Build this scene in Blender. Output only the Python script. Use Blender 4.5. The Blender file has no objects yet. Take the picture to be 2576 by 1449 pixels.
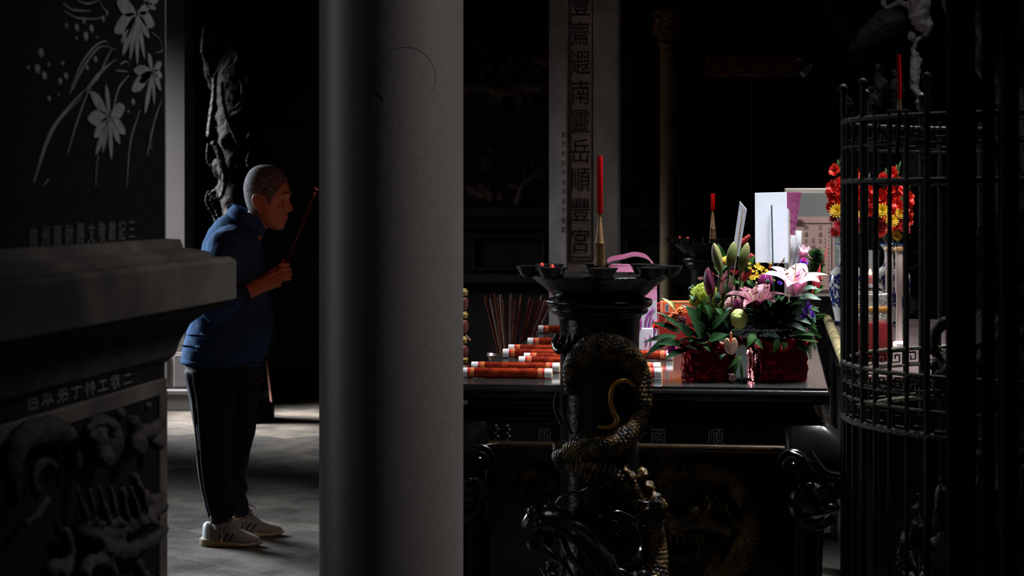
import bpy, bmesh, math, random
from math import sin, cos, pi, radians as R, sqrt, atan2
from mathutils import Vector as V, Matrix, Euler, noise

rnd = random.Random(11)
scene = bpy.context.scene
COL = scene.collection

# ------------------------------------------------------------------ camera
W, HT = 2576.0, 1449.0
F = 5000.0                    # focal length in pixels
AX = R(7.65)                  # the hall's long axis against the view axis
H = 1.47                      # eye height
HY = 500.0                    # horizon row
CX = 1288.0
cd = bpy.data.cameras.new('camera')
cam = bpy.data.objects.new('camera', cd)
COL.objects.link(cam)
cam.location = (0, 0, H)
cam.rotation_euler = (pi / 2, 0, AX)
cd.sensor_width = 36.0
cd.lens = 36.0 * F / W
cd.shift_y = -(HT / 2 - HY) / W
cd.clip_start = 0.05
cd.clip_end = 100
cd.dof.use_dof = True
cd.dof.focus_distance = 6.4
cd.dof.aperture_fstop = 7.0
scene.camera = cam

# ------------------------------------------------------------------ world, lights, exposure
wd = bpy.data.worlds.new('world')
scene.world = wd
wd.use_nodes = True
bg = wd.node_tree.nodes['Background']
bg.inputs[0].default_value = (0.75, 0.85, 1.0, 1)
bg.inputs[1].default_value = 0.02
vs = scene.view_settings
vs.view_transform = 'Standard'
vs.look = 'None'
vs.gamma = 1.0
vs.exposure = 0.0
vs.use_curve_mapping = False
try:
    scene.cycles.use_denoising = True
    scene.cycles.max_bounces = 6
    scene.cycles.sample_clamp_indirect = 3.0
except Exception:
    pass


def area(name, loc, to, sx, sy, power, col=(1, 1, 1), spread=180):
    l = bpy.data.lights.new(name, 'AREA')
    l.shape = 'RECTANGLE'
    l.size, l.size_y = sx, sy
    l.energy = power
    l.color = col
    l.spread = R(spread)
    o = bpy.data.objects.new(name, l)
    COL.objects.link(o)
    o.location = loc
    o.rotation_euler = (V(to) - V(loc)).to_track_quat('-Z', 'Y').to_euler()
    return o


def lamp(name, loc, power, col, size=0.03):
    l = bpy.data.lights.new(name, 'POINT')
    l.energy = power
    l.color = col
    l.shadow_soft_size = size
    o = bpy.data.objects.new(name, l)
    COL.objects.link(o)
    o.location = loc
    return o


# daylight of the court on the open side of the hall, through two openings of the side wall
area('courtyard_daylight', (-5.5, 10.1, 2.2), (-2.5, 8.25, 0.75), 1.8, 1.5, 60, (0.84, 0.92, 1.0), 42)
area('rear_court_daylight', (-5.6, 12.95, 2.3), (-3.1, 12.85, 0.0), 0.9, 1.6, 165, (0.95, 0.97, 1.0), 66)
area('added_side_light', (-5.2, 4.35, 1.9), (-1.05, 4.5, 1.6), 1.3, 3.2, 2.0, (0.98, 0.98, 1.0), 44)  # unseen light added to brighten the side of the near column
# daylight falling through the roof opening over the altar
area('roof_opening_daylight', (0.75, 6.0, 4.42), (0.6, 5.95, 1.0), 1.5, 1.1, 145, (0.93, 0.96, 1.0), 56)
area('added_rear_light', (0.75, 7.9, 4.42), (0.7, 7.9, 1.0), 1.1, 1.1, 52, (0.96, 0.97, 1.0), 68)  # unseen light added to brighten the vases, board and inscribed column
# weak unseen fill light added to brighten the near column and pier
area('added_front_light', (2.2, 4.25, 4.42), (-1.0, 4.15, 1.25), 0.8, 1.0, 7, (1.0, 0.96, 0.93), 42)
# unseen warm light added in front of the praying man to redden his face
lamp('added_face_light', (-1.50, 7.55, 1.32), 2.3, (1.0, 0.17, 0.03), 0.04)


# ------------------------------------------------------------------ pixel / world helpers
RT = V((cos(AX), sin(AX), 0))
FW = V((-sin(AX), cos(AX), 0))
UP = V((0, 0, 1))
EYE = V((0, 0, H))


def ray(px, py):
    return FW + RT * ((px - CX) / F) + UP * ((HY - py) / F)


def P(px, py, D):
    return EYE + ray(px, py) * D


def PX(px, py, x):
    r = ray(px, py)
    return EYE + r * (x / r.x)


def PY(px, py, y):
    r = ray(px, py)
    return EYE + r * (y / r.y)


def PZ(px, py, z):
    r = ray(px, py)
    return EYE + r * ((z - H) / r.z)


# ------------------------------------------------------------------ materials
def mat(name, col, rough=0.6, col2=None, nscale=8.0, bump=0.0, bscale=30.0, metal=0.0, spec=0.5, trans=0.0, emit=None,
        estr=0.0, detail=5.0, coat=0.0, stretch=(1, 1, 1), lo=0.35, hi=0.65, alpha=1.0, sub=0.0, ior=1.45):
    m = bpy.data.materials.new(name)
    m.use_nodes = True
    nt = m.node_tree
    b = nt.nodes['Principled BSDF']
    b.inputs['Roughness'].default_value = rough
    b.inputs['Metallic'].default_value = metal
    b.inputs['Specular IOR Level'].default_value = spec
    b.inputs['Transmission Weight'].default_value = trans
    b.inputs['Coat Weight'].default_value = coat
    b.inputs['Alpha'].default_value = alpha
    b.inputs['IOR'].default_value = ior
    if sub:
        b.inputs['Subsurface Weight'].default_value = sub
        b.inputs['Subsurface Radius'].default_value = (0.02, 0.008, 0.004)
    if emit:
        b.inputs['Emission Color'].default_value = (*emit, 1)
        b.inputs['Emission Strength'].default_value = estr
    c = (*col, 1)
    b.inputs['Base Color'].default_value = c
    tc = nt.nodes.new('ShaderNodeTexCoord')
    mp = nt.nodes.new('ShaderNodeMapping')
    mp.inputs['Scale'].default_value = stretch
    nt.links.new(tc.outputs['Object'], mp.inputs[0])
    if col2 is None and rough < 1:
        col2 = tuple(min(1, x * 0.82) for x in col)
    n = nt.nodes.new('ShaderNodeTexNoise')
    n.inputs['Scale'].default_value = nscale
    n.inputs['Detail'].default_value = detail
    nt.links.new(mp.outputs[0], n.inputs['Vector'])
    rp = nt.nodes.new('ShaderNodeValToRGB')
    rp.color_ramp.elements[0].position = lo
    rp.color_ramp.elements[1].position = hi
    rp.color_ramp.elements[0].color = c
    rp.color_ramp.elements[1].color = (*col2, 1)
    nt.links.new(n.outputs[0], rp.inputs[0])
    nt.links.new(rp.outputs[0], b.inputs['Base Color'])
    if bump:
        n2 = nt.nodes.new('ShaderNodeTexNoise')
        n2.inputs['Scale'].default_value = bscale
        n2.inputs['Detail'].default_value = 4
        nt.links.new(mp.outputs[0], n2.inputs['Vector'])
        bp = nt.nodes.new('ShaderNodeBump')
        bp.inputs['Strength'].default_value = bump
        bp.inputs['Distance'].default_value = 0.01
        nt.links.new(n2.outputs[0], bp.inputs['Height'])
        nt.links.new(bp.outputs[0], b.inputs['Normal'])
    return m


def translucent(m, w=0.4):
    """thin sheet (paper, petal): part of the light passes through."""
    nt = m.node_tree
    b = nt.nodes['Principled BSDF']
    out = nt.nodes['Material Output']
    t = nt.nodes.new('ShaderNodeBsdfTranslucent')
    t.inputs['Color'].default_value = b.inputs['Base Color'].default_value
    for l in nt.links:
        if l.to_socket == b.inputs['Base Color']:
            nt.links.new(l.from_socket, t.inputs['Color'])
            break
    mx = nt.nodes.new('ShaderNodeMixShader')
    mx.inputs[0].default_value = w
    nt.links.new(b.outputs[0], mx.inputs[1])
    nt.links.new(t.outputs[0], mx.inputs[2])
    nt.links.new(mx.outputs[0], out.inputs[0])
    return m


def bsdf(m):
    return m.node_tree.nodes['Principled BSDF']


M = {}
M['granite'] = mat('grey_granite', (0.150, 0.137, 0.132), 0.45, (0.098, 0.090, 0.087), 160.0, 0.05, 260, detail=5, lo=.25, hi=.75)
M['granite_face'] = mat('dull_granite', (0.34, 0.305, 0.275), 0.65, (0.20, 0.18, 0.163), 5.0, 0.2, 240, detail=9, spec=0.2)
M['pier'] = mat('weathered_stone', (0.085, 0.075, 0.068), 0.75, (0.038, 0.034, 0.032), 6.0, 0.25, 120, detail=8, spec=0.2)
M['black_slab'] = mat('black_polished_slab', (0.009, 0.0085, 0.009), 0.55, (0.0055, 0.0055, 0.0055), 30, 0.1, 200, spec=0.08)
M['engraved'] = mat('etched_stone', (0.21, 0.207, 0.215), 0.9, (0.14, 0.138, 0.144), 40, 0.1, 200, spec=0.1)
M['soot_red_ink'] = mat('dull_red_paint', (0.12, 0.012, 0.012), 0.8, spec=0.1)
M['etched_text'] = mat('etched_lettering', (0.10, 0.10, 0.105), 0.9, None, 60, spec=0.1)
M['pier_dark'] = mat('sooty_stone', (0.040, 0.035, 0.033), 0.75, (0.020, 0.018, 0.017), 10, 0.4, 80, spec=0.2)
M['soot'] = mat('sooted_carving', (0.012, 0.0105, 0.010), 0.6, (0.006, 0.0055, 0.005), 12, 0.7, 60, spec=0.2)
M['soot_red'] = mat('sooted_red_relief', (0.070, 0.042, 0.032), 0.6, (0.028, 0.021, 0.019), 14, 0.9, 60, spec=0.25)
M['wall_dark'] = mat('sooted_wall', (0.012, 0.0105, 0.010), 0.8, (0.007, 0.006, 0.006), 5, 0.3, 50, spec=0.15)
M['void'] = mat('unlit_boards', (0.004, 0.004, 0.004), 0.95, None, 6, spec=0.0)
M['gilt_dim'] = mat('smoked_gilding', (0.22, 0.09, 0.03), 0.5, (0.07, 0.028, 0.013), 40, 0.5, 70, metal=0.2)
M['pale_pillar'] = mat('ochre_stone', (0.26, 0.195, 0.13), 0.75, (0.17, 0.128, 0.086), 6, 0.2, 120, spec=0.2)
M['lacquer'] = mat('black_lacquer', (0.005, 0.0042, 0.0042), 0.2, (0.003, 0.0027, 0.0027), 8, 0.04, 40, spec=0.4)
M['lacquer_gold'] = mat('worn_gilt_moulding', (0.05, 0.026, 0.010), 0.28, (0.018, 0.010, 0.005), 10, 0.05, 60, metal=0.5)
M['inlay'] = mat('grey_inlay', (0.30, 0.29, 0.29), 0.35, (0.12, 0.11, 0.11), 90, 0.1, 80)
M['gold_dragon'] = mat('smoked_gold_leaf', (0.12, 0.065, 0.018), 0.42, (0.018, 0.010, 0.005), 18, 0.6, 90, metal=0.55, lo=0.4, hi=0.6)
M['glass_top'] = mat('dusty_glass', (0.018, 0.021, 0.020), 0.07, (0.024, 0.027, 0.025), 30, spec=1.0, ior=1.8)
M['offer_top'] = mat('pink_varnished_top', (0.038, 0.025, 0.023), 0.35, (0.024, 0.016, 0.015), 9, 0.05, 50)
M['rail'] = mat('worn_brass_rail', (0.24, 0.19, 0.10), 0.4, (0.10, 0.085, 0.03), 14, 0.2, 60, metal=0.3)
M['bronze'] = mat('dark_bronze', (0.006, 0.005, 0.0045), 0.24, (0.0035, 0.003, 0.003), 24, 0.15, 90, metal=0.0, spec=0.42)
M['bronze_gold'] = mat('rubbed_bronze', (0.10, 0.060, 0.022), 0.34, (0.008, 0.006, 0.0045), 34, 0.5, 140, metal=0.55, lo=0.42, hi=0.54)
M['brass'] = mat('tarnished_brass', (0.30, 0.17, 0.07), 0.42, (0.16, 0.085, 0.035), 30, 0.15, 90, metal=0.35)
M['red_wax'] = mat('red_wax', (0.62, 0.002, 0.006), 0.6, (0.56, 0.002, 0.005), 20, sub=0.25, spec=0.08)
M['wax_drip'] = mat('spilt_red_wax', (0.75, 0.05, 0.03), 0.5)
M['wick'] = mat('burnt_wick', (0.02, 0.015, 0.01), 0.9)
M['white_paper'] = mat('white_card', (0.82, 0.84, 0.89), 0.75, (0.79, 0.81, 0.87), 40, spec=0.2)
M['paper_core'] = mat('white_paper_roll', (0.62, 0.60, 0.61), 0.8, (0.50, 0.48, 0.49), 60, 0.2, 200, spec=0.2)
M['cream'] = mat('cream_paper_end', (0.66, 0.50, 0.24), 0.8, (0.42, 0.30, 0.12), 60, 0.3, 150)
M['red_print'] = mat('red_printed_wrap', (0.40, 0.014, 0.014), 0.42, (0.33, 0.010, 0.010), 40)
M['orange_foil'] = mat('orange_red_foil', (0.40, 0.040, 0.010), 0.26, (0.19, 0.012, 0.006), 60, 0.2, 90, metal=0.55, stretch=(0.6, 1, 1), lo=.42, hi=.58)
M['gold_print'] = mat('gold_printed_lines', (0.72, 0.30, 0.09), 0.35, (0.55, 0.20, 0.06), 90, metal=0.35)
M['incense'] = mat('dark_red_incense', (0.12, 0.022, 0.013), 0.8, (0.065, 0.012, 0.008), 60, 0.3, 150, spec=0.1)
M['incense_tan'] = mat('brown_incense', (0.17, 0.055, 0.024), 0.8, (0.10, 0.03, 0.015), 60, 0.3, 150, spec=0.1)
M['incense_grey'] = mat('ashy_incense', (0.19, 0.12, 0.10), 0.8, (0.12, 0.07, 0.06), 60, 0.3, 150)
M['ember'] = mat('glowing_ember', (0.5, 0.06, 0.02), 0.8, emit=(1.0, 0.12, 0.04), estr=0.28)
M['urn'] = mat('brown_glazed_urn', (0.14, 0.06, 0.025), 0.25, (0.06, 0.028, 0.014), 14, 0.15, 50)
M['pink'] = mat('pink_bag_paper', (0.62, 0.25, 0.40), 0.6, (0.55, 0.21, 0.35), 14, 0.1, 60)
M['magenta_print'] = mat('magenta_print', (0.33, 0.06, 0.28), 0.6)
M['bag_white'] = mat('white_bag_paper', (0.68, 0.66, 0.72), 0.6)
M['ink'] = mat('black_ink', (0.022, 0.020, 0.024), 0.8, spec=0.1)
M['orange_box'] = mat('orange_carton', (0.80, 0.13, 0.018), 0.5, (0.70, 0.10, 0.016), 20)
M['red_box'] = mat('red_carton', (0.27, 0.010, 0.008), 0.5, (0.21, 0.008, 0.007), 30, spec=0.25)
M['porcelain'] = None
M['iron'] = mat('black_iron', (0.0045, 0.0043, 0.0043), 0.65, (0.009, 0.0075, 0.006), 26, 0.15, 120, spec=0.10)
M['iron_olive'] = mat('rusty_iron', (0.050, 0.046, 0.031), 0.7, (0.025, 0.021, 0.014), 30, 0.5, 120, spec=0.15)
M['dragon_stone'] = mat('dark_carved_stone', (0.036, 0.034, 0.033), 0.65, (0.014, 0.013, 0.013), 16, 1.0, 60, spec=0.2)
M['black_stone'] = mat('blackened_stone', (0.008, 0.0075, 0.0075), 0.75, (0.004, 0.0037, 0.0037), 16, 0.8, 60, spec=0.12)
M['cage_stone'] = mat('dull_carved_stone', (0.020, 0.019, 0.019), 0.7, (0.009, 0.0085, 0.0085), 16, 0.9, 60, spec=0.12)
M['pale_stone'] = mat('pale_carved_stone', (0.34, 0.33, 0.35), 0.75, (0.20, 0.19, 0.20), 12, 0.4, 70, spec=0.2)
M['skin'] = mat('skin', (0.42, 0.205, 0.125), 0.55, (0.36, 0.16, 0.09), 30, 0.12, 220, sub=0.08)
M['hair'] = mat('greying_hair', (0.30, 0.29, 0.29), 0.8, (0.035, 0.03, 0.028), 180, 1.0, 320, stretch=(1, 1, 0.45), detail=3, spec=0.2)
M['eye'] = mat('dark_eye', (0.015, 0.01, 0.008), 0.15)
M['lip'] = mat('lips', (0.36, 0.13, 0.10), 0.5)
M['fleece'] = mat('blue_fleece', (0.030, 0.088, 0.21), 0.95, (0.024, 0.072, 0.17), 60, 0.5, 300, spec=0.1)
M['navy'] = mat('navy_fleece', (0.020, 0.045, 0.10), 0.95, None, 60, 0.4, 300, spec=0.1)
M['trousers'] = mat('black_tracksuit_cloth', (0.017, 0.017, 0.026), 0.85, (0.012, 0.012, 0.019), 30, 0.3, 120, spec=0.2)
M['stripe_cloth'] = mat('grey_side_stripe', (0.045, 0.042, 0.056), 0.9, spec=0.1)
M['shoe_knit'] = mat('grey_knit', (0.32, 0.285, 0.255), 0.9, (0.21, 0.185, 0.165), 240, 0.5, 330, spec=0.1)
M['shoe_white'] = mat('white_heel_cup', (0.76, 0.79, 0.82), 0.5)
M['sole'] = mat('cream_foam_sole', (0.50, 0.40, 0.26), 0.7, (0.30, 0.23, 0.14), 60, 0.5, 150, stretch=(4, 1, 0.4))
M['shoe_black'] = mat('black_stripe', (0.02, 0.021, 0.03), 0.6)
M['lace'] = mat('grey_lace', (0.26, 0.25, 0.26), 0.8)
M['aglet'] = mat('orange_lace_tip', (0.62, 0.27, 0.04), 0.5)
M['zip'] = mat('white_zip_pull', (0.75, 0.76, 0.8), 0.3)
# plants
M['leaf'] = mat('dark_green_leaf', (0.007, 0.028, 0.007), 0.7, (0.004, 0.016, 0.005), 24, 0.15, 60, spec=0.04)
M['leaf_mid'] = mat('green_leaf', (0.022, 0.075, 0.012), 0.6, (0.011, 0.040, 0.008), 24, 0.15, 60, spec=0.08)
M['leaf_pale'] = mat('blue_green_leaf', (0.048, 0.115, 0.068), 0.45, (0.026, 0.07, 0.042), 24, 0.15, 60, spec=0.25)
M['leaf_yellow'] = mat('yellow_green_leaf', (0.42, 0.44, 0.16), 0.5, (0.22, 0.28, 0.07), 24)
M['leaf_red'] = mat('dark_red_leaf', (0.24, 0.012, 0.016), 0.4)
M['stem'] = mat('green_stem', (0.05, 0.13, 0.035), 0.5)
M['stick_green'] = mat('dark_green_wire', (0.010, 0.042, 0.032), 0.5)
M['stick_wood'] = mat('pale_wood_stick', (0.48, 0.36, 0.23), 0.7, (0.40, 0.29, 0.17), 30, stretch=(1, 1, 0.2))
M['bud_green'] = mat('green_lily_bud', (0.115, 0.17, 0.035), 0.55, (0.15, 0.10, 0.055), 16, stretch=(1, 1, 0.3), spec=0.25)
M['bud_purple'] = mat('purple_lily_bud', (0.14, 0.020, 0.062), 0.55, (0.09, 0.012, 0.040), 16, stretch=(1, 1, 0.3), spec=0.25)
M['mum_green'] = mat('lime_pompon', (0.38, 0.44, 0.07), 0.7, (0.28, 0.35, 0.04), 40)
M['lime'] = mat('pale_lime_bloom', (0.46, 0.54, 0.17), 0.7, (0.36, 0.46, 0.11), 60, 0.4, 160)
M['mum_pink'] = mat('pale_pink_pompon', (0.74, 0.55, 0.49), 0.7, (0.56, 0.30, 0.33), 30)
M['magenta'] = mat('magenta_petals', (0.60, 0.06, 0.44), 0.6, (0.45, 0.04, 0.32), 40)
M['orange_bloom'] = mat('orange_petals', (0.82, 0.22, 0.045), 0.6, (0.74, 0.30, 0.12), 40)
M['red_bloom'] = mat('scarlet_petals', (0.80, 0.035, 0.012), 0.5, (0.68, 0.022, 0.014), 24)
M['deep_red'] = mat('deep_red_petals', (0.40, 0.010, 0.014), 0.55, (0.28, 0.008, 0.012), 30)
M['yellow'] = mat('yellow_petals', (0.80, 0.60, 0.03), 0.6, (0.70, 0.44, 0.02), 40)
M['purple'] = mat('violet_petals', (0.13, 0.035, 0.42), 0.5, (0.10, 0.025, 0.30), 30)
M['dusty_pink'] = mat('dusty_pink_petals', (0.26, 0.12, 0.125), 0.6)
M['anthurium'] = mat('beige_veined_spathe', (0.56, 0.36, 0.25), 0.5, (0.42, 0.22, 0.14), 30)
M['stamen'] = mat('brown_anther', (0.07, 0.012, 0.010), 0.6)
M['filament'] = mat('pale_green_filament', (0.50, 0.50, 0.20), 0.5)
M['red_foil'] = mat('red_cellophane', (0.24, 0.002, 0.008), 0.09, (0.12, 0.001, 0.010), 14, 0.7, 24, metal=0.85, spec=0.8)
M['magenta_foil'] = mat('magenta_foil', (0.52, 0.02, 0.20), 0.15, (0.40, 0.01, 0.24), 20, 0.8, 40, metal=0.6)
M['silver_foil'] = mat('silver_foil', (0.55, 0.52, 0.47), 0.22, (0.42, 0.39, 0.34), 20, 1.0, 60, metal=0.85)
M['silver'] = mat('polished_silver', (0.62, 0.60, 0.56), 0.15, metal=0.95)
M['gold_band'] = mat('gold_band', (0.42, 0.20, 0.05), 0.35, metal=0.6)
M['clear'] = mat('clear_glass', (0.9, 0.9, 0.9), 0.05, trans=0.92, ior=1.2)
M['flame'] = mat('candle_flame', (1, 0.6, 0.2), 0.9, emit=(1.0, 0.60, 0.20), estr=9.0)
M['tub_red'] = mat('dark_red_tub', (0.13, 0.003, 0.004), 0.45, (0.09, 0.002, 0.003), 20)
M['cellophane'] = mat('clear_wrap', (0.75, 0.75, 0.78), 0.12, trans=0.85, ior=1.15)
M['pink_wax'] = mat('pinkish_candle', (0.42, 0.32, 0.29), 0.5)
M['board_frame'] = mat('grey_board_frame', (0.58, 0.555, 0.49), 0.6)
M['board_cloth'] = mat('grey_green_brocade', (0.25, 0.27, 0.245), 0.85, (0.20, 0.22, 0.20), 140, 0.1, 300)
M['pink_sheet'] = mat('faded_pink_sheet', (0.56, 0.365, 0.32), 0.8, (0.50, 0.32, 0.28), 12)
M['faded_ink'] = mat('faded_ink', (0.085, 0.072, 0.064), 0.85, spec=0.1)
M['banner'] = mat('pink_ribbon_strip', (0.68, 0.28, 0.50), 0.7, (0.62, 0.24, 0.45), 20, 0.1, 60)
M['white_plastic'] = mat('white_plastic', (0.55, 0.56, 0.56), 0.4)
M['yellow_ornament'] = mat('yellow_lacquer', (0.24, 0.16, 0.01), 0.5)
M['red_ornament'] = mat('dark_red_lacquer', (0.085, 0.010, 0.006), 0.5)
M['wood_red'] = mat('reddish_wood', (0.16, 0.05, 0.022), 0.6, (0.10, 0.03, 0.014), 20, stretch=(1, 1, 0.2))


def lily_material(name, edge, mid, deep):
    """petal colour runs from a dark midrib to a pale margin: v of the petal grid is stored as a mesh attribute."""
    m = mat(name, mid, 0.5, spec=0.3)
    nt = m.node_tree
    b = bsdf(m)
    at = nt.nodes.new('ShaderNodeAttribute')
    at.attribute_name = 'rib'
    rp = nt.nodes.new('ShaderNodeValToRGB')
    rp.color_ramp.elements[0].position = 0.02
    rp.color_ramp.elements[0].color = (*deep, 1)
    rp.color_ramp.elements[1].position = 0.95
    rp.color_ramp.elements[1].color = (*edge, 1)
    e = rp.color_ramp.elements.new(0.38)
    e.color = (*mid, 1)
    nt.links.new(at.outputs['Fac'], rp.inputs[0])
    nt.links.new(rp.outputs[0], b.inputs['Base Color'])
    return m


M['lily'] = lily_material('pink_lily_petal', (0.85, 0.70, 0.76), (0.70, 0.33, 0.50), (0.46, 0.04, 0.17))
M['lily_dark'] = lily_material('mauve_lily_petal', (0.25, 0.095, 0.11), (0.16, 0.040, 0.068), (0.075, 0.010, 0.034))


def porcelain():
    m = mat('blue_and_white_porcelain', (0.62, 0.64, 0.62), 0.12, spec=0.6)
    nt = m.node_tree
    b = bsdf(m)
    L = nt.links.new
    tc = nt.nodes.new('ShaderNodeTexCoord')
    sp = nt.nodes.new('ShaderNodeSeparateXYZ')
    L(tc.outputs['Object'], sp.inputs[0])

    def math_(op, a, bb, c=None):
        n = nt.nodes.new('ShaderNodeMath')
        n.operation = op
        for i, x in enumerate((a, bb)):
            if x is None:
                continue
            if isinstance(x, (int, float)):
                n.inputs[i].default_value = x
            else:
                L(x, n.inputs[i])
        return n.outputs[0]
    n1 = nt.nodes.new('ShaderNodeTexNoise')
    n1.inputs['Scale'].default_value = 64
    n1.inputs['Detail'].default_value = 7
    mp = nt.nodes.new('ShaderNodeMapping')
    mp.inputs['Scale'].default_value = (1, 1, 0.8)
    L(tc.outputs['Object'], mp.inputs[0])
    L(mp.outputs[0], n1.inputs[0])
    n2 = nt.nodes.new('ShaderNodeTexNoise')
    n2.inputs['Scale'].default_value = 11
    n2.inputs['Detail'].default_value = 2
    L(tc.outputs['Object'], n2.inputs[0])
    z = sp.outputs[2]
    # painted hills: height of the ridge wanders, washed with fine strokes
    ridge = math_('ADD', math_('MULTIPLY', n2.outputs[0], 0.24), 0.085)
    below = math_('LESS_THAN', z, ridge)
    above = math_('GREATER_THAN', z, 0.075)
    strokes = math_('GREATER_THAN', n1.outputs[0], 0.455)
    hill = math_('MULTIPLY', math_('MULTIPLY', below, above), strokes)
    # bands
    foot = math_('MULTIPLY', math_('LESS_THAN', z, 0.018), math_('GREATER_THAN', z, 0.006))
    lip = math_('GREATER_THAN', z, 0.331)
    ang = math_('ARCTAN2', sp.outputs[0], sp.outputs[1])
    tooth = math_('SINE', math_('MULTIPLY', ang, 14.0), None)
    collar = math_('MULTIPLY', math_('LESS_THAN', math_('ABSOLUTE', math_('SUBTRACT', z, 0.249), None), 0.009), math_('GREATER_THAN', tooth, -0.35))
    drop = math_('MULTIPLY', math_('GREATER_THAN', tooth, math_('MULTIPLY', math_('SUBTRACT', 0.315, z), 45.0)),
                 math_('MULTIPLY', math_('LESS_THAN', z, 0.312), math_('GREATER_THAN', z, 0.288)))
    s = math_('ADD', math_('ADD', hill, foot), math_('ADD', lip, math_('ADD', collar, drop)))
    s = math_('MINIMUM', s, 1.0)
    mx = nt.nodes.new('ShaderNodeMix')
    mx.data_type = 'RGBA'
    mx.inputs[6].default_value = (0.78, 0.80, 0.77, 1)
    mx.inputs[7].default_value = (0.018, 0.035, 0.16, 1)
    L(s, mx.inputs[0])
    L(mx.outputs[2], b.inputs['Base Color'])
    return m


M['porcelain'] = porcelain()


for k_, w_ in (('white_paper', .5), ('lily', .35), ('lily_dark', .3), ('pink', .35), ('banner', .35), ('red_bloom', .3), ('bag_white', .3), ('leaf_mid', .2), ('yellow', .25), ('orange_bloom', .25), ('purple', .25), ('magenta', .25), ('dusty_pink', .3)):
    translucent(M[k_], w_)


# ------------------------------------------------------------------ mesh builder
class MB:
    def __init__(s):
        s.v, s.f, s.rib = [], [], {}

    def add(s, vs_, fs_):
        b = len(s.v)
        s.v += [tuple(x) for x in vs_]
        s.f += [tuple(i + b for i in f) for f in fs_]
        return b

    def box(s, c, d, rot=None, taper=1.0):
        x, y, z = d[0] / 2, d[1] / 2, d[2] / 2
        p = [V((sx * x * (taper if sz > 0 else 1), sy * y * (taper if sz > 0 else 1), sz * z)) for sz in (-1, 1) for sy in (-1, 1) for sx in (-1, 1)]
        if rot is not None:
            p = [rot @ q for q in p]
        c = V(c)
        s.add([c + q for q in p], [(0, 2, 3, 1), (4, 5, 7, 6), (0, 1, 5, 4), (2, 6, 7, 3), (0, 4, 6, 2), (1, 3, 7, 5)])

    def span(s, a, b):
        a, b = V(a), V(b)
        s.box((a + b) / 2, (abs(b.x - a.x), abs(b.y - a.y), abs(b.z - a.z)))

    def grid(s, fn, nu, nv, cu=False, rib=None):
        b = len(s.v)
        for i in range(nu):
            for j in range(nv):
                u = i / (nu if cu else nu - 1)
                w = j / (nv - 1)
                if rib:
                    s.rib[len(s.v)] = rib(u, w)
                s.v.append(tuple(fn(u, w)))
        for i in range(nu if cu else nu - 1):
            for j in range(nv - 1):
                i2 = (i + 1) % nu
                s.f.append((b + i * nv + j, b + i2 * nv + j, b + i2 * nv + j + 1, b + i * nv + j + 1))
        return b

    def loft(s, rings, cap=True):
        """rings: lists of equal numbers of points; consecutive rings are bridged."""
        n = len(rings[0])
        b = len(s.v)
        for r in rings:
            s.v += [tuple(p) for p in r]
        for k in range(len(rings) - 1):
            for i in range(n):
                j = (i + 1) % n
                s.f.append((b + k * n + i, b + k * n + j, b + (k + 1) * n + j, b + (k + 1) * n + i))
        if cap:
            s.f.append(tuple(b + i for i in reversed(range(n))))
            e = b + (len(rings) - 1) * n
            s.f.append(tuple(e + i for i in range(n)))

    def tube(s, pts, r, n=8, cap=True, flat=1.0, closed=False):
        pts = [V(p) for p in pts]
        rs = r if isinstance(r, (list, tuple)) else [r] * len(pts)
        up = None
        rings = []
        N = len(pts)
        for i, p in enumerate(pts):
            if closed:
                t = pts[(i + 1) % N] - pts[i - 1]
            else:
                t = pts[min(i + 1, N - 1)] - pts[max(i - 1, 0)]
            if t.length < 1e-9:
                t = V((0, 0, 1))
            t.normalize()
            if up is None:
                up = V((0, 0, 1)) if abs(t.z) < 0.9 else V((1, 0, 0))
            a = up - t * up.dot(t)
            if a.length < 1e-6:
                a = t.orthogonal()
            a.normalize()
            up = a
            b = t.cross(a)
            rings.append([p + (a * cos(2 * pi * k / n) * flat + b * sin(2 * pi * k / n)) * rs[i] for k in range(n)])
        if closed:
            rings.append(rings[0])
            s.loft(rings, False)
        else:
            s.loft(rings, cap)

    def lathe(s, prof, c=(0, 0, 0), n=32, sx=1.0, sy=1.0):
        c = V(c)
        rings = [[c + V((r * cos(2 * pi * k / n) * sx, r * sin(2 * pi * k / n) * sy, z)) for k in range(n)] for r, z in prof]
        s.loft(rings, True)

    def ball(s, c, r, n=12, rot=None):
        if not isinstance(r, (tuple, list)):
            r = (r, r, r)
        c = V(c)
        m = max(5, n // 2 + 1)
        rings = []
        for j in range(1, m):
            a = pi * j / m
            ring = []
            for k in range(n):
                p = V((r[0] * sin(a) * cos(2 * pi * k / n), r[1] * sin(a) * sin(2 * pi * k / n), -r[2] * cos(a)))
                ring.append(c + (rot @ p if rot is not None else p))
            rings.append(ring)
        b = len(s.v)
        s.loft(rings, False)
        t0, t1 = V((0, 0, -r[2])), V((0, 0, r[2]))
        if rot is not None:
            t0, t1 = rot @ t0, rot @ t1
        i0 = len(s.v)
        s.v += [tuple(c + t0), tuple(c + t1)]
        e = b + (len(rings) - 1) * n
        for k in range(n):
            j = (k + 1) % n
            s.f.append((i0, b + j, b + k))
            s.f.append((i0 + 1, e + k, e + j))

    def prism(s, poly, o, ux, uy, h):
        """flat outline poly in the plane (o, ux, uy) given thickness h along its normal."""
        o, ux, uy = V(o), V(ux), V(uy)
        nn = ux.cross(uy).normalized() * h
        a = [o + ux * x + uy * y for x, y in poly]
        s.loft([a, [p + nn for p in a]], True)

    def merge(s, other, mtx=None):
        b = s.add([mtx @ V(p) for p in other.v] if mtx is not None else other.v, other.f)
        for k, x in other.rib.items():
            s.rib[k + b] = x

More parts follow.
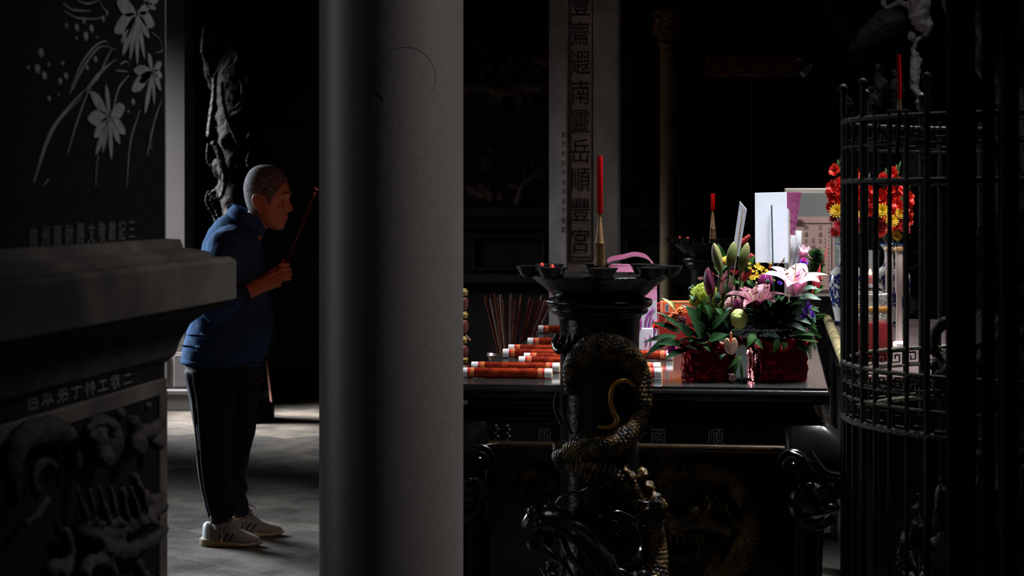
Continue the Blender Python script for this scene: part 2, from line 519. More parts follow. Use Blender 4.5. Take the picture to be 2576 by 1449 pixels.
    def mesh(s, name):
        me = bpy.data.meshes.new(name)
        me.from_pydata(s.v, [], s.f)
        me.validate()
        if s.rib:
            at = me.attributes.new('rib', 'FLOAT', 'POINT')
            for k, x in s.rib.items():
                at.data[k].value = x
        return me

    def build(s, name, m, parent=None, smooth=True, sharp=40, bevel=0.0, sub=0, solid=0.0, fix=True):
        me = s.mesh(name)
        if fix:
            bm = bmesh.new()
            bm.from_mesh(me)
            bmesh.ops.recalc_face_normals(bm, faces=bm.faces)
            bm.to_mesh(me)
            bm.free()
        return finish(me, name, m, parent, smooth, sharp, bevel, sub, solid)


def finish(me, name, m, parent=None, smooth=True, sharp=40, bevel=0.0, sub=0, solid=0.0):
    o = bpy.data.objects.new(name, me)
    COL.objects.link(o)
    me.materials.append(M[m] if isinstance(m, str) else m)
    if smooth and len(me.polygons):
        me.polygons.foreach_set('use_smooth', [True] * len(me.polygons))
        if sharp:
            me.set_sharp_from_angle(angle=R(sharp))
    if parent is not None:
        o.parent = parent
    if solid:
        md = o.modifiers.new('thickness', 'SOLIDIFY')
        md.thickness = solid
        md.offset = 0
    if bevel:
        md = o.modifiers.new('edge', 'BEVEL')
        md.width = bevel
        md.segments = 2
        md.limit_method = 'ANGLE'
    if sub:
        md = o.modifiers.new('smooth', 'SUBSURF')
        md.levels = md.render_levels = sub
    return o


def fuse(mb, voxel, smooth=3, fac=0.5, noise_amp=0.0, noise_scale=20.0, seed=0.0):
    """one continuous surface from overlapping closed shapes."""
    me = mb.mesh('fuse_source')
    bm = bmesh.new()
    bm.from_mesh(me)
    bmesh.ops.recalc_face_normals(bm, faces=bm.faces)
    bm.to_mesh(me)
    bm.free()
    o = bpy.data.objects.new('fuse_source', me)
    COL.objects.link(o)
    md = o.modifiers.new('r', 'REMESH')
    md.mode = 'VOXEL'
    md.voxel_size = voxel
    md.use_smooth_shade = True
    if smooth:
        md = o.modifiers.new('s', 'SMOOTH')
        md.iterations = smooth
        md.factor = fac
    bpy.context.view_layer.update()
    out = bpy.data.meshes.new_from_object(o.evaluated_get(bpy.context.evaluated_depsgraph_get()))
    bpy.data.objects.remove(o)
    bpy.data.meshes.remove(me)
    if noise_amp:
        out.update()
        ns = [v.normal.copy() for v in out.vertices]
        for v, n_ in zip(out.vertices, ns):
            v.co += n_ * (noise.fractal(v.co * noise_scale + V((seed, seed, seed)), 1.0, 2.0, 3) * noise_amp)
    return out


def thing(name, label, cat, loc=(0, 0, 0), rz=0.0, group=None):
    o = bpy.data.objects.new(name, None)
    o.empty_display_size = 0.05
    COL.objects.link(o)
    o.location = loc
    o.rotation_euler = (0, 0, rz)
    return tag(o, label, cat, group)


def tag(o, label, cat, group=None, kind=None):
    if label:
        o['label'] = label
    if cat:
        o['category'] = cat
    if group:
        o['group'] = group
    if kind:
        o['kind'] = kind
    return o


def struct(o):
    o['kind'] = 'structure'
    return o


def kids(o):
    return [c for c in bpy.data.objects if c.parent == o]


def copy_tree(o, parent=None):
    c = o.copy()
    COL.objects.link(c)
    c.parent = parent
    for ch in kids(o):
        copy_tree(ch, c)
    return c


def curve(pts, per=6, closed=False):
    """Catmull-Rom through the points."""
    pts = [V(p) for p in pts]
    n = len(pts)
    out = []
    for i in range(n if closed else n - 1):
        if closed:
            p0, p1, p2, p3 = pts[i - 1], pts[i], pts[(i + 1) % n], pts[(i + 2) % n]
        else:
            p0, p1, p2, p3 = pts[max(i - 1, 0)], pts[i], pts[i + 1], pts[min(i + 2, n - 1)]
        for k in range(per):
            t = k / per
            out.append(0.5 * ((2 * p1) + (p2 - p0) * t + (2 * p0 - 5 * p1 + 4 * p2 - p3) * t * t + (3 * p1 - p0 - 3 * p2 + p3) * t ** 3))
    if not closed:
        out.append(pts[-1])
    return out


def lerp(vals, n):
    out = []
    for i in range(n):
        t = i / max(1, n - 1) * (len(vals) - 1)
        k = min(int(t), len(vals) - 2)
        out.append(vals[k] + (vals[k + 1] - vals[k]) * (t - k))
    return out


_gc = {}


def glyph(ch):
    if ch not in _gc:
        c = bpy.data.curves.new('lettering', 'FONT')
        c.body = ch
        c.resolution_u = 2
        o = bpy.data.objects.new('lettering', c)
        COL.objects.link(o)
        bpy.context.view_layer.update()
        me = bpy.data.meshes.new_from_object(o.evaluated_get(bpy.context.evaluated_depsgraph_get()))
        _gc[ch] = ([v.co.copy() for v in me.vertices], [tuple(p.vertices) for p in me.polygons])
        bpy.data.objects.remove(o)
        bpy.data.curves.remove(c)
        bpy.data.meshes.remove(me)
    return _gc[ch]


def write(mb, ch, o, ux, uy, size, lift=0.0008):
    """one character centred at o in the plane (ux, uy); it stands proud by lift."""
    vv, ff = glyph(ch)
    if not vv:
        return
    xs = [q.x for q in vv]
    ys = [q.y for q in vv]
    cx, cy = (min(xs) + max(xs)) / 2, (min(ys) + max(ys)) / 2
    ux, uy = V(ux), V(uy)
    n = ux.cross(uy).normalized() * lift
    o = V(o)
    mb.add([o + ux * ((q.x - cx) * size) + uy * ((q.y - cy) * size) + n for q in vv], ff)


# ================================================================== floor, walls, ceiling
def floor_material():
    m = mat('stone_paving', (0.1, 0.1, 0.1), 0.4, spec=0.3)
    nt = m.node_tree
    b = bsdf(m)
    L = nt.links.new
    tc = nt.nodes.new('ShaderNodeTexCoord')
    mp = nt.nodes.new('ShaderNodeMapping')
    mp.inputs['Rotation'].default_value = (0, 0, R(38))
    mp.inputs['Location'].default_value = (0.1, 0.07, 0)
    L(tc.outputs['Object'], mp.inputs[0])
    br = nt.nodes.new('ShaderNodeTexBrick')
    br.offset = 0.5
    br.inputs['Scale'].default_value = 1
    br.inputs['Brick Width'].default_value = 0.40
    br.inputs['Row Height'].default_value = 0.40
    br.inputs['Mortar Size'].default_value = 0.005
    br.inputs['Mortar Smooth'].default_value = 0.3
    br.inputs['Color1'].default_value = (0.105, 0.090, 0.074, 1)
    br.inputs['Color2'].default_value = (0.034, 0.030, 0.027, 1)
    br.inputs['Mortar'].default_value = (0.12, 0.105, 0.09, 1)
    L(mp.outputs[0], br.inputs[0])
    n = nt.nodes.new('ShaderNodeTexNoise')
    n.inputs['Scale'].default_value = 3.2
    n.inputs['Detail'].default_value = 9
    n.inputs['Roughness'].default_value = 0.65
    n.inputs['Distortion'].default_value = 0.2
    L(tc.outputs['Object'], n.inputs[0])
    rp = nt.nodes.new('ShaderNodeValToRGB')
    rp.color_ramp.elements[0].position = 0.40
    rp.color_ramp.elements[0].color = (0.55, 0.54, 0.53, 1)
    rp.color_ramp.elements[1].position = 0.62
    rp.color_ramp.elements[1].color = (1.15, 1.1, 1.02, 1)
    L(n.outputs[0], rp.inputs[0])
    mx = nt.nodes.new('ShaderNodeMix')
    mx.data_type = 'RGBA'
    mx.blend_type = 'MULTIPLY'
    mx.inputs[0].default_value = 1
    L(br.outputs[0], mx.inputs[6])
    L(rp.outputs[0], mx.inputs[7])
    L(mx.outputs[2], b.inputs['Base Color'])
    r2 = nt.nodes.new('ShaderNodeMapRange')
    r2.inputs[1].default_value = 0.35
    r2.inputs[2].default_value = 0.65
    r2.inputs[3].default_value = 0.48
    r2.inputs[4].default_value = 0.75
    L(n.outputs[0], r2.inputs[0])
    L(r2.outputs[0], b.inputs['Roughness'])
    bp = nt.nodes.new('ShaderNodeBump')
    bp.inputs['Strength'].default_value = 0.25
    bp.inputs['Distance'].default_value = 0.006
    n3 = nt.nodes.new('ShaderNodeTexNoise')
    n3.inputs['Scale'].default_value = 60
    L(tc.outputs['Object'], n3.inputs[0])
    ad = nt.nodes.new('ShaderNodeMath')
    ad.operation = 'SUBTRACT'
    L(n3.outputs[0], ad.inputs[0])
    L(br.outputs[1], ad.inputs[1])
    L(ad.outputs[0], bp.inputs['Height'])
    L(bp.outputs[0], b.inputs['Normal'])
    return m


mb = MB()
mb.span((-6.5, -1.5, -0.12), (5.2, 16.2, 0.0))
struct(mb.build('floor', floor_material(), smooth=False))

BY = 14.3                       # back wall face
CEIL = 4.5
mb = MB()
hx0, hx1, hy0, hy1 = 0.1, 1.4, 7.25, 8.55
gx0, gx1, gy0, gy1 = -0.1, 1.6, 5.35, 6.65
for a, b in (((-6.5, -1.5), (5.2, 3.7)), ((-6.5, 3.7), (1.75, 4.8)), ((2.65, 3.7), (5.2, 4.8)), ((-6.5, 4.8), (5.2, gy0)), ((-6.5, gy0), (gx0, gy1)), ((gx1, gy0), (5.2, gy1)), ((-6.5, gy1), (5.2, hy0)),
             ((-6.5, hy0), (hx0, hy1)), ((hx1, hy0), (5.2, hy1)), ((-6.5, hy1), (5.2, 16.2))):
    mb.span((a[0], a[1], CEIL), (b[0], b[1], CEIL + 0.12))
struct(mb.build('ceiling', 'void', smooth=False))  # its front and rear holes are put in for the added lights
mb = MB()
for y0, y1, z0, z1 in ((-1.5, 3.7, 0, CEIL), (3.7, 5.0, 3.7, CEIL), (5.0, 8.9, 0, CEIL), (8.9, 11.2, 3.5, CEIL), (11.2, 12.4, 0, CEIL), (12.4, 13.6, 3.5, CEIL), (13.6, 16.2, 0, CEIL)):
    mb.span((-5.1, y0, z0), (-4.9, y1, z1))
struct(mb.build('wall_side', 'wall_dark', smooth=False))  # its opening nearest the camera is put in for the added side light
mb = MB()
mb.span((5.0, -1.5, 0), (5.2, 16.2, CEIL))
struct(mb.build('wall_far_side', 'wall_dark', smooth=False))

# back wall with its doorway
dl, dr_ = PY(1772, 500, BY), PY(2008, 500, BY)
dtop = PY(1880, 196, BY).z
mb = MB()
mb.span((-6.5, BY, 0), (dl.x, BY + 0.25, CEIL))
mb.span((dr_.x, BY, 0), (5.2, BY + 0.25, CEIL))
mb.span((dl.x, BY, dtop), (dr_.x, BY + 0.25, CEIL))
struct(mb.build('wall_back', 'wall_dark', smooth=False))
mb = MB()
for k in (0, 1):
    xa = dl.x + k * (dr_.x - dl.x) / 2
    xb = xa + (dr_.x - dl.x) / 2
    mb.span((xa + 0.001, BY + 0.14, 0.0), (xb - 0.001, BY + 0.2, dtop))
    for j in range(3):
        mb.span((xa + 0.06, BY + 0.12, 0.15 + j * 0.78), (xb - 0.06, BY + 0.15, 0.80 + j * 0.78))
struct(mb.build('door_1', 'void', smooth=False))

# wall mouldings beside the columns: a long shelf moulding and framed dado panels
mb = MB()
def wall_run(xa, xb, z0, z1, out):
    mb.span((xa, BY - out, z0), (xb, BY + 0.02, z1))
zl0, zl1 = PY(1300, 545, BY).z, PY(1300, 522, BY).z
xw0, xw1 = PY(1100, 500, BY).x, PY(1690, 500, BY).x
wall_run(xw0, xw1, zl0, zl1, 0.10)
wall_run(xw0, xw1, zl0 - 0.035, zl0 - 0.01, 0.07)
wall_run(xw0, xw1, zl0 - 0.07, zl0 - 0.045, 0.05)
z2 = PY(1300, 690, BY).z
wall_run(xw0, xw1 - 0.1, z2 - 0.06, z2, 0.07)
for xa_, xb_ in ((1190, 1372), (1575, 1668)):
    a, b = PY(xa_, 690, BY), PY(xb_, 600, BY)
    t = 0.018
    wall_run(a.x, b.x, b.z, b.z + t, 0.03)
    wall_run(a.x, b.x, a.z + 0.03, a.z + 0.03 + t, 0.03)
    wall_run(a.x, a.x + t, a.z + 0.03, b.z, 0.03)
    wall_run(b.x - t, b.x, a.z + 0.03, b.z, 0.03)
struct(mb.build('trim_1', 'soot', smooth=False, bevel=0.006))

# gilded frieze over the doorway
t = thing('door_frieze', 'smoke-darkened gilded frieze of round medallions above the dark doorway', 'frieze', (0, BY, 0))
a, b = PY(1774, 194, BY), PY(2012, 140, BY)
mb = MB()
mb.span((a.x, -0.07, a.z), (b.x, 0.0, b.z))
o = mb.build('board', 'gilt_dim', t, smooth=False, bevel=0.008)
mb = MB()
zc = (a.z + b.z) / 2
nmed = 4
for k in range(nmed):
    x = a.x + (b.x - a.x) * (k + 0.5) / nmed
    ring = [(x + 0.062 * cos(2 * pi * i / 28), -0.075, zc + 0.062 * sin(2 * pi * i / 28)) for i in range(28)]
    mm = MB()
    mm.tube(ring, 0.009, 6, closed=True)
    for q in range(6):
        an = q * pi / 3
        mm.ball((x + 0.03 * cos(an), -0.075, zc + 0.03 * sin(an)), (0.018, 0.012, 0.018), 8)
    mm.ball((x, -0.078, zc), 0.016, 8)
    mm.build('medallion', 'gilt_dim', t)

# ochre pillar with a carved capital at the doorway
t = thing('door_pillar', 'slim ochre pillar with a carved capital beside the doorway', 'pillar', (PY(1681, 500, BY).x, BY - 0.13, 0))
zc0 = PY(1681, 136, BY).z
mb = MB()
mb.lathe([(0.052, 0.0), (0.052, zc0)], n=24)
mb.build('shaft', 'pale_pillar', t)
mb = MB()
mb.lathe([(0.085, 0), (0.085, 0.12), (0.06, 0.18), (0.05, 0.2)], n=20)
mb.build('pedestal', 'soot', t)
mb = MB()
ztop = PY(1681, 30, BY).z
hh = ztop - zc0
mb.lathe([(0.05, zc0), (0.06, zc0 + 0.02), (0.065, zc0 + hh * 0.3), (0.085, zc0 + hh * 0.55), (0.10, zc0 + hh * 0.85), (0.10, ztop), (0.0, ztop)], n=20)
for k in range(26):
    an = rnd.uniform(0, 2 * pi)
    hz = rnd.uniform(0.1, 0.95)
    rr = 0.06 + 0.045 * hz
    mb.ball((rr * cos(an), rr * sin(an), zc0 + hh * hz), rnd.uniform(0.014, 0.028), 8)
me = fuse(mb, 0.008, 1, noise_amp=0.008, noise_scale=40)
finish(me, 'capital', 'gilt_dim', t, sharp=0)

# strip of lettered stone beyond the ochre pillar, small characters
t = thing('lettered_slab', 'dark wall slab with a column of small characters beside the ochre pillar', 'slab', (0, BY, 0))
mb = MB()
a, b = PY(1704, 600, BY), PY(1728, 190, BY)
mb.span((a.x, -0.03, a.z), (b.x, 0.0, b.z))
mb.build('slab_body', 'soot', t, smooth=False)
for ch, py, m_k in (('治', 508, 'soot_red_ink'), ('宗', 541, 'etched_text')):
    mb = MB()
    q = PY(1711, py, BY)
    write(mb, ch, (q.x, -0.031, q.z), (1, 0, 0), (0, 0, 1), 0.062, 0.003)
    mb.build('character', m_k, t, smooth=False)

# ================================================================== relief carvings on the back wall
def horse(mb, x, z, s, f=1):
    y = -0.05
    mb.tube([(x - .16 * s * f, y, z + .02 * s), (x - .06 * s * f, y - .015, z), (x + .06 * s * f, y - .01, z + .015 * s), (x + .13 * s * f, y, z + .05 * s)],
            [.055 * s, .07 * s, .065 * s, .06 * s], 10)
    mb.tube([(x + .12 * s * f, y, z + .06 * s), (x + .19 * s * f, y - .01, z + .16 * s), (x + .22 * s * f, y - .01, z + .2 * s)], [.05 * s, .035 * s, .03 * s], 8)
    mb.tube([(x + .21 * s * f, y - .01, z + .21 * s), (x + .28 * s * f, y - .01, z + .15 * s)], [.03 * s, .016 * s], 8)
    for lx, k in ((-.14, -.05), (-.09, .03), (.08, .05), (.13, -.02)):
        mb.tube([(x + lx * s * f, y, z - .03 * s), (x + (lx + k) * s * f, y, z - .13 * s), (x + (lx + k * .4) * s * f, y, z - .24 * s), (x + (lx + k * .4 + .02) * s * f, y - .005, z - .27 * s)],
                [.03 * s, .017 * s, .012 * s, .017 * s], 7)
    mb.tube([(x - .18 * s * f, y, z + .04 * s), (x - .25 * s * f, y, z - .02 * s), (x - .25 * s * f, y, z - .12 * s)], [.014 * s, .018 * s, .006 * s], 6)


def rider(mb, x, z, s, lance=1):
    y = -0.065
    mb.tube([(x, y, z), (x + .02 * s, y, z + .1 * s), (x + .025 * s, y, z + .16 * s)], [.05 * s, .05 * s, .035 * s], 9)
    mb.ball((x + .035 * s, y, z + .215 * s), (.03 * s, .03 * s, .036 * s), 9)
    mb.tube([(x + .03 * s, y, z + .24 * s), (x + .02 * s, y, z + .28 * s)], [.026 * s, .008 * s], 7)
    mb.tube([(x, y, z + .01), (x + .06 * s, y - .015, z - .05 * s), (x + .05 * s, y - .015, z - .13 * s)], [.03 * s, .024 * s, .018 * s], 7)
    mb.tube([(x + .01 * s, y, z + .14 * s), (x + .09 * s, y - .012, z + .1 * s), (x + .12 * s, y - .012, z + .16 * s)], [.02 * s, .017 * s, .014 * s], 7)
    if lance:
        mb.tube([(x + .02 * s, y - .015, z + .02 * s), (x + .2 * s, y - .015, z + .34 * s)], .006 * s + .003, 6)


def wall_relief(px0, px1, py0, py1, name, label, fill, m, voxel=0.007, deep=0.02):
    a, b = PY(px0, py1, BY), PY(px1, py0, BY)
    t = thing(name, label, 'relief', (a.x, BY - 0.045, a.z))
    w, h = b.x - a.x, b.z - a.z
    mb = MB()
    mb.span((0, -0.012, 0), (w, 0.044, h))
    mb.build('ground', 'soot', t, smooth=False)
    mb = MB()
    fill(mb, w, h)
    me = fuse(mb, voxel, 1, noise_amp=0.004, noise_scale=60)
    finish(me, 'carving', m, t, sharp=0)
    return t


def cavalry(mb, w, h):
    s = 0.78
    for k, (fx, fz) in enumerate(((0.22, 0.66), (0.52, 0.64), (0.86, 0.66), (1.02, 0.80))):
        horse(mb, w * fx, h * fz, s)
        rider(mb, w * fx, h * fz + 0.05, s, k != 3)
    # rocks, a twisted pine trunk and its branches
    for k in range(16):
        mb.ball((rnd.uniform(0.03, w - .03), -0.01, h * rnd.uniform(0.02, 0.36)), (rnd.uniform(.03, .07), .025, rnd.uniform(.015, .04)), 9)
    mb.tube([(w * .62, -.03, h * .02), (w * .68, -.05, h * .1), (w * .8, -.05, h * .16), (w * 1.0, -.04, h * .26)], [.022, .026, .02, .016], 8)
    mb.tube([(w * .71, -.05, h * .11), (w * .72, -.05, h * .19), (w * .70, -.05, h * .22)], [.014, .01, .005], 7)
    mb.tube([(w * .2, -.03, h * .25), (w * .3, -.03, h * .4)], .008, 6)
    mb.tube([(w * .1, -.04, h * .9), (w * .25, -.05, h * .84), (w * .5, -.04, h * .95)], [.008, .012, .005], 6)


wall_relief(1172, 1384, 60, 522, 'cavalry_relief', 'dark sooty stone relief of riders on horses between the two grey columns', cavalry, 'soot_red')


def blossoms(mb, w, h):
    mb.tube(curve([(w * .1, -.02, h * .05), (w * .45, -.03, h * .3), (w * .2, -.03, h * .5), (w * .55, -.03, h * .72), (w * .3, -.03, h * .98)], 8), .011, 7)
    for k in range(22):
        x, z = w * rnd.uniform(.1, .9), h * rnd.uniform(.08, .95)
        for q in range(5):
            an = q * 2 * pi / 5
            mb.ball((x + .016 * cos(an), -.02, z + .016 * sin(an)), (.012, .01, .012), 7)
        mb.tube([(w * .4, -.02, z - .06), (x, -.02, z)], .005, 5)


wall_relief(1566, 1606, 90, 470, 'blossom_relief', 'narrow dark relief of branches and blossoms beside the inscribed column', blossoms, 'dragon_stone', 0.006)
# upright moulded posts beside it
t = thing('moulded_post', 'dark upright post with fine vertical mouldings beside the blossom relief', 'post', (PY(1632, 500, BY).x, BY, 0))
for i, (dx, w, d) in enumerate(((-0.045, 0.025, 0.03), (-0.015, 0.02, 0.05), (0.018, 0.03, 0.04), (0.055, 0.03, 0.055))):
    mb = MB()
    mb.span((dx - w / 2, -d, zl1), (dx + w / 2, 0, 3.6))
    mb.build('moulding', 'soot', t, smooth=False, bevel=0.004)

# ================================================================== columns
def stone_column(px, D, r, name, label, m, n=64, octo=False, rot=0.0):
    q = P(px, HY, D)
    t = thing(name, label, 'column', (q.x, q.y, 0), rot)
    mb = MB()
    if octo:
        ring = [(r * cos(pi / 8 + k * pi / 4), r * sin(pi / 8 + k * pi / 4)) for k in range(8)]
        mb.loft([[V((x, y, 0.35)) for x, y in ring], [V((x, y, CEIL)) for x, y in ring]])
        o = mb.build('shaft', m, t, smooth=False, bevel=0.006)
    else:
        mb.lathe([(r, 0.34), (r, 1.5), (r, 2.6), (r, CEIL)], n=n)
        o = mb.build('shaft', m, t)
    mb = MB()
    mb.lathe([(r * 1.45, 0), (r * 1.5, 0.06), (r * 1.5, 0.14), (r * 1.25, 0.17), (r * 1.32, 0.22), (r * 1.3, 0.29), (r * 1.05, 0.345)], n=40)
    mb.build('drum_base', m, t)
    return t


# the big round column nearest the camera; a faint hoop scratch on it
fc = stone_column(984.5, 4.6, 0.1665, 'round_stone_column', 'thick plain round grey granite column standing before the altar table', 'granite')
mb = MB()
cq = P(984.5, HY, 4.6)
pts = []
for k in range(34):
    an = R(-25) + k / 33 * R(250)
    pxx, pyy = 1020 + 76 * cos(an), 196 - 78 * sin(an)
    # where that ray meets the shaft
    r_ = ray(pxx, pyy)
    d2 = V((r_.x, r_.y))
    c2 = V((cq.x, cq.y))
    A_, B_ = d2.dot(d2), -2 * d2.dot(c2)
    C_ = c2.dot(c2) - 0.1667 ** 2
    tt = (-B_ - sqrt(B_ * B_ - 4 * A_ * C_)) / (2 * A_)
    pts.append(EYE + r_ * tt - V((cq.x, cq.y, 0)))
mb.tube(pts, 0.00045, 5)
mb.build('hoop_scratch', 'pier', fc)

# eight-sided inscribed column behind the candle stand
IC_D = 9.5
ic = stone_column(1471.5, IC_D, 0.178, 'inscribed_column', 'eight-sided grey column carved with a line of large characters behind the altar', 'granite_face', octo=True, rot=AX + pi / 2 * 0 + R(-9))
ap = 0.178 * cos(pi / 8)
fw = 0.178 * 2 * sin(pi / 8)
mb = MB()
for x in (-fw / 2 + 0.012, -fw / 2 + 0.022, fw / 2 - 0.012):
    mb.span((x - 0.0025, -ap - 0.005, 1.18), (x + 0.0025, -ap + 0.002, CEIL - 0.05))
mb.span((-fw / 2 + 0.01, -ap - 0.005, 1.175), (fw / 2 - 0.01, -ap + 0.002, 1.182))
mb.span((-fw / 2 + 0.022, -ap - 0.003, 1.195), (fw / 2 - 0.022, -ap + 0.002, 1.20))
mb.build('frame_lines', 'pier_dark', ic, smooth=False)
mb = MB()
for ch, y in (('世', -60), ('豐', 10), ('齋', 85), ('遐', 158), ('南', 232), ('靈', 305), ('岳', 380), ('順', 452), ('豐', 527), ('宮', 604)):
    z = H + (HY - y) / F * (IC_D - 0.16)
    write(mb, ch, (0, -ap - 0.0005, z), (1, 0, 0), (0, 0, 1.25), 0.098, 0.004)
mb.build('carved_characters', 'ink', ic, smooth=False)
mb = MB()
nx, ny = cos(R(-135)), sin(R(-135))
for i, ch in enumerate('歲次癸亥年冬月弟子敬獻'):
    z = H + (HY - (338 + i * 24)) / F * (IC_D - 0.16)
    write(mb, ch, (nx * (ap + .0005) + 0.045 * .7071, ny * (ap + .0005) - 0.045 * .7071, z), (.7071, -.7071, 0), (0, 0, 1), 0.03, 0.002)
mb.build('small_characters', 'ink', ic, smooth=False)
# far square jamb pillar with moulded foot
FP_D = 13.9
q = P(442, HY, FP_D)
t = thing('square_stone_pillar', 'tall square grey stone pillar on a moulded foot far behind the praying man', 'pillar', (q.x, q.y, 0), AX)
mb = MB()
e = (467 - 442) / F * FP_D
mb.span((-0.42, -0.02, 0.40), (e, 0.35, CEIL))
mb.build('shaft', 'granite', t, smooth=False, bevel=0.006)
mb = MB()
mb.span((-0.46, -0.05, 0.145), (e + 0.06, 0.38, 0.40))
mb.span((-0.30, -0.065, 0.16), (-0.045, 0.0, 0.385))
mb.span((-0.005, -0.065, 0.16), (e + 0.05, 0.0, 0.385))
mb.build('panelled_foot', 'granite', t, smooth=False, bevel=0.006)
mb = MB()
mb.span((-0.55, -0.14, 0.0), (e + 0.20, 0.45, 0.11))
mb.span((-0.55, -0.15, 0.11), (e + 0.21, 0.45, 0.145))
mb.build('plinth', 'granite', t, smooth=False, bevel=0.006)

# two sticks leaning by the wall behind the man's legs
t0 = P(660, 1012, 14.15)
for i, (a, b, rr, lab) in enumerate(((P(664, 1008, 13.9), P(652, 900, 14.3), 0.012, 'reddish wooden stick leaning behind the man, the thicker one'),
                                     (P(684, 1004, 13.9), P(668, 880, 14.3), 0.008, 'thin dark wooden stick leaning behind the man'))):
    mb = MB()
    a.z = 0.01
    mb.tube([a, b], [rr, rr * .8], 8)
    tag(mb.build('wooden_stick', 'wood_red'), lab, 'stick')

# ================================================================== the carved pier in front
K = 0.8                         # the pier stands at 0.8 of the first estimate of its distance
WX = -1.5 * K
PYE = 4.745 * K
PX0, PY0 = -2.3, 1.4
def zq(z):
    return H - (H - z) * K

pier = thing('carved_stone_pier', 'near dark stone pier with etched leaves above a projecting ledge and a carved beast below', 'pier', (0, 0, 0))
mb = MB()
mb.span((PX0, PY0, 0), (WX, PYE, CEIL))
mb.build('core', 'black_slab', pier, smooth=False, bevel=0.004)
# pale arris of the slab
mb = MB()
mb.span((WX - 0.003, PYE - 0.005, zq(1.36)), (WX + 0.001, PYE + 0.001, CEIL - 0.01))
mb.build('arris', 'engraved', pier, smooth=False)


def belt(prof, m, name, bevel=0.003):
    mb = MB()
    rings = []
    for o_, z in prof:
        o_, z = o_ * K, zq(z)
        rings.append([V((PX0, PY0, z)), V((WX + o_, PY0, z)), V((WX + o_, PYE + o_, z)), V((PX0, PYE + o_, z))])
    mb.loft(rings)
    return mb.build(name, m, pier, smooth=False, bevel=bevel)


belt([(0.0, 1.372), (0.030, 1.370), (0.035, 1.352), (0.036, 1.346)][::-1], 'pier', 'upper_fillet')
belt([(0.09, 1.322), (0.088, 1.338), (0.050, 1.347), (0.0, 1.35)], 'pier', 'sloped_moulding')
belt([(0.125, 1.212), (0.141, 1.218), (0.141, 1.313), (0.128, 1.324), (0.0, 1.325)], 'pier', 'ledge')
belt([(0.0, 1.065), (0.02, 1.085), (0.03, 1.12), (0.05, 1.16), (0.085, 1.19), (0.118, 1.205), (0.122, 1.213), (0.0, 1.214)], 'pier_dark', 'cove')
# engraved plants: outlines taken on the slab's own plane
def onpier(px, py, lift=0.0015):
    q = PX(px, py, WX)
    q.x += lift
    return q


def lobes(cx, cy, tips, wid=0.34):
    c = onpier(cx, cy)
    mb = MB()
    for tx, ty, wd in tips:
        e = onpier(tx, ty)
        d = e - c
        ln = d.length
        dn = d.normalized()
        s_ = V((1, 0, 0)).cross(dn)
        prof = [(0.05, 0.02), (0.22, 0.55), (0.45, 0.95), (0.66, 1.0), (0.82, 0.72), (0.94, 0.35), (1.0, 0.02)]
        k = 1.45 * wd / F * 4.6 * K
        left = [c + dn * (ln * u) + s_ * (k * w) for u, w in prof]
        right = [c + dn * (ln * u) - s_ * (k * w) for u, w in prof]
        poly = left + right[::-1]
        mb.loft([poly, [p + V((0.0018, 0, 0)) for p in poly]])
    mb.build('etched_leaf', 'engraved', pier, smooth=False)


lobes(341, 33, [(283, 80, 15), (290, 8, 15), (372, 18, 9), (385, 62, 14), (303, 140, 11), (322, 152, 10), (341, 166, 10), (360, 148, 10), (372, 95, 11), (300, 108, 9)])
lobes(272, 292, [(262, 212, 10), (222, 232, 12), (217, 300, 13), (232, 345, 11), (236, 390, 9), (253, 385, 8), (276, 402, 10), (298, 362, 11), (312, 335, 11), (310, 270, 13)])
lobes(381, 179, [(368, 134, 10), (333, 178, 10), (327, 228, 13), (360, 286, 10), (384, 265, 9), (402, 228, 9), (404, 192, 8), (403, 158, 8), (346, 206, 9)])
lobes(357, 6, [(395, 0, 7), (388, 22, 6), (375, 4, 5)])


def stroke(pts, r=2.4, taper=True):
    q = [onpier(x, y) for x, y in pts]
    q = curve(q, 6)
    k = r / F * 4.6 * K
    n = len(q)
    rs = [k * (0.45 + 0.55 * sin(pi * min(1, 0.12 + i / (n - 1)))) if taper else k for i in range(n)]
    mb = MB()
    mb.tube(q, rs, 6, flat=1.0)
    return mb


mb = MB()
for pts, r in (([(82, 460), (120, 340), (170, 270), (210, 228)], 3.4), ([(88, 440), (135, 320), (203, 245)], 2.0), ([(168, 385), (190, 310), (225, 220), (275, 160)], 2.2),
               ([(173, 236), (200, 165), (235, 118), (262, 104), (270, 112)], 2.4), ([(180, 225), (210, 165), (250, 118), (290, 126)], 2.0),
               ([(213, 228), (250, 180), (290, 150)], 2.4), ([(240, 205), (265, 150), (280, 122)], 2.0), ([(316, 470), (325, 360), (350, 278)], 2.6),
               ([(368, 390), (385, 310), (405, 250)], 2.0), ([(238, 470), (240, 420), (246, 392)], 2.2), ([(280, 290), (295, 225), (322, 190)], 2.6),
               ([(155, 8), (180, 25), (225, 28)], 3.0), ([(190, 0), (215, 10), (245, 2)], 2.4), ([(160, 28), (190, 45), (235, 48), (262, 42)], 2.4), ([(245, 0), (258, 22), (268, 34)], 2.4),
               ([(378, 82), (398, 98), (405, 128), (390, 132)], 1.8), ([(120, 450), (105, 470)], 1.4), ([(300, 162), (316, 155), (322, 172)], 2.2), ([(290, 178), (308, 180), (320, 180)], 2.2)):
    mb.merge(stroke(pts, r))
mb.build('etched_stems', 'engraved', pier)
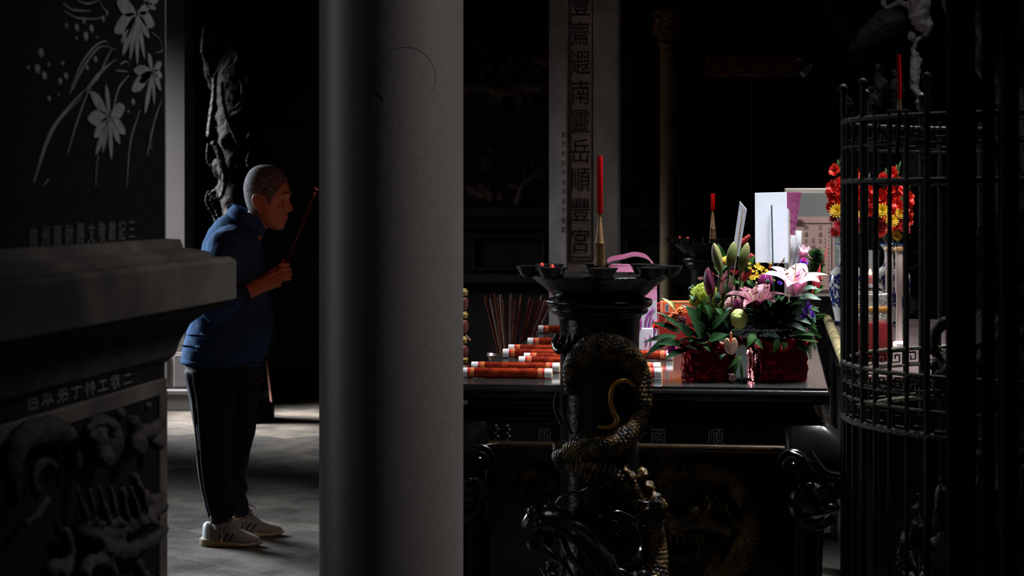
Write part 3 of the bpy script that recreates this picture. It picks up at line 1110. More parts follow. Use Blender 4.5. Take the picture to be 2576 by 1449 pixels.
for x, y, r in ((103, 134, 11), (94, 174, 11), (111, 191, 10), (70, 171, 5), (122, 163, 5), (157, 160, 6), (166, 192, 8), (151, 205, 8), (123, 249, 7), (147, 239, 4),
                (193, 70, 9), (230, 73, 10), (216, 92, 11), (167, 65, 6), (192, 97, 5), (244, 94, 4), (210, 52, 8), (259, 48, 8), (240, 150, 8), (219, 171, 6), (335, 257, 9), (323, 281, 4), (268, 33, 7)):
    c = onpier(x, y, 0.0)
    mb = MB()
    k = r / F * 4.6 * K
    mb.ball(c, (0.0022, k * 1.3, k), 12)
    mb.build('etched_berry', 'engraved', pier)
# seal and lettering
mb = MB()
for i, ch in enumerate('心印'):
    c = onpier(376, 342 + i * 24)
    write(mb, ch, c, (0, 1.25, 0), (0, 0, 1), 0.021 * K, 0.001)
mb.build('etched_seal', 'etched_text', pier, smooth=False)


def letter_row(text, x0, y0, x1, y1, size, name, zx=1.3):
    a, b = PX(x0, y0, WX), PX(x1, y1, WX)
    for i, ch in enumerate(text):
        u = i / (len(text) - 1)
        q = a.lerp(b, u)
        mb = MB()
        write(mb, ch, (WX + 0.0012, q.y, q.z), (0, zx, 0), (0, 0, 1), size * K, 0.0014)
        mb.build(name, 'etched_text', pier, smooth=False)


letter_row('信州龍財團文敬獻記三', 80, 598, 328, 577, 0.049, 'etched_character', 1.0)
# lower lettered band stands just below the cove
letter_row('信眾弟子林王敬三', 78, 1003, 318, 944, 0.052, 'etched_character', 1.4)
# sunk dado panel: bevelled border and a crouching beast among rocks
mb = MB()
for y0, y1, z0, z1 in ((PY0, PYE - 0.004, zq(0.99), zq(1.03)), (PYE - 0.05, PYE - 0.002, 0.2, zq(1.0))):
    mb.span((WX - 0.01, y0, z0), (WX + 0.006, y1, z1))
mb.build('panel_border', 'pier', pier, smooth=False, bevel=0.004)


def pierpt(px, py, out=0.03):
    q = PX(px, py, WX + out * K)
    return q


mb = MB()
def pb(px, py, r, out=0.03, ry=1.6):
    q = pierpt(px, py, out)
    k = r / F * 4.55 * K
    mb.ball(q, (k * .8, k * ry, k), 12)
def pt(pts, r, out=0.03):
    q = curve([pierpt(x, y, out + (o[0] if o else 0)) for x, y, *o in pts], 5)
    k = [x / F * 4.55 * K for x in lerp(r, len(q))]
    mb.tube(q, k, 8)
# curled mane and tail
pt([(40, 1270), (30, 1180), (55, 1105), (120, 1080), (170, 1110), (190, 1180)], [14, 24, 30, 32, 28, 18], 0.03)
pt([(95, 1260), (85, 1200), (110, 1160), (140, 1180)], [8, 14, 14, 8], 0.055)
pt([(60, 1320), (90, 1300), (120, 1250)], [10, 12, 8], 0.05)
# head, brow, muzzle
pb(255, 1110, 62, 0.03, 1.3)
pb(232, 1095, 18, 0.085)
pb(285, 1090, 16, 0.085)
pb(265, 1150, 26, 0.08)
pt([(215, 1080), (250, 1062), (300, 1075)], [8, 12, 8], 0.09)
pt([(330, 1050), (350, 1090), (380, 1080), (410, 1060)], [16, 24, 20, 12], 0.04)
pb(345, 1120, 30, 0.05)
pb(395, 1110, 24, 0.04)
pb(300, 1040, 18, 0.05)
pb(370, 1020, 14, 0.04)
for k in range(7):
    x = 195 + k * 27
    pt([(x, 1225), (x + 10, 1270), (x + 22, 1310), (x + 42, 1318)], [7, 10, 9, 6], 0.05 + 0.004 * (k % 2))
pt([(190, 1330), (260, 1345), (330, 1325), (412, 1270)], [16, 20, 20, 16], 0.035)
pt([(335, 1190), (350, 1240), (385, 1260), (410, 1240)], [12, 20, 16, 12], 0.03)
pt([(160, 1330), (175, 1400), (150, 1449)], [14, 18, 20], 0.03)
pt([(250, 1360), (300, 1390), (380, 1360), (415, 1330)], [14, 22, 18, 12], 0.05)
pt([(210, 1449), (230, 1410), (270, 1420), (290, 1460)], [14, 18, 16, 12], 0.04)
pt([(340, 1410), (360, 1449), (395, 1470)], [16, 18, 14], 0.04)
for k in range(14):
    pb(rnd.uniform(60, 400), rnd.uniform(1340, 1560), rnd.uniform(14, 30), rnd.uniform(0.0, 0.03))
me = fuse(mb, 0.005, 1, noise_amp=0.005, noise_scale=34)
finish(me, 'carved_beast', 'pier_dark', pier, sharp=0)
# ================================================================== altar table
TX0, TX1, TY0, TY1, TZ = -0.923, 0.135, 5.51, 8.0, 0.95
txc = (TX0 + TX1) / 2
hw = (TX1 - TX0) / 2
TL = TY1 - TY0
table = thing('altar_table', 'long black lacquered altar table with a glass top and inlaid characters across its apron', 'table', (txc, TY0, 0))


def tz(py, D=5.53):
    return H - (py - HY) / F * D


mb = MB()
z1, z0 = TZ - 0.006, tz(1012)
prof = [(-0.012, z0), (0.0, z0 + 0.008), (0.004, z0 + 0.02), (0.004, z1 - 0.012), (0.0, z1 - 0.002), (-0.006, z1)]
rings = [[V((-hw - o, -o, z)), V((hw + o, -o, z)), V((hw + o, TL + o, z)), V((-hw - o, TL + o, z))] for o, z in prof]
mb.loft(rings)
mb.build('tabletop', 'lacquer', table, smooth=False, bevel=0.004)
mb = MB()
mb.span((-hw + 0.004, 0.004, TZ - 0.006), (hw - 0.004, TL - 0.004, TZ))
mb.build('glass_top', 'glass_top', table, smooth=False)
mb = MB()
zz = [tz(y) for y in (1014, 1026, 1028, 1036, 1042, 1045, 1054, 1060, 1064)]
oo = [-0.05, -0.05, -0.035, -0.035, -0.025, -0.025, -0.012, -0.012, -0.002]
rings = [[V((-hw - o, -o, z)), V((hw + o, -o, z)), V((hw + o, TL + o, z)), V((-hw - o, TL + o, z))] for o, z in zip(oo, zz)]
mb.loft(rings)
mb.build('waist', 'lacquer', table, smooth=False, bevel=0.003)
mb = MB()
za, zb = tz(1132), tz(1064)
mb.span((-hw + 0.06, 0.0, za), (hw - 0.06, 0.03, zb))
mb.span((-hw, 0.05, za), (-hw + 0.03, TL - 0.05, zb))
mb.span((hw - 0.03, 0.05, za), (hw, TL - 0.05, zb))
mb.build('apron', 'lacquer', table, smooth=False, bevel=0.004)
mb = MB()
zg = tz(1123)
mb.tube([(-hw + 0.10, -0.006, zg), (hw - 0.10, -0.006, zg)], 0.013, 14)
mb.build('gilt_moulding', 'lacquer_gold', table)
for ch, px in (('風', 1371), ('調', 1513), ('雨', 1656), ('順', 1801)):
    mb = MB()
    q = PY(px, 1097, TY0)
    write(mb, ch, (q.x - txc, -0.001, q.z), (0.85, 0, 0), (0, 0, 0.85), 0.056, 0.005)
    mb.build('inlaid_character', 'inlay', table, smooth=False)
# small inlaid ornaments nearer the corner
for px in (1250, 1279):
    mb = MB()
    for k in range(5):
        q = PY(px + (3 if k % 2 else -2), 1072 + k * 9, TY0)
        mb.ball((q.x - txc, -0.001, q.z), (0.005, 0.003, 0.005), 7)
    mb.build('inlaid_ornament', 'inlay', table)


def leg(sx, front):
    mb = MB()
    x = sx * (hw - 0.05)
    y = 0.05 if front else TL - 0.05
    oy = -1 if front else 1
    # cabriole shoulder: swells sideways beyond the corner, carved flat in front
    prof = [(0.0, zb + 0.002), (0.012, zb - 0.006), (0.034, zb - 0.025), (0.052, zb - 0.05), (0.064, zb - 0.08), (0.070, zb - 0.11), (0.060, zb - 0.125)]
    rings = []
    for o, z in prof:
        xi, xo = x - sx * 0.075, x + sx * (0.05 + o)
        f = 0.055 + 0.6 * o
        n = 20
        ring = []
        for i in range(n):
            a = 2 * pi * i / n
            cx_, wx_ = (xi + xo) / 2, abs(xo - xi) / 2
            ring.append(V((cx_ + wx_ * abs(cos(a)) ** .45 * (1 if cos(a) > 0 else -1), y + f * abs(sin(a)) ** .45 * (1 if sin(a) > 0 else -1), z)))
        rings.append(ring)
    mb.loft(rings)
    return mb, x, y, oy


for sx in (-1, 1):
    for front in (True, False):
        mb, x, y, oy = leg(sx, front)
        lo = mb.build('leg', 'lacquer', table, sharp=35)
        mb = MB()
        mb.tube([(x, y, zb - 0.1), (x - sx * .01, y, 0.5), (x - sx * .015, y, 0.16), (x, y + oy * .01, 0.06)], [0.05, 0.045, 0.042, 0.05], 12)
        mb.ball((x, y + oy * .03, 0.04), (0.07, 0.075, 0.04), 14)
        mb.build('leg_post', 'lacquer', lo)
        if front:
            # carved lion mask under the shoulder: scrolls, brows, nose, fangs
            mb = MB()
            yf = y - 0.108
            zc = zb - 0.115
            def spiral(cx, cz, r0, turns, s_, yy, rr=0.005):
                n = int(turns * 18)
                mb.tube([(cx + s_ * r0 * (1 - i / n) * cos(i / 18 * 2 * pi), yy - 0.012 * i / n, cz + r0 * (1 - i / n) * sin(i / 18 * 2 * pi)) for i in range(n)], rr, 6)
            spiral(x - sx * 0.045, zc + 0.012, 0.045, 2.6, -sx, yf + 0.015)
            for k in range(6):
                mb.tube(curve([(x - sx * (0.10 - k * .008), yf + 0.04, zc + 0.055 - k * .004), (x - sx * (0.05 - k * .004), yf + 0.01, zc + 0.05 - k * .006), (x + sx * (0.01), yf + 0.006, zc + 0.02 - k * .012)], 4), 0.0035, 5)
            mb.tube(curve([(x + sx * 0.0, yf, zc + 0.05), (x + sx * 0.04, yf - .005, zc + 0.0), (x + sx * 0.09, yf + .02, zc - 0.012)], 5), 0.008, 7)
            mb.tube(curve([(x - sx * 0.02, yf, zc + 0.04), (x + sx * 0.02, yf - .008, zc - 0.012), (x + sx * 0.08, yf + .02, zc - 0.03)], 5), 0.007, 7)
            mb.ball((x + sx * 0.03, yf + .005, zc - 0.06), (0.024, 0.022, 0.02), 12)
            mb.ball((x - sx * 0.02, yf + .01, zc - 0.045), (0.017, 0.015, 0.012), 10)
            mb.ball((x + sx * 0.075, yf + .03, zc - 0.06), (0.02, 0.02, 0.024), 10)
            mb.ball((x + sx * 0.05, yf + .01, zc - 0.10), (0.03, 0.022, 0.018), 10)
            for k in range(5):
                mb.tube([(x + sx * (-0.03 + k * .022), yf + .01, zc - 0.085), (x + sx * (-0.028 + k * .022), yf, zc - 0.115)], [0.008, 0.002], 6)
            mb.ball((x + sx * 0.0, yf + .04, zc - 0.08), (0.07, 0.05, 0.06), 12)
            mb.tube(curve([(x - sx * .05, yf + .03, zc - .09), (x - sx * .03, yf + .01, zc - .14), (x + sx * .02, yf, zc - .15), (x + sx * .06, yf + .02, zc - .13)], 4), 0.012, 7)
            mb.build('lion_mask', 'lacquer', lo, sharp=50)

# dragon panel below the apron
mb = MB()
mb.span((-hw + 0.10, 0.075, 0.12), (hw - 0.10, 0.095, za + 0.01))
mb.build('front_panel', 'lacquer', table, smooth=False)
mb = MB()
mb.span((-hw + 0.05, 0.06, 0.10), (hw - 0.05, TL - 0.06, 0.14))
mb.build('stretcher_shelf', 'lacquer', table, smooth=False)


def dpt(px, py, out=0.0):
    q = PY(px, py, TY0 + 0.07)
    return V((q.x - txc, 0.07 - out, q.z))


def scales(mb, pts, rs, front, rows=4, size=0.32, step=1):
    """overlapping scale bumps over the side of a body that faces 'front'."""
    for i in range(1, len(pts) - 1, step):
        t_ = (pts[i + 1] - pts[i - 1]).normalized()
        f = (front - t_ * front.dot(t_)).normalized()
        b = t_.cross(f)
        for k in range(-rows, rows + 1):
            a = (k + (0.5 if i % 2 else 0)) * (1.25 / rows)
            n_ = f * cos(a) + b * sin(a)
            c = pts[i] + n_ * rs[i] * 0.97
            q = n_.to_track_quat('Z', 'Y').to_matrix()
            s_ = rs[i] * size
            mb.ball(c, (s_, s_, s_ * .42), 6, q)


FRONT = V((0, -1, 0))
def dragon_body(mb, pix, rad, out=0.02, per=7):
    pts = curve([dpt(*p, out) if len(p) == 2 else dpt(p[0], p[1], p[2]) for p in pix], per)
    rs = lerp([r / 909 for r in rad], len(pts))
    mb.tube(pts, rs, 10)
    scales(mb, pts, rs, FRONT, 3, 0.36)
    # back fins
    for i in range(2, len(pts) - 2, 3):
        t_ = (pts[i + 1] - pts[i - 1]).normalized()
        s_ = t_.cross(FRONT)
        mb.tube([pts[i] + s_ * rs[i] * .9, pts[i] + s_ * rs[i] * 1.55 - t_ * rs[i] * .5], [rs[i] * .28, rs[i] * .04], 5)


mb = MB()
dragon_body(mb, [(1655, 1215), (1700, 1185), (1770, 1180), (1840, 1200), (1880, 1250), (1890, 1320), (1868, 1390), (1820, 1440), (1780, 1480)], [14, 22, 27, 30, 32, 34, 34, 32, 26], 0.012)
dragon_body(mb, [(1820, 1352), (1800, 1400), (1805, 1450), (1840, 1500)], [14, 18, 20, 18], 0.02)
# head: snout at the left, brow, open jaw with teeth, whisker
pts = [dpt(1668, 1300, .02), dpt(1700, 1312, .04), dpt(1745, 1300, .045), dpt(1790, 1300, .035), dpt(1835, 1330, .02)]
mb.tube(curve(pts, 5), lerp([.016, .026, .03, .034, .03], 21), 10)
mb.ball(dpt(1690, 1285, .06), (.016, .014, .012), 9)
mb.ball(dpt(1752, 1275, .07), (.017, .016, .015), 10)
mb.ball(dpt(1706, 1330, .055), (.02, .014, .012), 9)
for i in range(7):
    x = 1672 + i * 16
    mb.tube([dpt(x, 1336, .04), dpt(x + 5, 1362 + (i % 2) * 6, .045)], [.006, .001], 6)
mb.tube(curve([dpt(1690, 1395, .03), dpt(1740, 1400, .04), dpt(1790, 1365, .03)], 5), lerp([.012, .018, .016], 11), 8)
mb.tube(curve([dpt(1755, 1330, .06), dpt(1762, 1372, .07), dpt(1750, 1410, .06), dpt(1775, 1424, .05)], 6), .004, 6)
mb.tube(curve([dpt(1768, 1285, .06), dpt(1790, 1262, .07), dpt(1782, 1240, .07), dpt(1778, 1225, .06)], 6), lerp([.008, .002], 19), 6)
for i in range(13):
    a = R(-20 + i * 17)
    c = V((1800, 1310))
    mb.tube(curve([dpt(c.x + 30 * cos(a), c.y - 26 * sin(a), .03), dpt(c.x + 62 * cos(a + .2), c.y - 50 * sin(a + .2), .04), dpt(c.x + 78 * cos(a + .5), c.y - 66 * sin(a + .5), .02)], 4), lerp([.009, .006, .001], 9), 6)
# claws and flame wisps along the edges
for x, y in ((1900, 1235), (1690, 1165), (1740, 1160), (1785, 1160), (1645, 1180), (1905, 1375), (1910, 1300)):
    mb.tube(curve([dpt(x, y, .01), dpt(x + 10, y - 14, .02), dpt(x - 4, y - 30, .01)], 4), lerp([.009, .006, .001], 9), 6)
for k in range(4):
    mb.tube(curve([dpt(1895, 1395 + k * 9, .02), dpt(1912, 1385 + k * 10, .03), dpt(1922, 1396 + k * 10, .02)], 4), lerp([.007, .001], 9), 6)
# second coil on the other side of the candle stand
dragon_body(mb, [(1400, 1230), (1375, 1190), (1330, 1190), (1310, 1230), (1340, 1262), (1385, 1250)], [14, 18, 18, 18, 16, 10], 0.012)
for k in range(10):
    a = k * .628
    mb.ball(dpt(1352 + 14 * cos(a), 1222 + 14 * sin(a), .03), .007, 7)
mb.build('carved_dragon', 'gold_dragon', table, sharp=60)

# ================================================================== offering table beside it
OX0, OX1, OY0, OY1 = 0.195, 2.3, 5.93, 8.75
ot = thing('offering_table', 'black table with a pinkish top and rounded brass rail, carrying the vases behind the cage', 'table', ((OX0 + OX1) / 2, OY0, 0))
ow = (OX1 - OX0) / 2
ol = OY1 - OY0
mb = MB()
mb.span((-ow, 0, 0.90), (ow, ol, TZ - 0.003))
mb.build('tabletop', 'lacquer', ot, smooth=False, bevel=0.004)
mb = MB()
mb.span((-ow + 0.03, -0.004, 0.925), (ow, ol, TZ))
mb.build('varnished_top', 'offer_top', ot, smooth=False, bevel=0.003)
mb = MB()
mb.span((-ow + 0.03, -0.006, 0.938), (ow - 0.02, -0.004, TZ - 0.001))
mb.build('pink_edging', 'dusty_pink', ot, smooth=False)
mb = MB()
mb.span((-ow + 0.05, 0.05, 0.02), (ow - 0.05, 0.07, 0.90))
mb.span((-ow + 0.05, 0.05, 0.02), (-ow + 0.07, ol - 0.05, 0.90))
mb.build('closed_panel', 'lacquer', ot, smooth=False)
mb = MB()
mb.tube([(-ow + 0.012, 0.0, TZ + 0.002), (-ow + 0.012, 0.4, TZ + 0.002), (-ow + 0.012, ol, TZ + 0.002)], 0.0185, 14)
mb.ball((-ow + 0.012, 0.0, TZ + 0.002), 0.0185, 14)
mb.build('side_rail', 'rail', ot)
mb = MB()
mb.span((-ow + 0.03, 0.03, 0.80), (ow - 0.03, 0.06, 0.90))
mb.span((-ow + 0.03, 0.03, 0.80), (-ow + 0.06, ol - 0.03, 0.90))
mb.build('apron', 'lacquer', ot, smooth=False)
# warm gilt scrollwork at the corner of the apron
mb = MB()
for k in range(12):
    mb.ball((-ow + 0.02 + 0.012 * (k % 3), 0.05 + .03 * k, 0.80 + 0.05 * ((k * 7) % 5) / 5), 0.014, 7)
mb.build('gilt_scrollwork', 'gilt_dim', ot)
for sx in (-1, 1):
    for yy in (0.06, ol - 0.06):
        mb = MB()
        mb.tube([(sx * (ow - .06), yy, .90), (sx * (ow - .06), yy, 0.0)], [.04, .035], 12)
        mb.build('leg', 'lacquer', ot)

# ================================================================== bronze candle stands
SD = 5.236
sk = F / SD
sq = P(1508, HY, SD)
def sz(py):
    return H - (py - HY) / sk
SHAFT = 100 / sk


def candle_stand(name, label, detail=True):
    t = thing(name, label, 'candle stand', (sq.x, sq.y, 0), AX, 'bronze candle stands of the altar')
    k = 1 / sk
    mb = MB()
    mb.lathe([(0.0, sz(735)), (118 * k, sz(742)), (132 * k, sz(728)), (168 * k, sz(699)), (172 * k, sz(694)), (166 * k, sz(690)), (150 * k, sz(692)), (0.0, sz(694))], n=48)
    mb.build('drip_pan', 'bronze', t, sharp=70)
    mb = MB()
    pr = [V(p + (0,)) for p in [(112 * k, sz(742)), (118 * k, sz(748)), (130 * k, sz(752)), (134 * k, sz(760)), (129 * k, sz(769)), (120 * k, sz(774)), (123 * k, sz(779)), (119 * k, sz(787)), (108 * k, sz(793)), (104 * k, sz(802))]]
    mb.lathe([(0, sz(738))] + [(p.x, p.y) for p in curve(pr, 4)] + [(0, sz(804))], n=56)
    mb.build('collar', 'bronze', t, sharp=80)
    mb = MB()
    mb.lathe([(101 * k, sz(802)), (99 * k, sz(900)), (98 * k, sz(1300)), (104 * k, sz(1449)), (0.13, 0.42), (0.15, 0.36), (0.15, 0.3), (0.19, 0.24), (0.21, 0.14), (0.2, 0.1), (0.23, 0.06), (0.23, 0.0)], n=40)
    mb.build('shaft', 'bronze', t)
    n = 8
    for i in range(n):
        a = -pi / 2 + 2 * pi * i / n
        c = (172 * k * cos(a), 172 * k * sin(a), 0)
        mb = MB()
        r = 37 * k
        mb.lathe([(0.0, sz(697)), (0.5 * r, sz(697)), (0.72 * r, sz(690)), (0.95 * r, sz(673)), (1.06 * r, sz(669)), (1.0 * r, sz(668)), (0.85 * r, sz(674)), (0.6 * r, sz(685)), (0, sz(687))], c, n=24)
        mb.tube([(c[0], c[1], sz(690)), (c[0], c[1], sz(661))], [.002, .0006], 5)
        mb.build('candle_cup', 'bronze', t, sharp=80)
        mb = MB()
        mb.ball((150 * k * cos(a), 150 * k * sin(a), sz(706)), 5 * k, 8)
        mb.build('rivet', 'bronze_gold', t)
    return t


def wax(t, i, dx, h=0.008):
    k = 1 / sk
    a = -pi / 2 + 2 * pi * i / 8
    mb = MB()
    mb.ball((172 * k * cos(a) + dx, 172 * k * sin(a), sz(668)), (.006, .006, h), 8)
    mb.tube([(172 * k * cos(a) + dx, 172 * k * sin(a) - .004, sz(668)), (172 * k * cos(a) + dx + .003, 172 * k * sin(a) - .012, sz(675))], .004, 7)
    mb.build('wax_blob', 'wax_drip', t)


stand = candle_stand('candle_stand', 'tall dark bronze candle stand wound with a dragon, in front of the altar table')
wax(stand, 6, 0.028)
wax(stand, 7, 0.0)

# the rear twin, at the far end of the table
rear_D = 8.95
rs = copy_tree(stand)
rs['label'] = 'tall dark bronze candle stand at the far end of the altar table, behind the flowers'
rq = P(1795, HY, rear_D)
rs.location = (rq.x, rq.y, 0)


# ---- dragon of the near stand
def dp(px, py, r=106):
    dx = px - 1508
    d = r * r - dx * dx
    return V((dx / sk, -sqrt(d) / sk if d > 0 else 0.0, sz(py)))


def sd(pix, rad, r=106, per=7, fins=True, sc=3, mb=None):
    pts = curve([dp(x, y, (q[0] if q else r)) for x, y, *q in pix], per)
    rs_ = lerp([a / sk for a in rad], len(pts))
    mb.tube(pts, rs_, 10)
    if sc:
        for i in range(1, len(pts) - 1):
            t_ = (pts[i + 1] - pts[i - 1]).normalized()
            f = V((pts[i].x * .8, pts[i].y - 0.02, 0))
            f = (f - t_ * f.dot(t_)).normalized()
            b = t_.cross(f)
            for k in range(-sc, sc + 1):
                a = (k + (0.5 if i % 2 else 0)) * (1.3 / sc)
                n_ = f * cos(a) + b * sin(a)
                s_ = rs_[i] * .34
                mb.ball(pts[i] + n_ * rs_[i] * .97, (s_, s_, s_ * .45), 6, n_.to_track_quat('Z', 'Y').to_matrix())
    if fins:
        for i in range(2, len(pts) - 2, 2):
            t_ = (pts[i + 1] - pts[i - 1]).normalized()
            f = V((pts[i].x, pts[i].y, 0)).normalized()
            b = t_.cross(f)
            mb.tube([pts[i] + b * rs_[i] * .85, pts[i] + b * rs_[i] * 1.5 - t_ * rs_[i] * .4], [rs_[i] * .26, rs_[i] * .04], 5)


mb = MB()
sd([(1436, 985, 100), (1440, 920), (1470, 875), (1515, 860), (1565, 880), (1598, 930), (1606, 1000, 116), (1590, 1060), (1545, 1100), (1490, 1115), (1440, 1128), (1404, 1150, 118)],
   [14, 24, 28, 30, 30, 29, 27, 27, 27, 28, 27, 22], mb=mb)
sd([(1404, 1105, 120), (1418, 1140), (1470, 1160), (1540, 1185), (1590, 1230), (1628, 1290, 140), (1640, 1360, 140), (1640, 1440, 145), (1610, 1500, 145)],
   [12, 22, 26, 26, 27, 27, 30, 34, 34], mb=mb)
mb.build('dragon_body', 'bronze_gold', stand, sharp=60)
mb = MB()
# ribs, claws and the pale loop on the upper coil
sd([(1592, 965, 118), (1566, 947, 118), (1538, 958, 118), (1530, 990, 118), (1536, 1020, 118), (1546, 1046, 118), (1528, 1062, 118), (1498, 1060, 118)], [4, 6, 6, 6, 6, 7, 6, 3], fins=False, sc=0, mb=mb)
mb.build('whisker_loop', 'gold_band', stand)
for cx, cy in ((1595, 915), (1602, 965), (1410, 870), (1600, 1090), (1570, 1200)):
    mb = MB()
    for k in range(4):
        a = R(200 + k * 38)
        q = dp(cx, cy, 116)
        mb.tube(curve([q, q + V((14 * cos(a), -6, -10 * sin(a))) / sk, q + V((24 * cos(a + .4), -3, -22 * sin(a + .4))) / sk], 3), lerp([.0075, .005, .001], 7), 6)
    mb.ball(dp(cx, cy, 114), .012, 9)
    mb.build('claw', 'bronze', stand)
for pix, rad, rr_ in (([(1400, 985, 110), (1397, 1020, 112), (1408, 1055, 112), (1422, 1085, 110)], [3, 7, 6, 3], 0), ([(1402, 840, 112), (1396, 860, 112), (1404, 880, 112), (1425, 860, 112), (1430, 835, 110)], [5, 10, 9, 6, 3], 0),
                      ([(1520, 1000, 110), (1532, 1020, 110), (1540, 1044, 110)], [3, 5, 2], 0), ([(1505, 990, 110), (1515, 1015, 110), (1523, 1040, 110)], [3, 5, 2], 0)):
    mb = MB()
    sd(pix, rad, fins=False, sc=0, mb=mb)
    mb.build('whisker', 'bronze', stand)
# fins like palm fronds low on the shaft
mb = MB()
for k in range(9):
    x = 1398 + k * 8
    sd([(x, 1112, 121), (x - 3, 1140, 126), (x + 2, 1166, 122)], [4, 7, 2], fins=False, sc=0, mb=mb)
mb.build('frond_fin', 'bronze_gold', stand)
# dragon head that juts to the side, horn, mane and cloud scrolls near the foot
def hp(px, py, out):
    return V(((px - 1508) / sk, -out, sz(py)))


mb = MB()
mb.tube(curve([hp(1415, 1300, .10), hp(1380, 1290, .13), hp(1350, 1285, .15), hp(1326, 1310, .15)], 5), lerp([.04, .042, .034, .022], 16), 10)
mb.ball(hp(1338, 1268, .16), (.016, .016, .018), 9)
mb.ball(hp(1352, 1290, .185), (.014, .012, .014), 9)
mb.ball(hp(1330, 1300, .165), (.015, .015, .012), 9)
mb.tube(curve([hp(1330, 1340, .14), hp(1345, 1352, .15), hp(1380, 1340, .12)], 4), lerp([.008, .014, .016], 9), 8)
for i in range(5):
    mb.tube([hp(1328 + i * 9, 1322, .16), hp(1329 + i * 9, 1338, .165)], [.005, .001], 5)
for k in range(7):
    mb.tube(curve([hp(1395 + k * 3, 1275 + k * 9, .13), hp(1360 - k * 2, 1250 + k * 12, .15), hp(1320 + k * 4, 1262 + k * 15, .13)], 4), lerp([.01, .007, .001], 9), 6)
hd = mb.build('dragon_head', 'bronze', stand, sharp=60)
mb = MB()
mb.tube(curve([hp(1392, 1275, .13), hp(1398, 1245, .14), hp(1420, 1222, .145), hp(1455, 1216, .14), hp(1478, 1205, .12), hp(1486, 1192, .11)], 6), lerp([.006, .004, .0035, .003, .001], 31), 7)
mb.tube(curve([hp(1376, 1260, .13), hp(1380, 1245, .14), hp(1384, 1235, .14)], 5), .002, 5)
mb.build('horn', 'bronze', hd)
mb = MB()
for pts_, r0 in (([(1345, 1330), (1385, 1365), (1420, 1395), (1450, 1449)], .0065), ([(1400, 1290), (1450, 1300), (1490, 1340), (1530, 1385), (1550, 1440)], .011), ([(1395, 1310), (1440, 1330), (1470, 1370), (1510, 1440)], .009),
                 ([(1410, 1330), (1430, 1370), (1470, 1420), (1490, 1470)], .007), ([(1360, 1400), (1380, 1430), (1385, 1470)], .006), ([(1530, 1370), (1545, 1410), (1580, 1440), (1610, 1442)], .007)):
    mb.tube(curve([hp(x, y, .15 + .02 * (i % 2)) for i, (x, y) in enumerate(pts_)], 6), lerp([r0, r0 * 1.3, r0, r0 * .4], 6 * (len(pts_) - 1) + 1), 8)
mb.build('mane_strand', 'bronze', stand)
mb = MB()
for r0 in (20, 30, 40, 52, 60, 66):
    mb.tube([hp(1537 + r0 * cos(a) * .95, 1338 - r0 * sin(a) * .9, .145 - .0002 * r0) for a in [R(-100 + i * 10) for i in range(27)]], .0036, 6)
for k in range(4):
    mb.tube(curve([hp(1490, 1278 - k * 4, .13), hp(1510, 1290 - k * 4, .14), hp(1545, 1280 - k * 5, .14), hp(1585, 1288 - k * 2, .13)], 5), .003, 6)
    mb.tube(curve([hp(1530, 1400 + k * 4, .14), hp(1560, 1408 + k * 4, .15), hp(1585, 1422 + k * 4, .14), hp(1605, 1414 + k * 4, .13)], 5), .0028, 6)
    mb.tube(curve([hp(1600, 1245 + k * 5, .10), hp(1622, 1250 + k * 5, .10), hp(1650, 1240 + k * 5, .08)], 5), .003, 6)
mb.build('cloud_scroll', 'bronze', stand)
mb = MB()
for x, y, r in ((1640, 1252, .028), (1655, 1262, .02), (1625, 1215, .018), (1612, 1180, .016), (1600, 1195, .014), (1630, 1275, .022), (1570, 1395, .02), (1590, 1400, .02)):
    mb.ball(hp(x, y, .08), r, 10)
mb.tube([hp(1560, 1165, .11), hp(1580, 1180, .115), hp(1592, 1205, .11)], [.010, .012, .003], 7)
me = fuse(mb, .005, 1, noise_amp=.006, noise_scale=60)
finish(me, 'rock_cluster', 'bronze_gold', stand, sharp=0)
mb = MB()
for k in range(26):
    a = rnd.uniform(0, 2 * pi)
    mb.ball((.13 * cos(a), .13 * sin(a), rnd.uniform(.28, .52)), rnd.uniform(.025, .05), 9)
me = fuse(mb, .008, 1, noise_amp=.01, noise_scale=40)
finish(me, 'rock_base', 'bronze', stand, sharp=0)


# ---- candles and their brass spikes
def candle(px, ytop, ymid, ybase, D, rw, label, rb0, rb1, lean=0.0):
    k = D / F
    q = P(px, ybase, D)
    t = thing('red_candle', label, 'candle', q, AX, None)
    h1, h2 = (ybase - ymid) * k, (ybase - ytop) * k
    mb = MB()
    mb.lathe([(rb0 * k, 0), (rb0 * .82 * k, h1 * .42), (rb0 * .86 * k, h1 * .43), (rb0 * .7 * k, h1 * .46), (rb1 * k, h1 * 1.0), (0.0, h1 * 1.03)], n=24)
    mb.build('brass_holder', 'brass', t)
    mb = MB()
    n = 20
    rings = []
    for i, z in enumerate([h1 * .985, h1 * 1.0, (h1 + h2) / 2, h2 - .002, h2]):
        w = rw * k * (0.9 if i in (0, 4) else 1)
        rings.append([V((w * cos(2 * pi * j / n) * (1 + .04 * sin(j * 3)) + lean * (z - h1), w * sin(2 * pi * j / n), z)) for j in range(n)])
    mb.loft(rings)
    mb.build('wax', 'red_wax', t)
    return t


candle(1509, 392, 536, 668, SD - 0.172 + .002, 7.2, 'tall straight red candle on the candle stand in front of the altar table', 14, 3)
candle(1793, 487, 527, 611, rear_D - 0.16, 5.0, 'short burnt-down red candle on the candle stand at the far end of the altar', 9, 2)

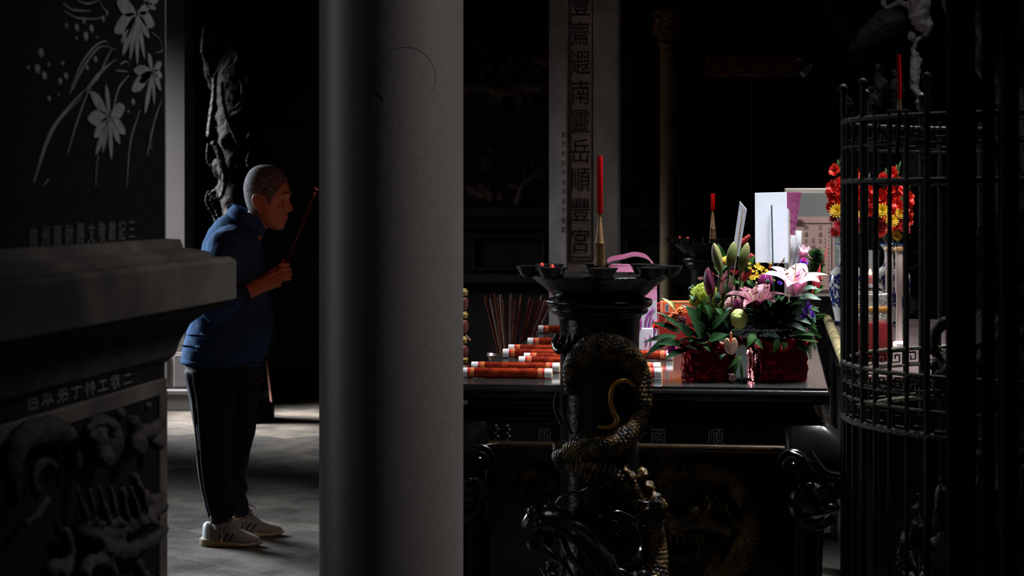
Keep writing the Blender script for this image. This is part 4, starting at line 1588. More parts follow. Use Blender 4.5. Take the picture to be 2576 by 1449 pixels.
# ================================================================== foreground: black fence posts close to the camera
for i, (xa, xb, lab) in enumerate(((2383, 2449, 'broad black iron post beside the round cage, the widest of the three posts'), (2470, 2502, 'black iron post between the widest post and the one at the frame edge'),
                                   (2519, 2562, 'black iron post nearest the frame edge, beyond the widest post'))):
    D = 3.3
    w = (xb - xa) / F * D
    q = P((xa + xb) / 2, HY, D)
    t = thing('fence_post', lab, 'post', (q.x, q.y, 0), AX)
    mb = MB()
    mb.box((0, 0, 1.45), (w, w * .8, 2.9))
    mb.build('shaft', 'iron', t, smooth=False, bevel=0.004)
    mb = MB()
    mb.box((0, 0, .03), (w * 1.06, w * 1.3, .06))
    mb.build('base_plate', 'iron', t, smooth=False, bevel=0.004)

# ================================================================== round iron cage with the dragon column inside
CD, CR = 5.0, 0.613
cq = EYE + RT * 1.455 + FW * CD
cage = thing('iron_cage', 'round black iron cage of thin upright bars with scrollwork bands, beside the altar', 'cage', (cq.x, cq.y, 0), AX)
NB = 60
zt = 1.665
for i in range(NB):
    a = 2 * pi * i / NB + 0.02
    mb = MB()
    top = zt + (0.09 if i % 4 == 0 else 0.02)
    r_ = 0.0052 if i % 4 else 0.008
    mb.tube([(CR * cos(a), CR * sin(a), 0.06), (CR * cos(a), CR * sin(a), top)], r_, 6)
    if i % 4 == 0:
        mb.ball((CR * cos(a), CR * sin(a), top), 0.011, 8)
    mb.build('bar', 'iron', cage)
for z, r_, n_ in ((0.05, .014, 'bottom_ring'), (0.917, .0085, 'lower_band_ring'), (0.975, .004, 'band_line'), (1.010, .004, 'band_line'), (1.056, .006, 'lower_band_ring'), (1.513, .0075, 'middle_ring'), (zt, .0075, 'top_ring'), (1.60, .004, 'band_line')):
    mb = MB()
    mb.tube([(CR * cos(2 * pi * k / 120), CR * sin(2 * pi * k / 120), z) for k in range(120)], r_, 6, closed=True)
    mb.build(n_, 'iron_olive' if z < 1.2 else 'iron', cage)


def scroll(mb, a0, a1, z0, z1, flip):
    """square key scroll between two bars."""
    am, da, h = (a0 + a1) / 2, (a1 - a0), z1 - z0
    uv = [(.12, .05), (.12, .92), (.88, .92), (.88, .2), (.35, .2), (.35, .68), (.64, .68), (.64, .42)]
    pts = []
    for u, w in uv:
        if flip:
            w = 1 - w
        a = a0 + da * u
        pts.append((CR * cos(a), CR * sin(a), z0 + h * w))
    mb.tube(pts, .0028, 4)


mb = MB()
mb2 = MB()
for i in range(NB):
    a0 = 2 * pi * i / NB + .02
    a1 = a0 + 2 * pi / NB
    scroll(mb, a0, a1, .921, .972, i % 2)
    scroll(mb, a0, a1, 1.013, 1.053, not i % 2)
    scroll(mb2, a0, a1, 1.604, zt - .004, i % 2)
mb.build('lower_scrollwork', 'iron_olive', cage)
mb2.build('upper_scrollwork', 'iron', cage)


def dragon_column(q, r, name, label, m, turns=2.2, z0=0.25, z1=4.3, seed=3, fig=None, ph=0.0, vox=0.016, upper=1.0):
    t = thing(name, label, 'column', (q.x, q.y, 0), AX)
    rr = random.Random(seed)
    rf = lambda z: r * (1.0 if z < 1.35 else (upper if z > 1.6 else 1 + (upper - 1) * (z - 1.35) / .25))
    mb = MB()
    mb.lathe([(rf(z) * .8, z) for z in (.1, 1.35, 1.6, CEIL)], n=40)
    n = 120
    pts = []
    for i in range(n):
        u = i / (n - 1)
        a = ph + u * turns * 2 * pi
        z = z0 + (z1 - z0) * u + .08 * sin(u * 20)
        pts.append(V((rf(z) * 1.02 * cos(a), rf(z) * 1.02 * sin(a), z)))
    mb.tube(pts, lerp([.02, r * .3, r * .36, r * .38 * upper, r * .34 * upper, r * .24 * upper], n), 10)
    for i in range(2, n - 2, 2):
        f = V((pts[i].x, pts[i].y, 0)).normalized()
        mb.tube([pts[i] + f * r * .25, pts[i] + f * r * .25 + V((0, 0, r * .42))], [r * .09, r * .01], 5)
    for k in range(int(110)):
        a, z = rr.uniform(0, 2 * pi), rr.uniform(.15, 4.2)
        mb.ball((rf(z) * .86 * cos(a), rf(z) * .86 * sin(a), z), (r * rr.uniform(.12, .28), r * rr.uniform(.12, .28), r * rr.uniform(.1, .4)), 8)
    for k in range(40):
        a, z = rr.uniform(0, 2 * pi), rr.uniform(.3, 4.0)
        q3 = [V((rf(z) * (.9 + .2 * sin(j)) * cos(a + j * .12), rf(z) * (.9 + .2 * sin(j)) * sin(a + j * .12), z + j * r * .16)) for j in range(5)]
        mb.tube(q3, lerp([.012, .02, .006], 5), 6)
    me = fuse(mb, vox, 1, noise_amp=.012, noise_scale=26, seed=seed)
    finish(me, 'carved_shaft', m, t, sharp=0)
    mb = MB()
    mb.lathe([(r * 1.4, 0), (r * 1.4, .1), (r * 1.1, .14), (r * 1.2, .2), (r * .9, .26)], n=32)
    mb.build('base', m, t)
    return t


dc = dragon_column(cq, 0.36, 'dragon_column', 'massive dark stone dragon column standing inside the iron cage', 'cage_stone', ph=2.2, turns=2.6, vox=0.014, upper=.68)
q2 = P(2205, HY, 9.7)
dc2 = dragon_column(q2, 0.20, 'dragon_column', 'dark carved column with pale figures, behind the vases and the notice board', 'black_stone', seed=8, ph=1.0)
# pale carved figures high on the farther column
def fg(px, py, out):
    k = 9.7 / F
    return V(((px - 2205) * k, -out, H - (py - HY) * k))


mb = MB()
mb.tube([fg(2282, 60, .26), fg(2285, 20, .27), fg(2280, -20, .26)], [.05, .058, .05], 10)
mb.tube([fg(2270, 8, .29), fg(2280, 20, .3)], [.035, .04], 8)
mb.tube([fg(2298, 60, .26), fg(2302, 78, .27), fg(2300, 102, .26)], [.035, .034, .012], 8)
mb.tube([fg(2275, 55, .26), fg(2290, 70, .27), fg(2285, 85, .25)], [.04, .04, .02], 8)
mb.tube([fg(2262, 30, .27), fg(2235, 18, .27), fg(2205, 36, .26), fg(2198, 20, .25), fg(2194, 0, .24)], [.012, .014, .016, .014, .01], 8)
mb.tube([fg(2266, 110, .27), fg(2264, 92, .26)], [.02, .012], 8)
mb.ball(fg(2267, 104, .275), (.016, .016, .022), 9)
mb.tube([fg(2270, 136, .26), fg(2275, 115, .26), fg(2290, 102, .26)], [.012, .014, .01], 7)
mb.tube([fg(2275, 140, .25), fg(2276, 190, .25), fg(2274, 235, .25)], [.022, .026, .022], 9)
mb.tube([fg(2272, 236, .25), fg(2284, 240, .26), fg(2285, 265, .25), fg(2286, 282, .25)], [.014, .016, .018, .01], 8)
mb.ball(fg(2287, 165, .25), (.012, .012, .02), 9)
me = fuse(mb, .006, 1, noise_amp=.006, noise_scale=50)
finish(me, 'pale_figure', 'pale_stone', dc2, sharp=0)
mb = MB()
for x, y, s_ in ((2185, 215, 1.0), (2225, 225, .9), (2165, 260, .8), (2100, 260, .9), (2140, 330, .8)):
    mb.tube([fg(x, y + 40 * s_, .24), fg(x + 4, y + 10 * s_, .25), fg(x, y - 20 * s_, .25)], [.02 * s_, .03 * s_, .022 * s_], 8)
    mb.ball(fg(x - 2, y - 36 * s_, .26), (.018 * s_, .018 * s_, .024 * s_), 9)
    mb.tube([fg(x, y - 15 * s_, .26), fg(x + 18 * s_, y - 2, .27), fg(x + 24 * s_, y + 18 * s_, .27)], [.011, .011, .008], 7)
    mb.tube([fg(x - 2, y + 36 * s_, .25), fg(x + 6, y + 62 * s_, .25)], [.014, .01], 7)
mb.tube(curve([fg(2120, 135, .22), fg(2160, 100, .25), fg(2200, 70, .26), fg(2245, 60, .24)], 6), lerp([.02, .05, .07, .05], 19), 10)
me = fuse(mb, .007, 1, noise_amp=.005, noise_scale=60)
finish(me, 'small_figures', 'dragon_stone', dc2, sharp=0)

# the far dragon column behind the man
q3 = P(600, HY, 13.2)
dc3 = dragon_column(q3, 0.17, 'dragon_column', 'blackened slim dragon column behind the praying man', 'black_stone', seed=5, ph=2.6, turns=2.0)
def lg(px, py, out=.18):
    k = 13.0 / F
    return V(((px - 600) * k, -out, H - (py - HY) * k))


mb = MB()
mb.tube(curve([lg(541, 12), lg(533, 40), lg(527, 90), lg(525, 130), lg(530, 155)], 5), lerp([.006, .02, .03, .03, .012], 21), 8)
mb.tube(curve([lg(546, 14), lg(558, 45), lg(575, 80), lg(588, 112), lg(606, 130), lg(607, 152), lg(590, 168), lg(578, 180), (lg(575, 198))], 5), lerp([.004, .009, .01, .012, .016, .014, .008, .006, .003], 41), 8)
mb.tube(curve([lg(533, 165), lg(540, 195), lg(556, 180), lg(562, 160)], 5), .006, 7)
mb.tube(curve([lg(549, 195), lg(548, 235), lg(543, 280), lg(535, 345)], 5), lerp([.018, .02, .022, .024], 16), 4)
mb.tube(curve([lg(568, 205), lg(572, 255), lg(582, 300), lg(600, 340), lg(612, 375)], 5), lerp([.012, .014, .014, .016, .004], 21), 6)
mb.tube(curve([lg(575, 205), lg(590, 230), lg(612, 245), lg(618, 225), lg(612, 200)], 5), .005, 6)
mb.tube(curve([lg(592, 275), lg(605, 268), lg(618, 252)], 5), lerp([.008, .01, .002], 11), 6)
mb.tube(curve([lg(545, 355), lg(560, 380), lg(570, 420), lg(575, 460), lg(565, 495), lg(540, 500)], 5), lerp([.02, .026, .026, .02, .014, .005], 26), 8)
mb.tube(curve([lg(533, 360), lg(530, 400), lg(545, 425)], 5), .008, 6)
mb.tube(curve([lg(640, 375), lg(632, 400), lg(634, 420)], 5), .01, 6)
for k in range(9):
    mb.tube(curve([lg(555, 500 - k * 2), lg(535 + k * 4, 480 + k * 6), lg(526 + k * 5, 500 + k * 8), lg(530 + k * 4, 520 + k * 7)], 4), .0045, 5)
mb.tube(curve([lg(700, 790), lg(692, 830), lg(698, 860), lg(688, 880), lg(700, 850)], 5), .008, 6)
me = fuse(mb, .006, 0, noise_amp=.004, noise_scale=50)
finish(me, 'carved_ribbons', 'soot', dc3, sharp=0)

# candle on an iron bracket of the cage
t = thing('bracket_candle', 'red candle on a small iron bracket above the round cage', 'candle', P(2263, 278, 4.62), AX)
k = 4.62 / F
mb = MB()
mb.lathe([(0, -.004), (26 * k, -.004), (28 * k, 0.0), (24 * k, .001), (0, .001)], n=24)
mb.build('drip_plate', 'iron', t)
mb = MB()
mb.tube([(0, 0, 0), (0, 0, 34 * k)], [6 * k, 3 * k], 10)
mb.build('spike', 'brass', t)
mb = MB()
mb.tube([(0, 0, 30 * k), (-.0004, 0, 80 * k), (-.002, 0, 141 * k)], [4.6 * k, 4.9 * k, 4.6 * k], 16)
mb.build('wax', 'red_wax', t)
mb = MB()
mb.tube([(0, 0, -.003), (0, .01, -.03), (.0, .03, -.10)], .005, 8)
mb.build('bracket_arm', 'iron', t)

# spot camera by the doorway
q = P(2026, 178, 13.75)
t = thing('security_camera', 'small grey bullet camera hanging beside the dark doorway', 'camera', q, AX)
k = 13.6 / F
mb = MB()
mb.tube([(-8 * k, -.02, -10 * k), (10 * k, .0, 8 * k)], [9 * k, 9 * k], 14)
mb.build('housing', 'white_plastic', t)
mb = MB()
mb.ball((13 * k, -.01, 12 * k), (5 * k, 5 * k, 8 * k), 10)
mb.build('lens_cap', 'shoe_white', t)
mb = MB()
mb.tube([(0, .0, 6 * k), (-5 * k, .1, 34 * k), (-4 * k, .42, 38 * k)], 2 * k, 8)
mb.build('bracket', 'white_plastic', t)
# ================================================================== joss paper rolls
RL, RR = 0.265, 0.0150


def joss_roll(label, loc, rz=0.0, first=[None]):
    if first[0] is None:
        t = thing('joss_paper_roll', label, 'joss paper', loc, rz, None)
        def cyl(x0, x1, r, name, m, parent, n=24):
            mb = MB()
            ring = lambda x: [V((x, r * cos(2 * pi * k / n), r * sin(2 * pi * k / n))) for k in range(n)]
            mb.loft([ring(x0), ring(x1)])
            return mb.build(name, m, parent)
        cyl(0, RL, RR * .985, 'paper_core', 'paper_core', t)
        cyl(.020, RL - .020, RR, 'red_wrapper', 'red_print', t)
        cyl(.040, RL - .040, RR * 1.008, 'foil_print', 'orange_foil', t)
        mb = MB()
        for x0, x1 in ((.0275, .040), (RL - .040, RL - .0275)):
            for k in range(7):
                x = x0 + (x1 - x0) * (k + .5) / 7
                mb.tube([(x, RR * 1.004 * cos(2 * pi * j / 24), RR * 1.004 * sin(2 * pi * j / 24)) for j in range(24)], .00055, 4, closed=True)
        mb.build('gold_lines', 'gold_print', t)
        for x in (0.0, RL):
            mb = MB()
            mb.lathe([(RR * .93, -.0006), (RR * .93, .0006), (RR * .3, .0008), (RR * .25, -.0004)], n=20)
            mb2 = MB()
            mb2.merge(mb, Matrix.Translation((x, 0, 0)) @ Matrix.Rotation(pi / 2, 4, 'Y'))
            mb2.build('rolled_end', 'cream', t)
        first[0] = t
        return t
    t = copy_tree(first[0])
    t.location = loc
    t.rotation_euler = (0, 0, rz)
    t['label'] = label
    return t


for px, py, lab in ((1160, 937, 'red printed joss paper roll with white ends, frontmost at the table edge'),
                    (1187, 922, 'red joss paper roll lying just behind the frontmost one'),
                    (1306, 908, 'short-looking red joss paper roll, front one of the middle pair by the candle stand'),
                    (1319, 899, 'red joss paper roll, rear one of the middle pair by the candle stand'),
                    (1266, 888.5, 'red joss paper roll with a wide white end, front of the pair by the urn'),
                    (1280, 877.5, 'red joss paper roll, rear one of the pair by the incense urn'),
                    (1328, 860, 'single red joss paper roll second farthest from the table front'),
                    (1355, 828, 'single red joss paper roll farthest back on the altar table'),
                    (1487, 891, 'joss paper roll beside the flower pots, glowing orange, farther from the table edge'),
                    (1436, 935, 'joss paper roll beside the flower pots, nearer the table edge'),
                    (1440, 921, 'joss paper roll tucked behind the one nearer the flower pots and the table edge')):
    q = PZ(px, py, TZ + RR + .001)
    joss_roll(lab, q, 0.0 if px < 1400 else R(-1.5))

# ================================================================== incense urn behind the table's end
UD = 9.25
uq = P(1290, HY, UD)
urn = thing('incense_urn', 'brown glazed floor urn full of dark red incense sticks beyond the altar table', 'incense urn', (uq.x, uq.y, 0), AX)
uz = H - (892 - HY) / F * UD
mb = MB()
mb.lathe([(0.10, 0), (0.12, .03), (0.09, .08), (0.10, .14), (0.15, .3), (0.16, .45), (0.14, .6), (0.105, uz - .05), (0.112, uz - .015), (0.122, uz), (0.118, uz + .012), (0.10, uz + .008), (0.095, uz - .03), (0, uz - .04)], n=36)
mb.build('body', 'urn', urn)
for s_ in (-1, 1):
    mb = MB()
    mb.tube(curve([(s_ * .135, 0, uz - .25), (s_ * .19, 0, uz - .2), (s_ * .18, 0, uz - .1), (s_ * .12, 0, uz - .07)], 5), .012, 8)
    mb.build('handle', 'urn', urn)
kU = UD / F
for row in range(5):
    yy = (-.062, -.031, 0.0, .031, .062)[row]
    nst = (5, 7, 8, 7, 6)[row]
    for i in range(nst):
        u = (i + .5 * (row % 2)) / max(1, nst - .5)
        bx = -.052 + .104 * u
        tx = (1221 - 1290) * kU + (1390 - 1221) * kU * u
        ztop = H - (742 + 22 * abs(u - .35) ** 1.2 + rnd.uniform(-8, 12) - HY) * kU
        mb = MB()
        mb.tube([(bx, yy, uz - .038), (tx, yy * 1.15, ztop)], .0043 + .0010 * rnd.random(), 6)
        o = mb.build('incense_stick', rnd.choice(['incense', 'incense', 'incense', 'incense_tan', 'incense_grey']), None)
        o.location = (uq.x, uq.y, 0)
        o.rotation_euler = (0, 0, AX)
        tag(o, 'thick dark red incense stick standing in the brown floor urn', 'incense stick', 'incense sticks in the floor urn')

# ================================================================== paper gift bag with pink straps
BD = 6.9
kB = BD / F
bq_ = PZ(1588, 877, TZ)
bag = thing('gift_bag', 'pink and white paper gift bag with pink strap handles behind the candle stand', 'bag', bq_, AX)
bw, bd_ = 62 * kB, 0.05
bz = lambda py: H - (py - HY) * kB - TZ
mb = MB()
mb.loft([[V((-bw, -bd_, 0)), V((bw, -bd_, 0)), V((bw, bd_, 0)), V((-bw, bd_, 0))], [V((-bw, -bd_ * .95, bz(752))), V((bw, -bd_ * .95, bz(752))), V((bw, bd_ * .95, bz(752))), V((-bw, bd_ * .95, bz(752)))]])
mb.build('white_body', 'bag_white', bag, smooth=False, bevel=.002)
mb = MB()
mb.loft([[V((-bw - .001, -bd_ * .96, bz(754))), V((bw + .001, -bd_ * .96, bz(754))), V((bw + .001, bd_ * .96, bz(754))), V((-bw - .001, bd_ * .96, bz(754)))],
         [V((-bw, -bd_ * .7, bz(700))), V((bw, -bd_ * .7, bz(700))), V((bw, bd_ * .7, bz(700))), V((-bw, bd_ * .7, bz(700)))],
         [V((-bw * .92, -bd_ * .45, bz(664))), V((bw * .98, -bd_ * .45, bz(666))), V((bw * .98, bd_ * .45, bz(666))), V((-bw * .92, bd_ * .45, bz(664)))]])
mb.build('pink_top', 'pink', bag, smooth=False, bevel=.002)
for s_, dz in ((-1, 0), (1, 4)):
    mb = MB()
    y = s_ * bd_ * .5
    pts = curve([(-bw * .95, y, bz(672)), (-bw * .9, y, bz(656 - dz)), (-bw * .3, y, bz(647 - dz)), (bw * .15, y, bz(641 - dz)), (bw * .6, y, bz(647 - dz)), (bw * .85, y, bz(661)), (bw * .9, y, bz(672))], 5)
    n = len(pts)
    mb.loft([[p + V((0, -.004, .004)), p + V((0, .004, .004)), p + V((0, .004, -.005)), p + V((0, -.004, -.005))] for p in pts])
    mb.build('strap', 'pink', bag, sharp=30)
mb = MB()
for i, pts in enumerate(([(1640, 770), (1634, 800), (1630, 830), (1638, 860)], [(1648, 775), (1630, 785), (1622, 815), (1626, 850)], [(1600, 780), (1610, 810), (1600, 850)])):
    q = [V(((x - 1588) * kB, -bd_ * 1.01, bz(y))) for x, y in pts]
    mb.tube(curve(q, 5), lerp([.001, .005, .001], 5 * (len(q) - 1) + 1), 6, flat=1)
mb.tube(curve([V(((1641 - 1588) * kB, -bd_ * 1.0, bz(800))), V(((1644 - 1588) * kB, -bd_ * 1.0, bz(822))), V(((1641 - 1588) * kB, -bd_ * 1.0, bz(845)))], 5), lerp([.002, .009, .002], 11), 8)
mb.build('magenta_motif', 'magenta_print', bag)
mb = MB()
for k in range(3):
    write(mb, 'b', ((1641 + k * 4 - 1588) * kB, -bd_ * .865, bz(724)), (1, 0, 0), (0, 0, 1), .010, .0006)
mb.tube(curve([V(((1640 - 1588) * kB, -bd_ * 1.01, bz(806))), V(((1644 - 1588) * kB, -bd_ * 1.01, bz(816))), V(((1639 - 1588) * kB, -bd_ * 1.01, bz(822)))], 4), lerp([.001, .003, .001], 9), 6)
mb.build('printed_lettering', 'ink', bag, smooth=False)

PDp = 6.45
q = PZ(1629, 903, TZ)
t = thing('paper_packet', 'small white paper packet with violet print beside the gift bag', 'packet', q, AX)
kp = PDp / F
mb = MB()
mb.box((0, 0, .05), (27 * kp, .03, .10))
mb.build('packet_body', 'bag_white', t, smooth=False, bevel=.002)
mb = MB()
mb.tube(curve([(-.008, -.0152, .07), (-.004, -.0152, .055), (-.008, -.0152, .04)], 4), lerp([.001, .004, .001], 9), 6)
mb.tube(curve([(.006, -.0152, .08), (.010, -.0152, .06), (.006, -.0152, .03)], 4), lerp([.001, .003, .001], 9), 6)
mb.build('violet_motif', 'magenta_print', t)

# cartons
CDp = 7.25
kc = CDp / F
q = PZ(1700, 859, TZ)
z_ = lambda py: H - (py - HY) * kc
t = thing('carton', 'red carton under the orange one behind the flowers', 'carton', q, AX + R(3))
mb = MB()
mb.box((0.0, 0, (z_(787) - TZ) / 2), (92 * kc, .09, z_(787) - TZ))
mb.build('box_body', 'red_box', t, smooth=False, bevel=.002)
t2 = thing('carton', 'orange carton with a barcode sticker, topmost behind the flowers', 'carton', (q.x + .008, q.y, z_(787) + .001), AX + R(2))
hh = z_(758) - z_(787)
mb = MB()
mb.box((0.0, 0, hh / 2), (84 * kc, .085, hh))
mb.build('box_body', 'orange_box', t2, smooth=False, bevel=.002)
mb = MB()
mb.box((-.045, -.0433, hh * .48), (.014, .0006, hh * .66))
st = mb.build('barcode_sticker', 'bag_white', t2, smooth=False)
mb = MB()
for k in range(9):
    mb.box((-.045, -.0437, hh * .24 + k * hh * .06), (.010, .0005, hh * (.02 if k % 2 else .03)))
mb.build('bars', 'ink', st, smooth=False)
mb = MB()
mb.box((-.02, -.0433, hh * .5), (.006, .0006, hh * .5))
mb.box((.005, -.0433, hh * .97), (.09, .0007, hh * .1))
mb.build('printed_stripe', 'cream', t2, smooth=False)
q = PZ(1648, 860, TZ)
t = thing('carton', 'narrow dark red carton standing between the gift bag and the orange carton', 'carton', (q.x, q.y + .1, q.z), AX)
mb = MB()
mb.box((0.008, 0, (z_(764) - TZ) / 2), (28 * kc, .06, z_(764) - TZ))
mb.build('box_body', 'red_box', t, smooth=False, bevel=.002)
mb = MB()
for k in range(5):
    mb.box((.008, -.0306, .03 + k * .022), (28 * kc, .001, .004))
mb.build('printed_stripe', 'orange_box', t, smooth=False)

# hanging ornaments at the side of the round column
q = P(1162, 728, 6.3)
t = thing('ornament_string', 'string of dark red and yellow ornaments hanging just behind the round column', 'ornament', (q.x, q.y, q.z), AX)
ko = 6.3 / F
mb = MB()
mb.tube([(0, 0, 0), (0, 0, CEIL - q.z)], .0015, 5)
mb.build('cord', 'iron', t)
for py in (748, 805, 868, 918):
    z = -(py - 728) * ko
    mb = MB()
    mb.lathe([(0.0, z - .045), (.016, z - .04), (.021, z - .02), (.019, z - .004), (.012, z + .004), (0, z + .006)], n=14)
    o = mb.build('red_bead', 'red_ornament', t)
    mb = MB()
    mb.lathe([(0, z + .004), (.017, z + .006), (.020, z + .018), (.014, z + .028), (0, z + .03)], n=14)
    mb.build('yellow_cap', 'yellow_ornament', o)
mb = MB()
for k in range(6):
    mb.tube([(0.004 * k - .01, 0, -(905 - 728) * ko), (.008 * k - .004, 0, -(945 - 728) * ko)], .0025, 5)
mb.tube([(.005, 0, -(838 - 728) * ko), (.024, -.005, -(858 - 728) * ko)], [.004, .007], 6)
mb.build('tassel', 'red_ornament', t)

# ================================================================== flower parts
def petal(L, Wd, a0, a1, phi, cup=.18, wave=0.0, nu=12, nv=7, pw=.75, tip=1.0, blunt=.85):
    """one petal springing from the origin, axis +Z: opens from a0 to a1 (angles from the axis) at azimuth phi."""
    pos = [V((0, 0, 0))]
    th = []
    for i in range(nu):
        u = i / (nu - 1)
        a = a0 + (a1 - a0) * u ** 1.25
        th.append(a)
        if i:
            pos.append(pos[-1] + V((sin(a), 0, cos(a))) * (L / (nu - 1)))
    mb = MB()
    Rm = Matrix.Rotation(phi, 3, 'Z')

    def f(u, w):
        i = min(int(round(u * (nu - 1))), nu - 1)
        s = (w - .5) * 2
        wd = Wd * max(sin(pi * min(1, (u * .96 + .03)) ** pw), 0.0) ** blunt * tip
        nrm = V((-cos(th[i]), 0, sin(th[i])))
        p = pos[i] + V((0, s * wd, 0)) + nrm * (cup * wd * (s * s) * 1.6 + wave * wd * sin(u * 11 + s * 2) * abs(s))
        return Rm @ p
    mb.grid(f, nu, nv, rib=lambda u, w: min(1.0, abs(w - .5) * 2 * (0.9 if u < .8 else 1) + max(0, u - .72) * 2.2))
    return mb


def aim(axis, spin=0.0):
    return V(axis).normalized().to_track_quat('Z', 'Y').to_matrix().to_4x4() @ Matrix.Rotation(spin, 4, 'Z')


def loc_in(t, w):
    return Matrix.Rotation(-t.rotation_euler[2], 3, 'Z') @ (V(w) - V(t.location))


def place_mesh(mb, name, m, parent, pos, rot=None, **kw):
    mm = MB()
    mtx = Matrix.Translation(pos)
    if rot is not None:
        mtx = mtx @ rot
    mm.merge(mb, mtx)
    return mm.build(name, m, parent, **kw)


def lily(parent, pos, axis, L, m='lily', spin=0.0, a0=.45, a1=1.65, Wd=.36, label=None, stam=True, name='lily', angs=None):
    mb = MB()
    for k in range(6):
        w = (Wd * 1.15 if k % 2 else Wd * .8) * L * .62
        aa = (a1 if k % 2 == 0 else a1 * .9) * (angs[k] if angs else 1)
        mb.merge(petal(L, w, a0, aa, spin + k * pi / 3, cup=.22, wave=.10))
    mtx = aim(axis)
    o = place_mesh(mb, name, m, parent, pos, mtx, sharp=0, fix=False, sub=1)
    if label:
        o['label'] = label
    if stam:
        mb = MB()
        mb2 = MB()
        for k in range(6):
            a = spin + k * pi / 3 + .4
            e = V((sin(.34) * cos(a), sin(.34) * sin(a), cos(.34))) * L * .62
            mb.tube([V((0, 0, 0)), e * .6, e + V((.006 * cos(a), .006 * sin(a), 0))], [.0014, .0011, .0009], 5)
            d = V((-sin(a), cos(a), 0.6)).normalized()
            mb2.tube([e - d * L * .07 + V((.006 * cos(a), .006 * sin(a), 0)), e + V((.007 * cos(a), .007 * sin(a), 0)), e + d * L * .07 + V((.006 * cos(a), .006 * sin(a), 0))], [.0012, .0026, .0012], 6)
        mb.tube([V((0, 0, 0)), V((0, 0, L * .75))], [.002, .0016], 6)
        mb.ball((0, 0, L * .76), .0032, 7)
        place_mesh(mb, 'filament', 'filament', o, pos, mtx)
        place_mesh(mb2, 'anther', 'stamen', o, pos, mtx)
    return o


def bud(parent, pos, axis, L, r, m='bud_green', name='lily_bud'):
    mb = MB()
    n = 18
    prof = [(.10, 0), (.45, .08), (.85, .28), (1.0, .48), (.88, .7), (.55, .88), (.18, .98), (.02, 1.0)]
    rings = [[V((r * k * cos(2 * pi * j / n) * (1 + .10 * cos(3 * 2 * pi * j / n)), r * k * sin(2 * pi * j / n) * (1 + .10 * cos(3 * 2 * pi * j / n)), L * z)) for j in range(n)] for k, z in prof]
    mb.loft(rings)
    return place_mesh(mb, name, m, parent, pos, aim(axis), sharp=0)


def pompon(parent, pos, r, m, name='chrysanthemum', n=170, axis=(0, 0, 1), flat=1.0, core=None, seed=1, fat=.14):
    rr = random.Random(seed)
    mb = MB()
    mb.ball((0, 0, 0), (r * .8, r * .8, r * .8 * flat), 14)
    for i in range(n):
        z = 1 - 1.75 * (i + .5) / n
        a = i * 2.39996
        s_ = sqrt(max(0, 1 - z * z))
        d = V((s_ * cos(a), s_ * sin(a), z))
        side = d.cross(V((0, 0, 1))) if abs(d.z) < .95 else V((1, 0, 0))
        up = side.cross(d).normalized()
        k = rr.uniform(.92, 1.06)
        b, mid, tip = d * r * .6, d * r * .92 * k + up * r * .05, d * r * 1.0 * k + up * r * .14
        for q in (b, mid, tip):
            q.z *= flat
        mb.tube([b, mid, tip], [r * fat * .6, r * fat, r * fat * .45], 5, flat=.55)
    return place_mesh(mb, name, m, parent, pos, aim(axis), sharp=0)


def daisy(parent, pos, axis, r, m, n=12, name='daisy', layers=2, open_=1.35, core='yellow'):
    mb = MB()
    for l in range(layers):
        for k in range(n):
            mb.merge(petal(r * (1 - .18 * l), r * .16, .9 - .25 * l, open_ - .3 * l, 2 * pi * (k + .5 * l) / n, cup=.3, nu=6, nv=5))
    o = place_mesh(mb, name, m, parent, pos, aim(axis), sharp=0, fix=False)
    if core:
        mb = MB()
        mb.ball((0, 0, r * .08), (r * .22, r * .22, r * .14), 10)
        place_mesh(mb, 'flower_eye', core, o, pos, aim(axis))
    return o


def rose(parent, pos, axis, r, m, name='lisianthus', seed=0):
    mb = MB()
    for l in range(3):
        for k in range(5):
            mb.merge(petal(r * (1.25 - .2 * l), r * .62, .75 - .28 * l, .45 - .25 * l + .5 * (l == 0), 2 * pi * k / 5 + l * .6 + seed, cup=.35, wave=.12, nu=8, nv=6, pw=.62))
    return place_mesh(mb, name, m, parent, pos, aim(axis), sharp=0, fix=False)


def leaf(mb, a, b, w, nrm=(0, 0, 1), droop=0.0, fold=.22, nu=9, serr=0.0):
    a, b = V(a), V(b)
    d = b - a
    nrm = V(nrm)
    side = d.cross(nrm)
    if side.length < 1e-6:
        side = d.orthogonal()
    side.normalize()
    up = side.cross(d).normalized()

    def f(u, v):
        s = (v - .5) * 2
        wd = w * max(0.0, sin(pi * (u * .98 + .01) ** .8)) * (1 + serr * sin(u * 40))
        return a + d * u + up * (droop * sin(pi * u) - droop * 1.2 * u * u) + side * (s * wd) + up * (abs(s) * wd * fold)
    mb.grid(f, nu, 5, rib=lambda u, v: 0)


def spike(parent, a, b, r, m, name, n=60, seed=0):
    """flower spike of small beads along a-b."""
    rr = random.Random(seed)
    mb = MB()
    a, b = V(a), V(b)
    mb.tube([a, b], [r * .6, r * .2], 7)
    d = (b - a).normalized()
    s1 = d.orthogonal().normalized()
    s2 = d.cross(s1)
    for i in range(n):
        u = i / n
        an = i * 2.4
        rad = r * (.5 + .5 * sin(pi * min(1, u * .9 + .12)))
        p = a + (b - a) * u + (s1 * cos(an) + s2 * sin(an)) * rad * .75
        mb.ball(p, r * .3 * rr.uniform(.8, 1.2), 6)
    return mb.build(name, m, parent)


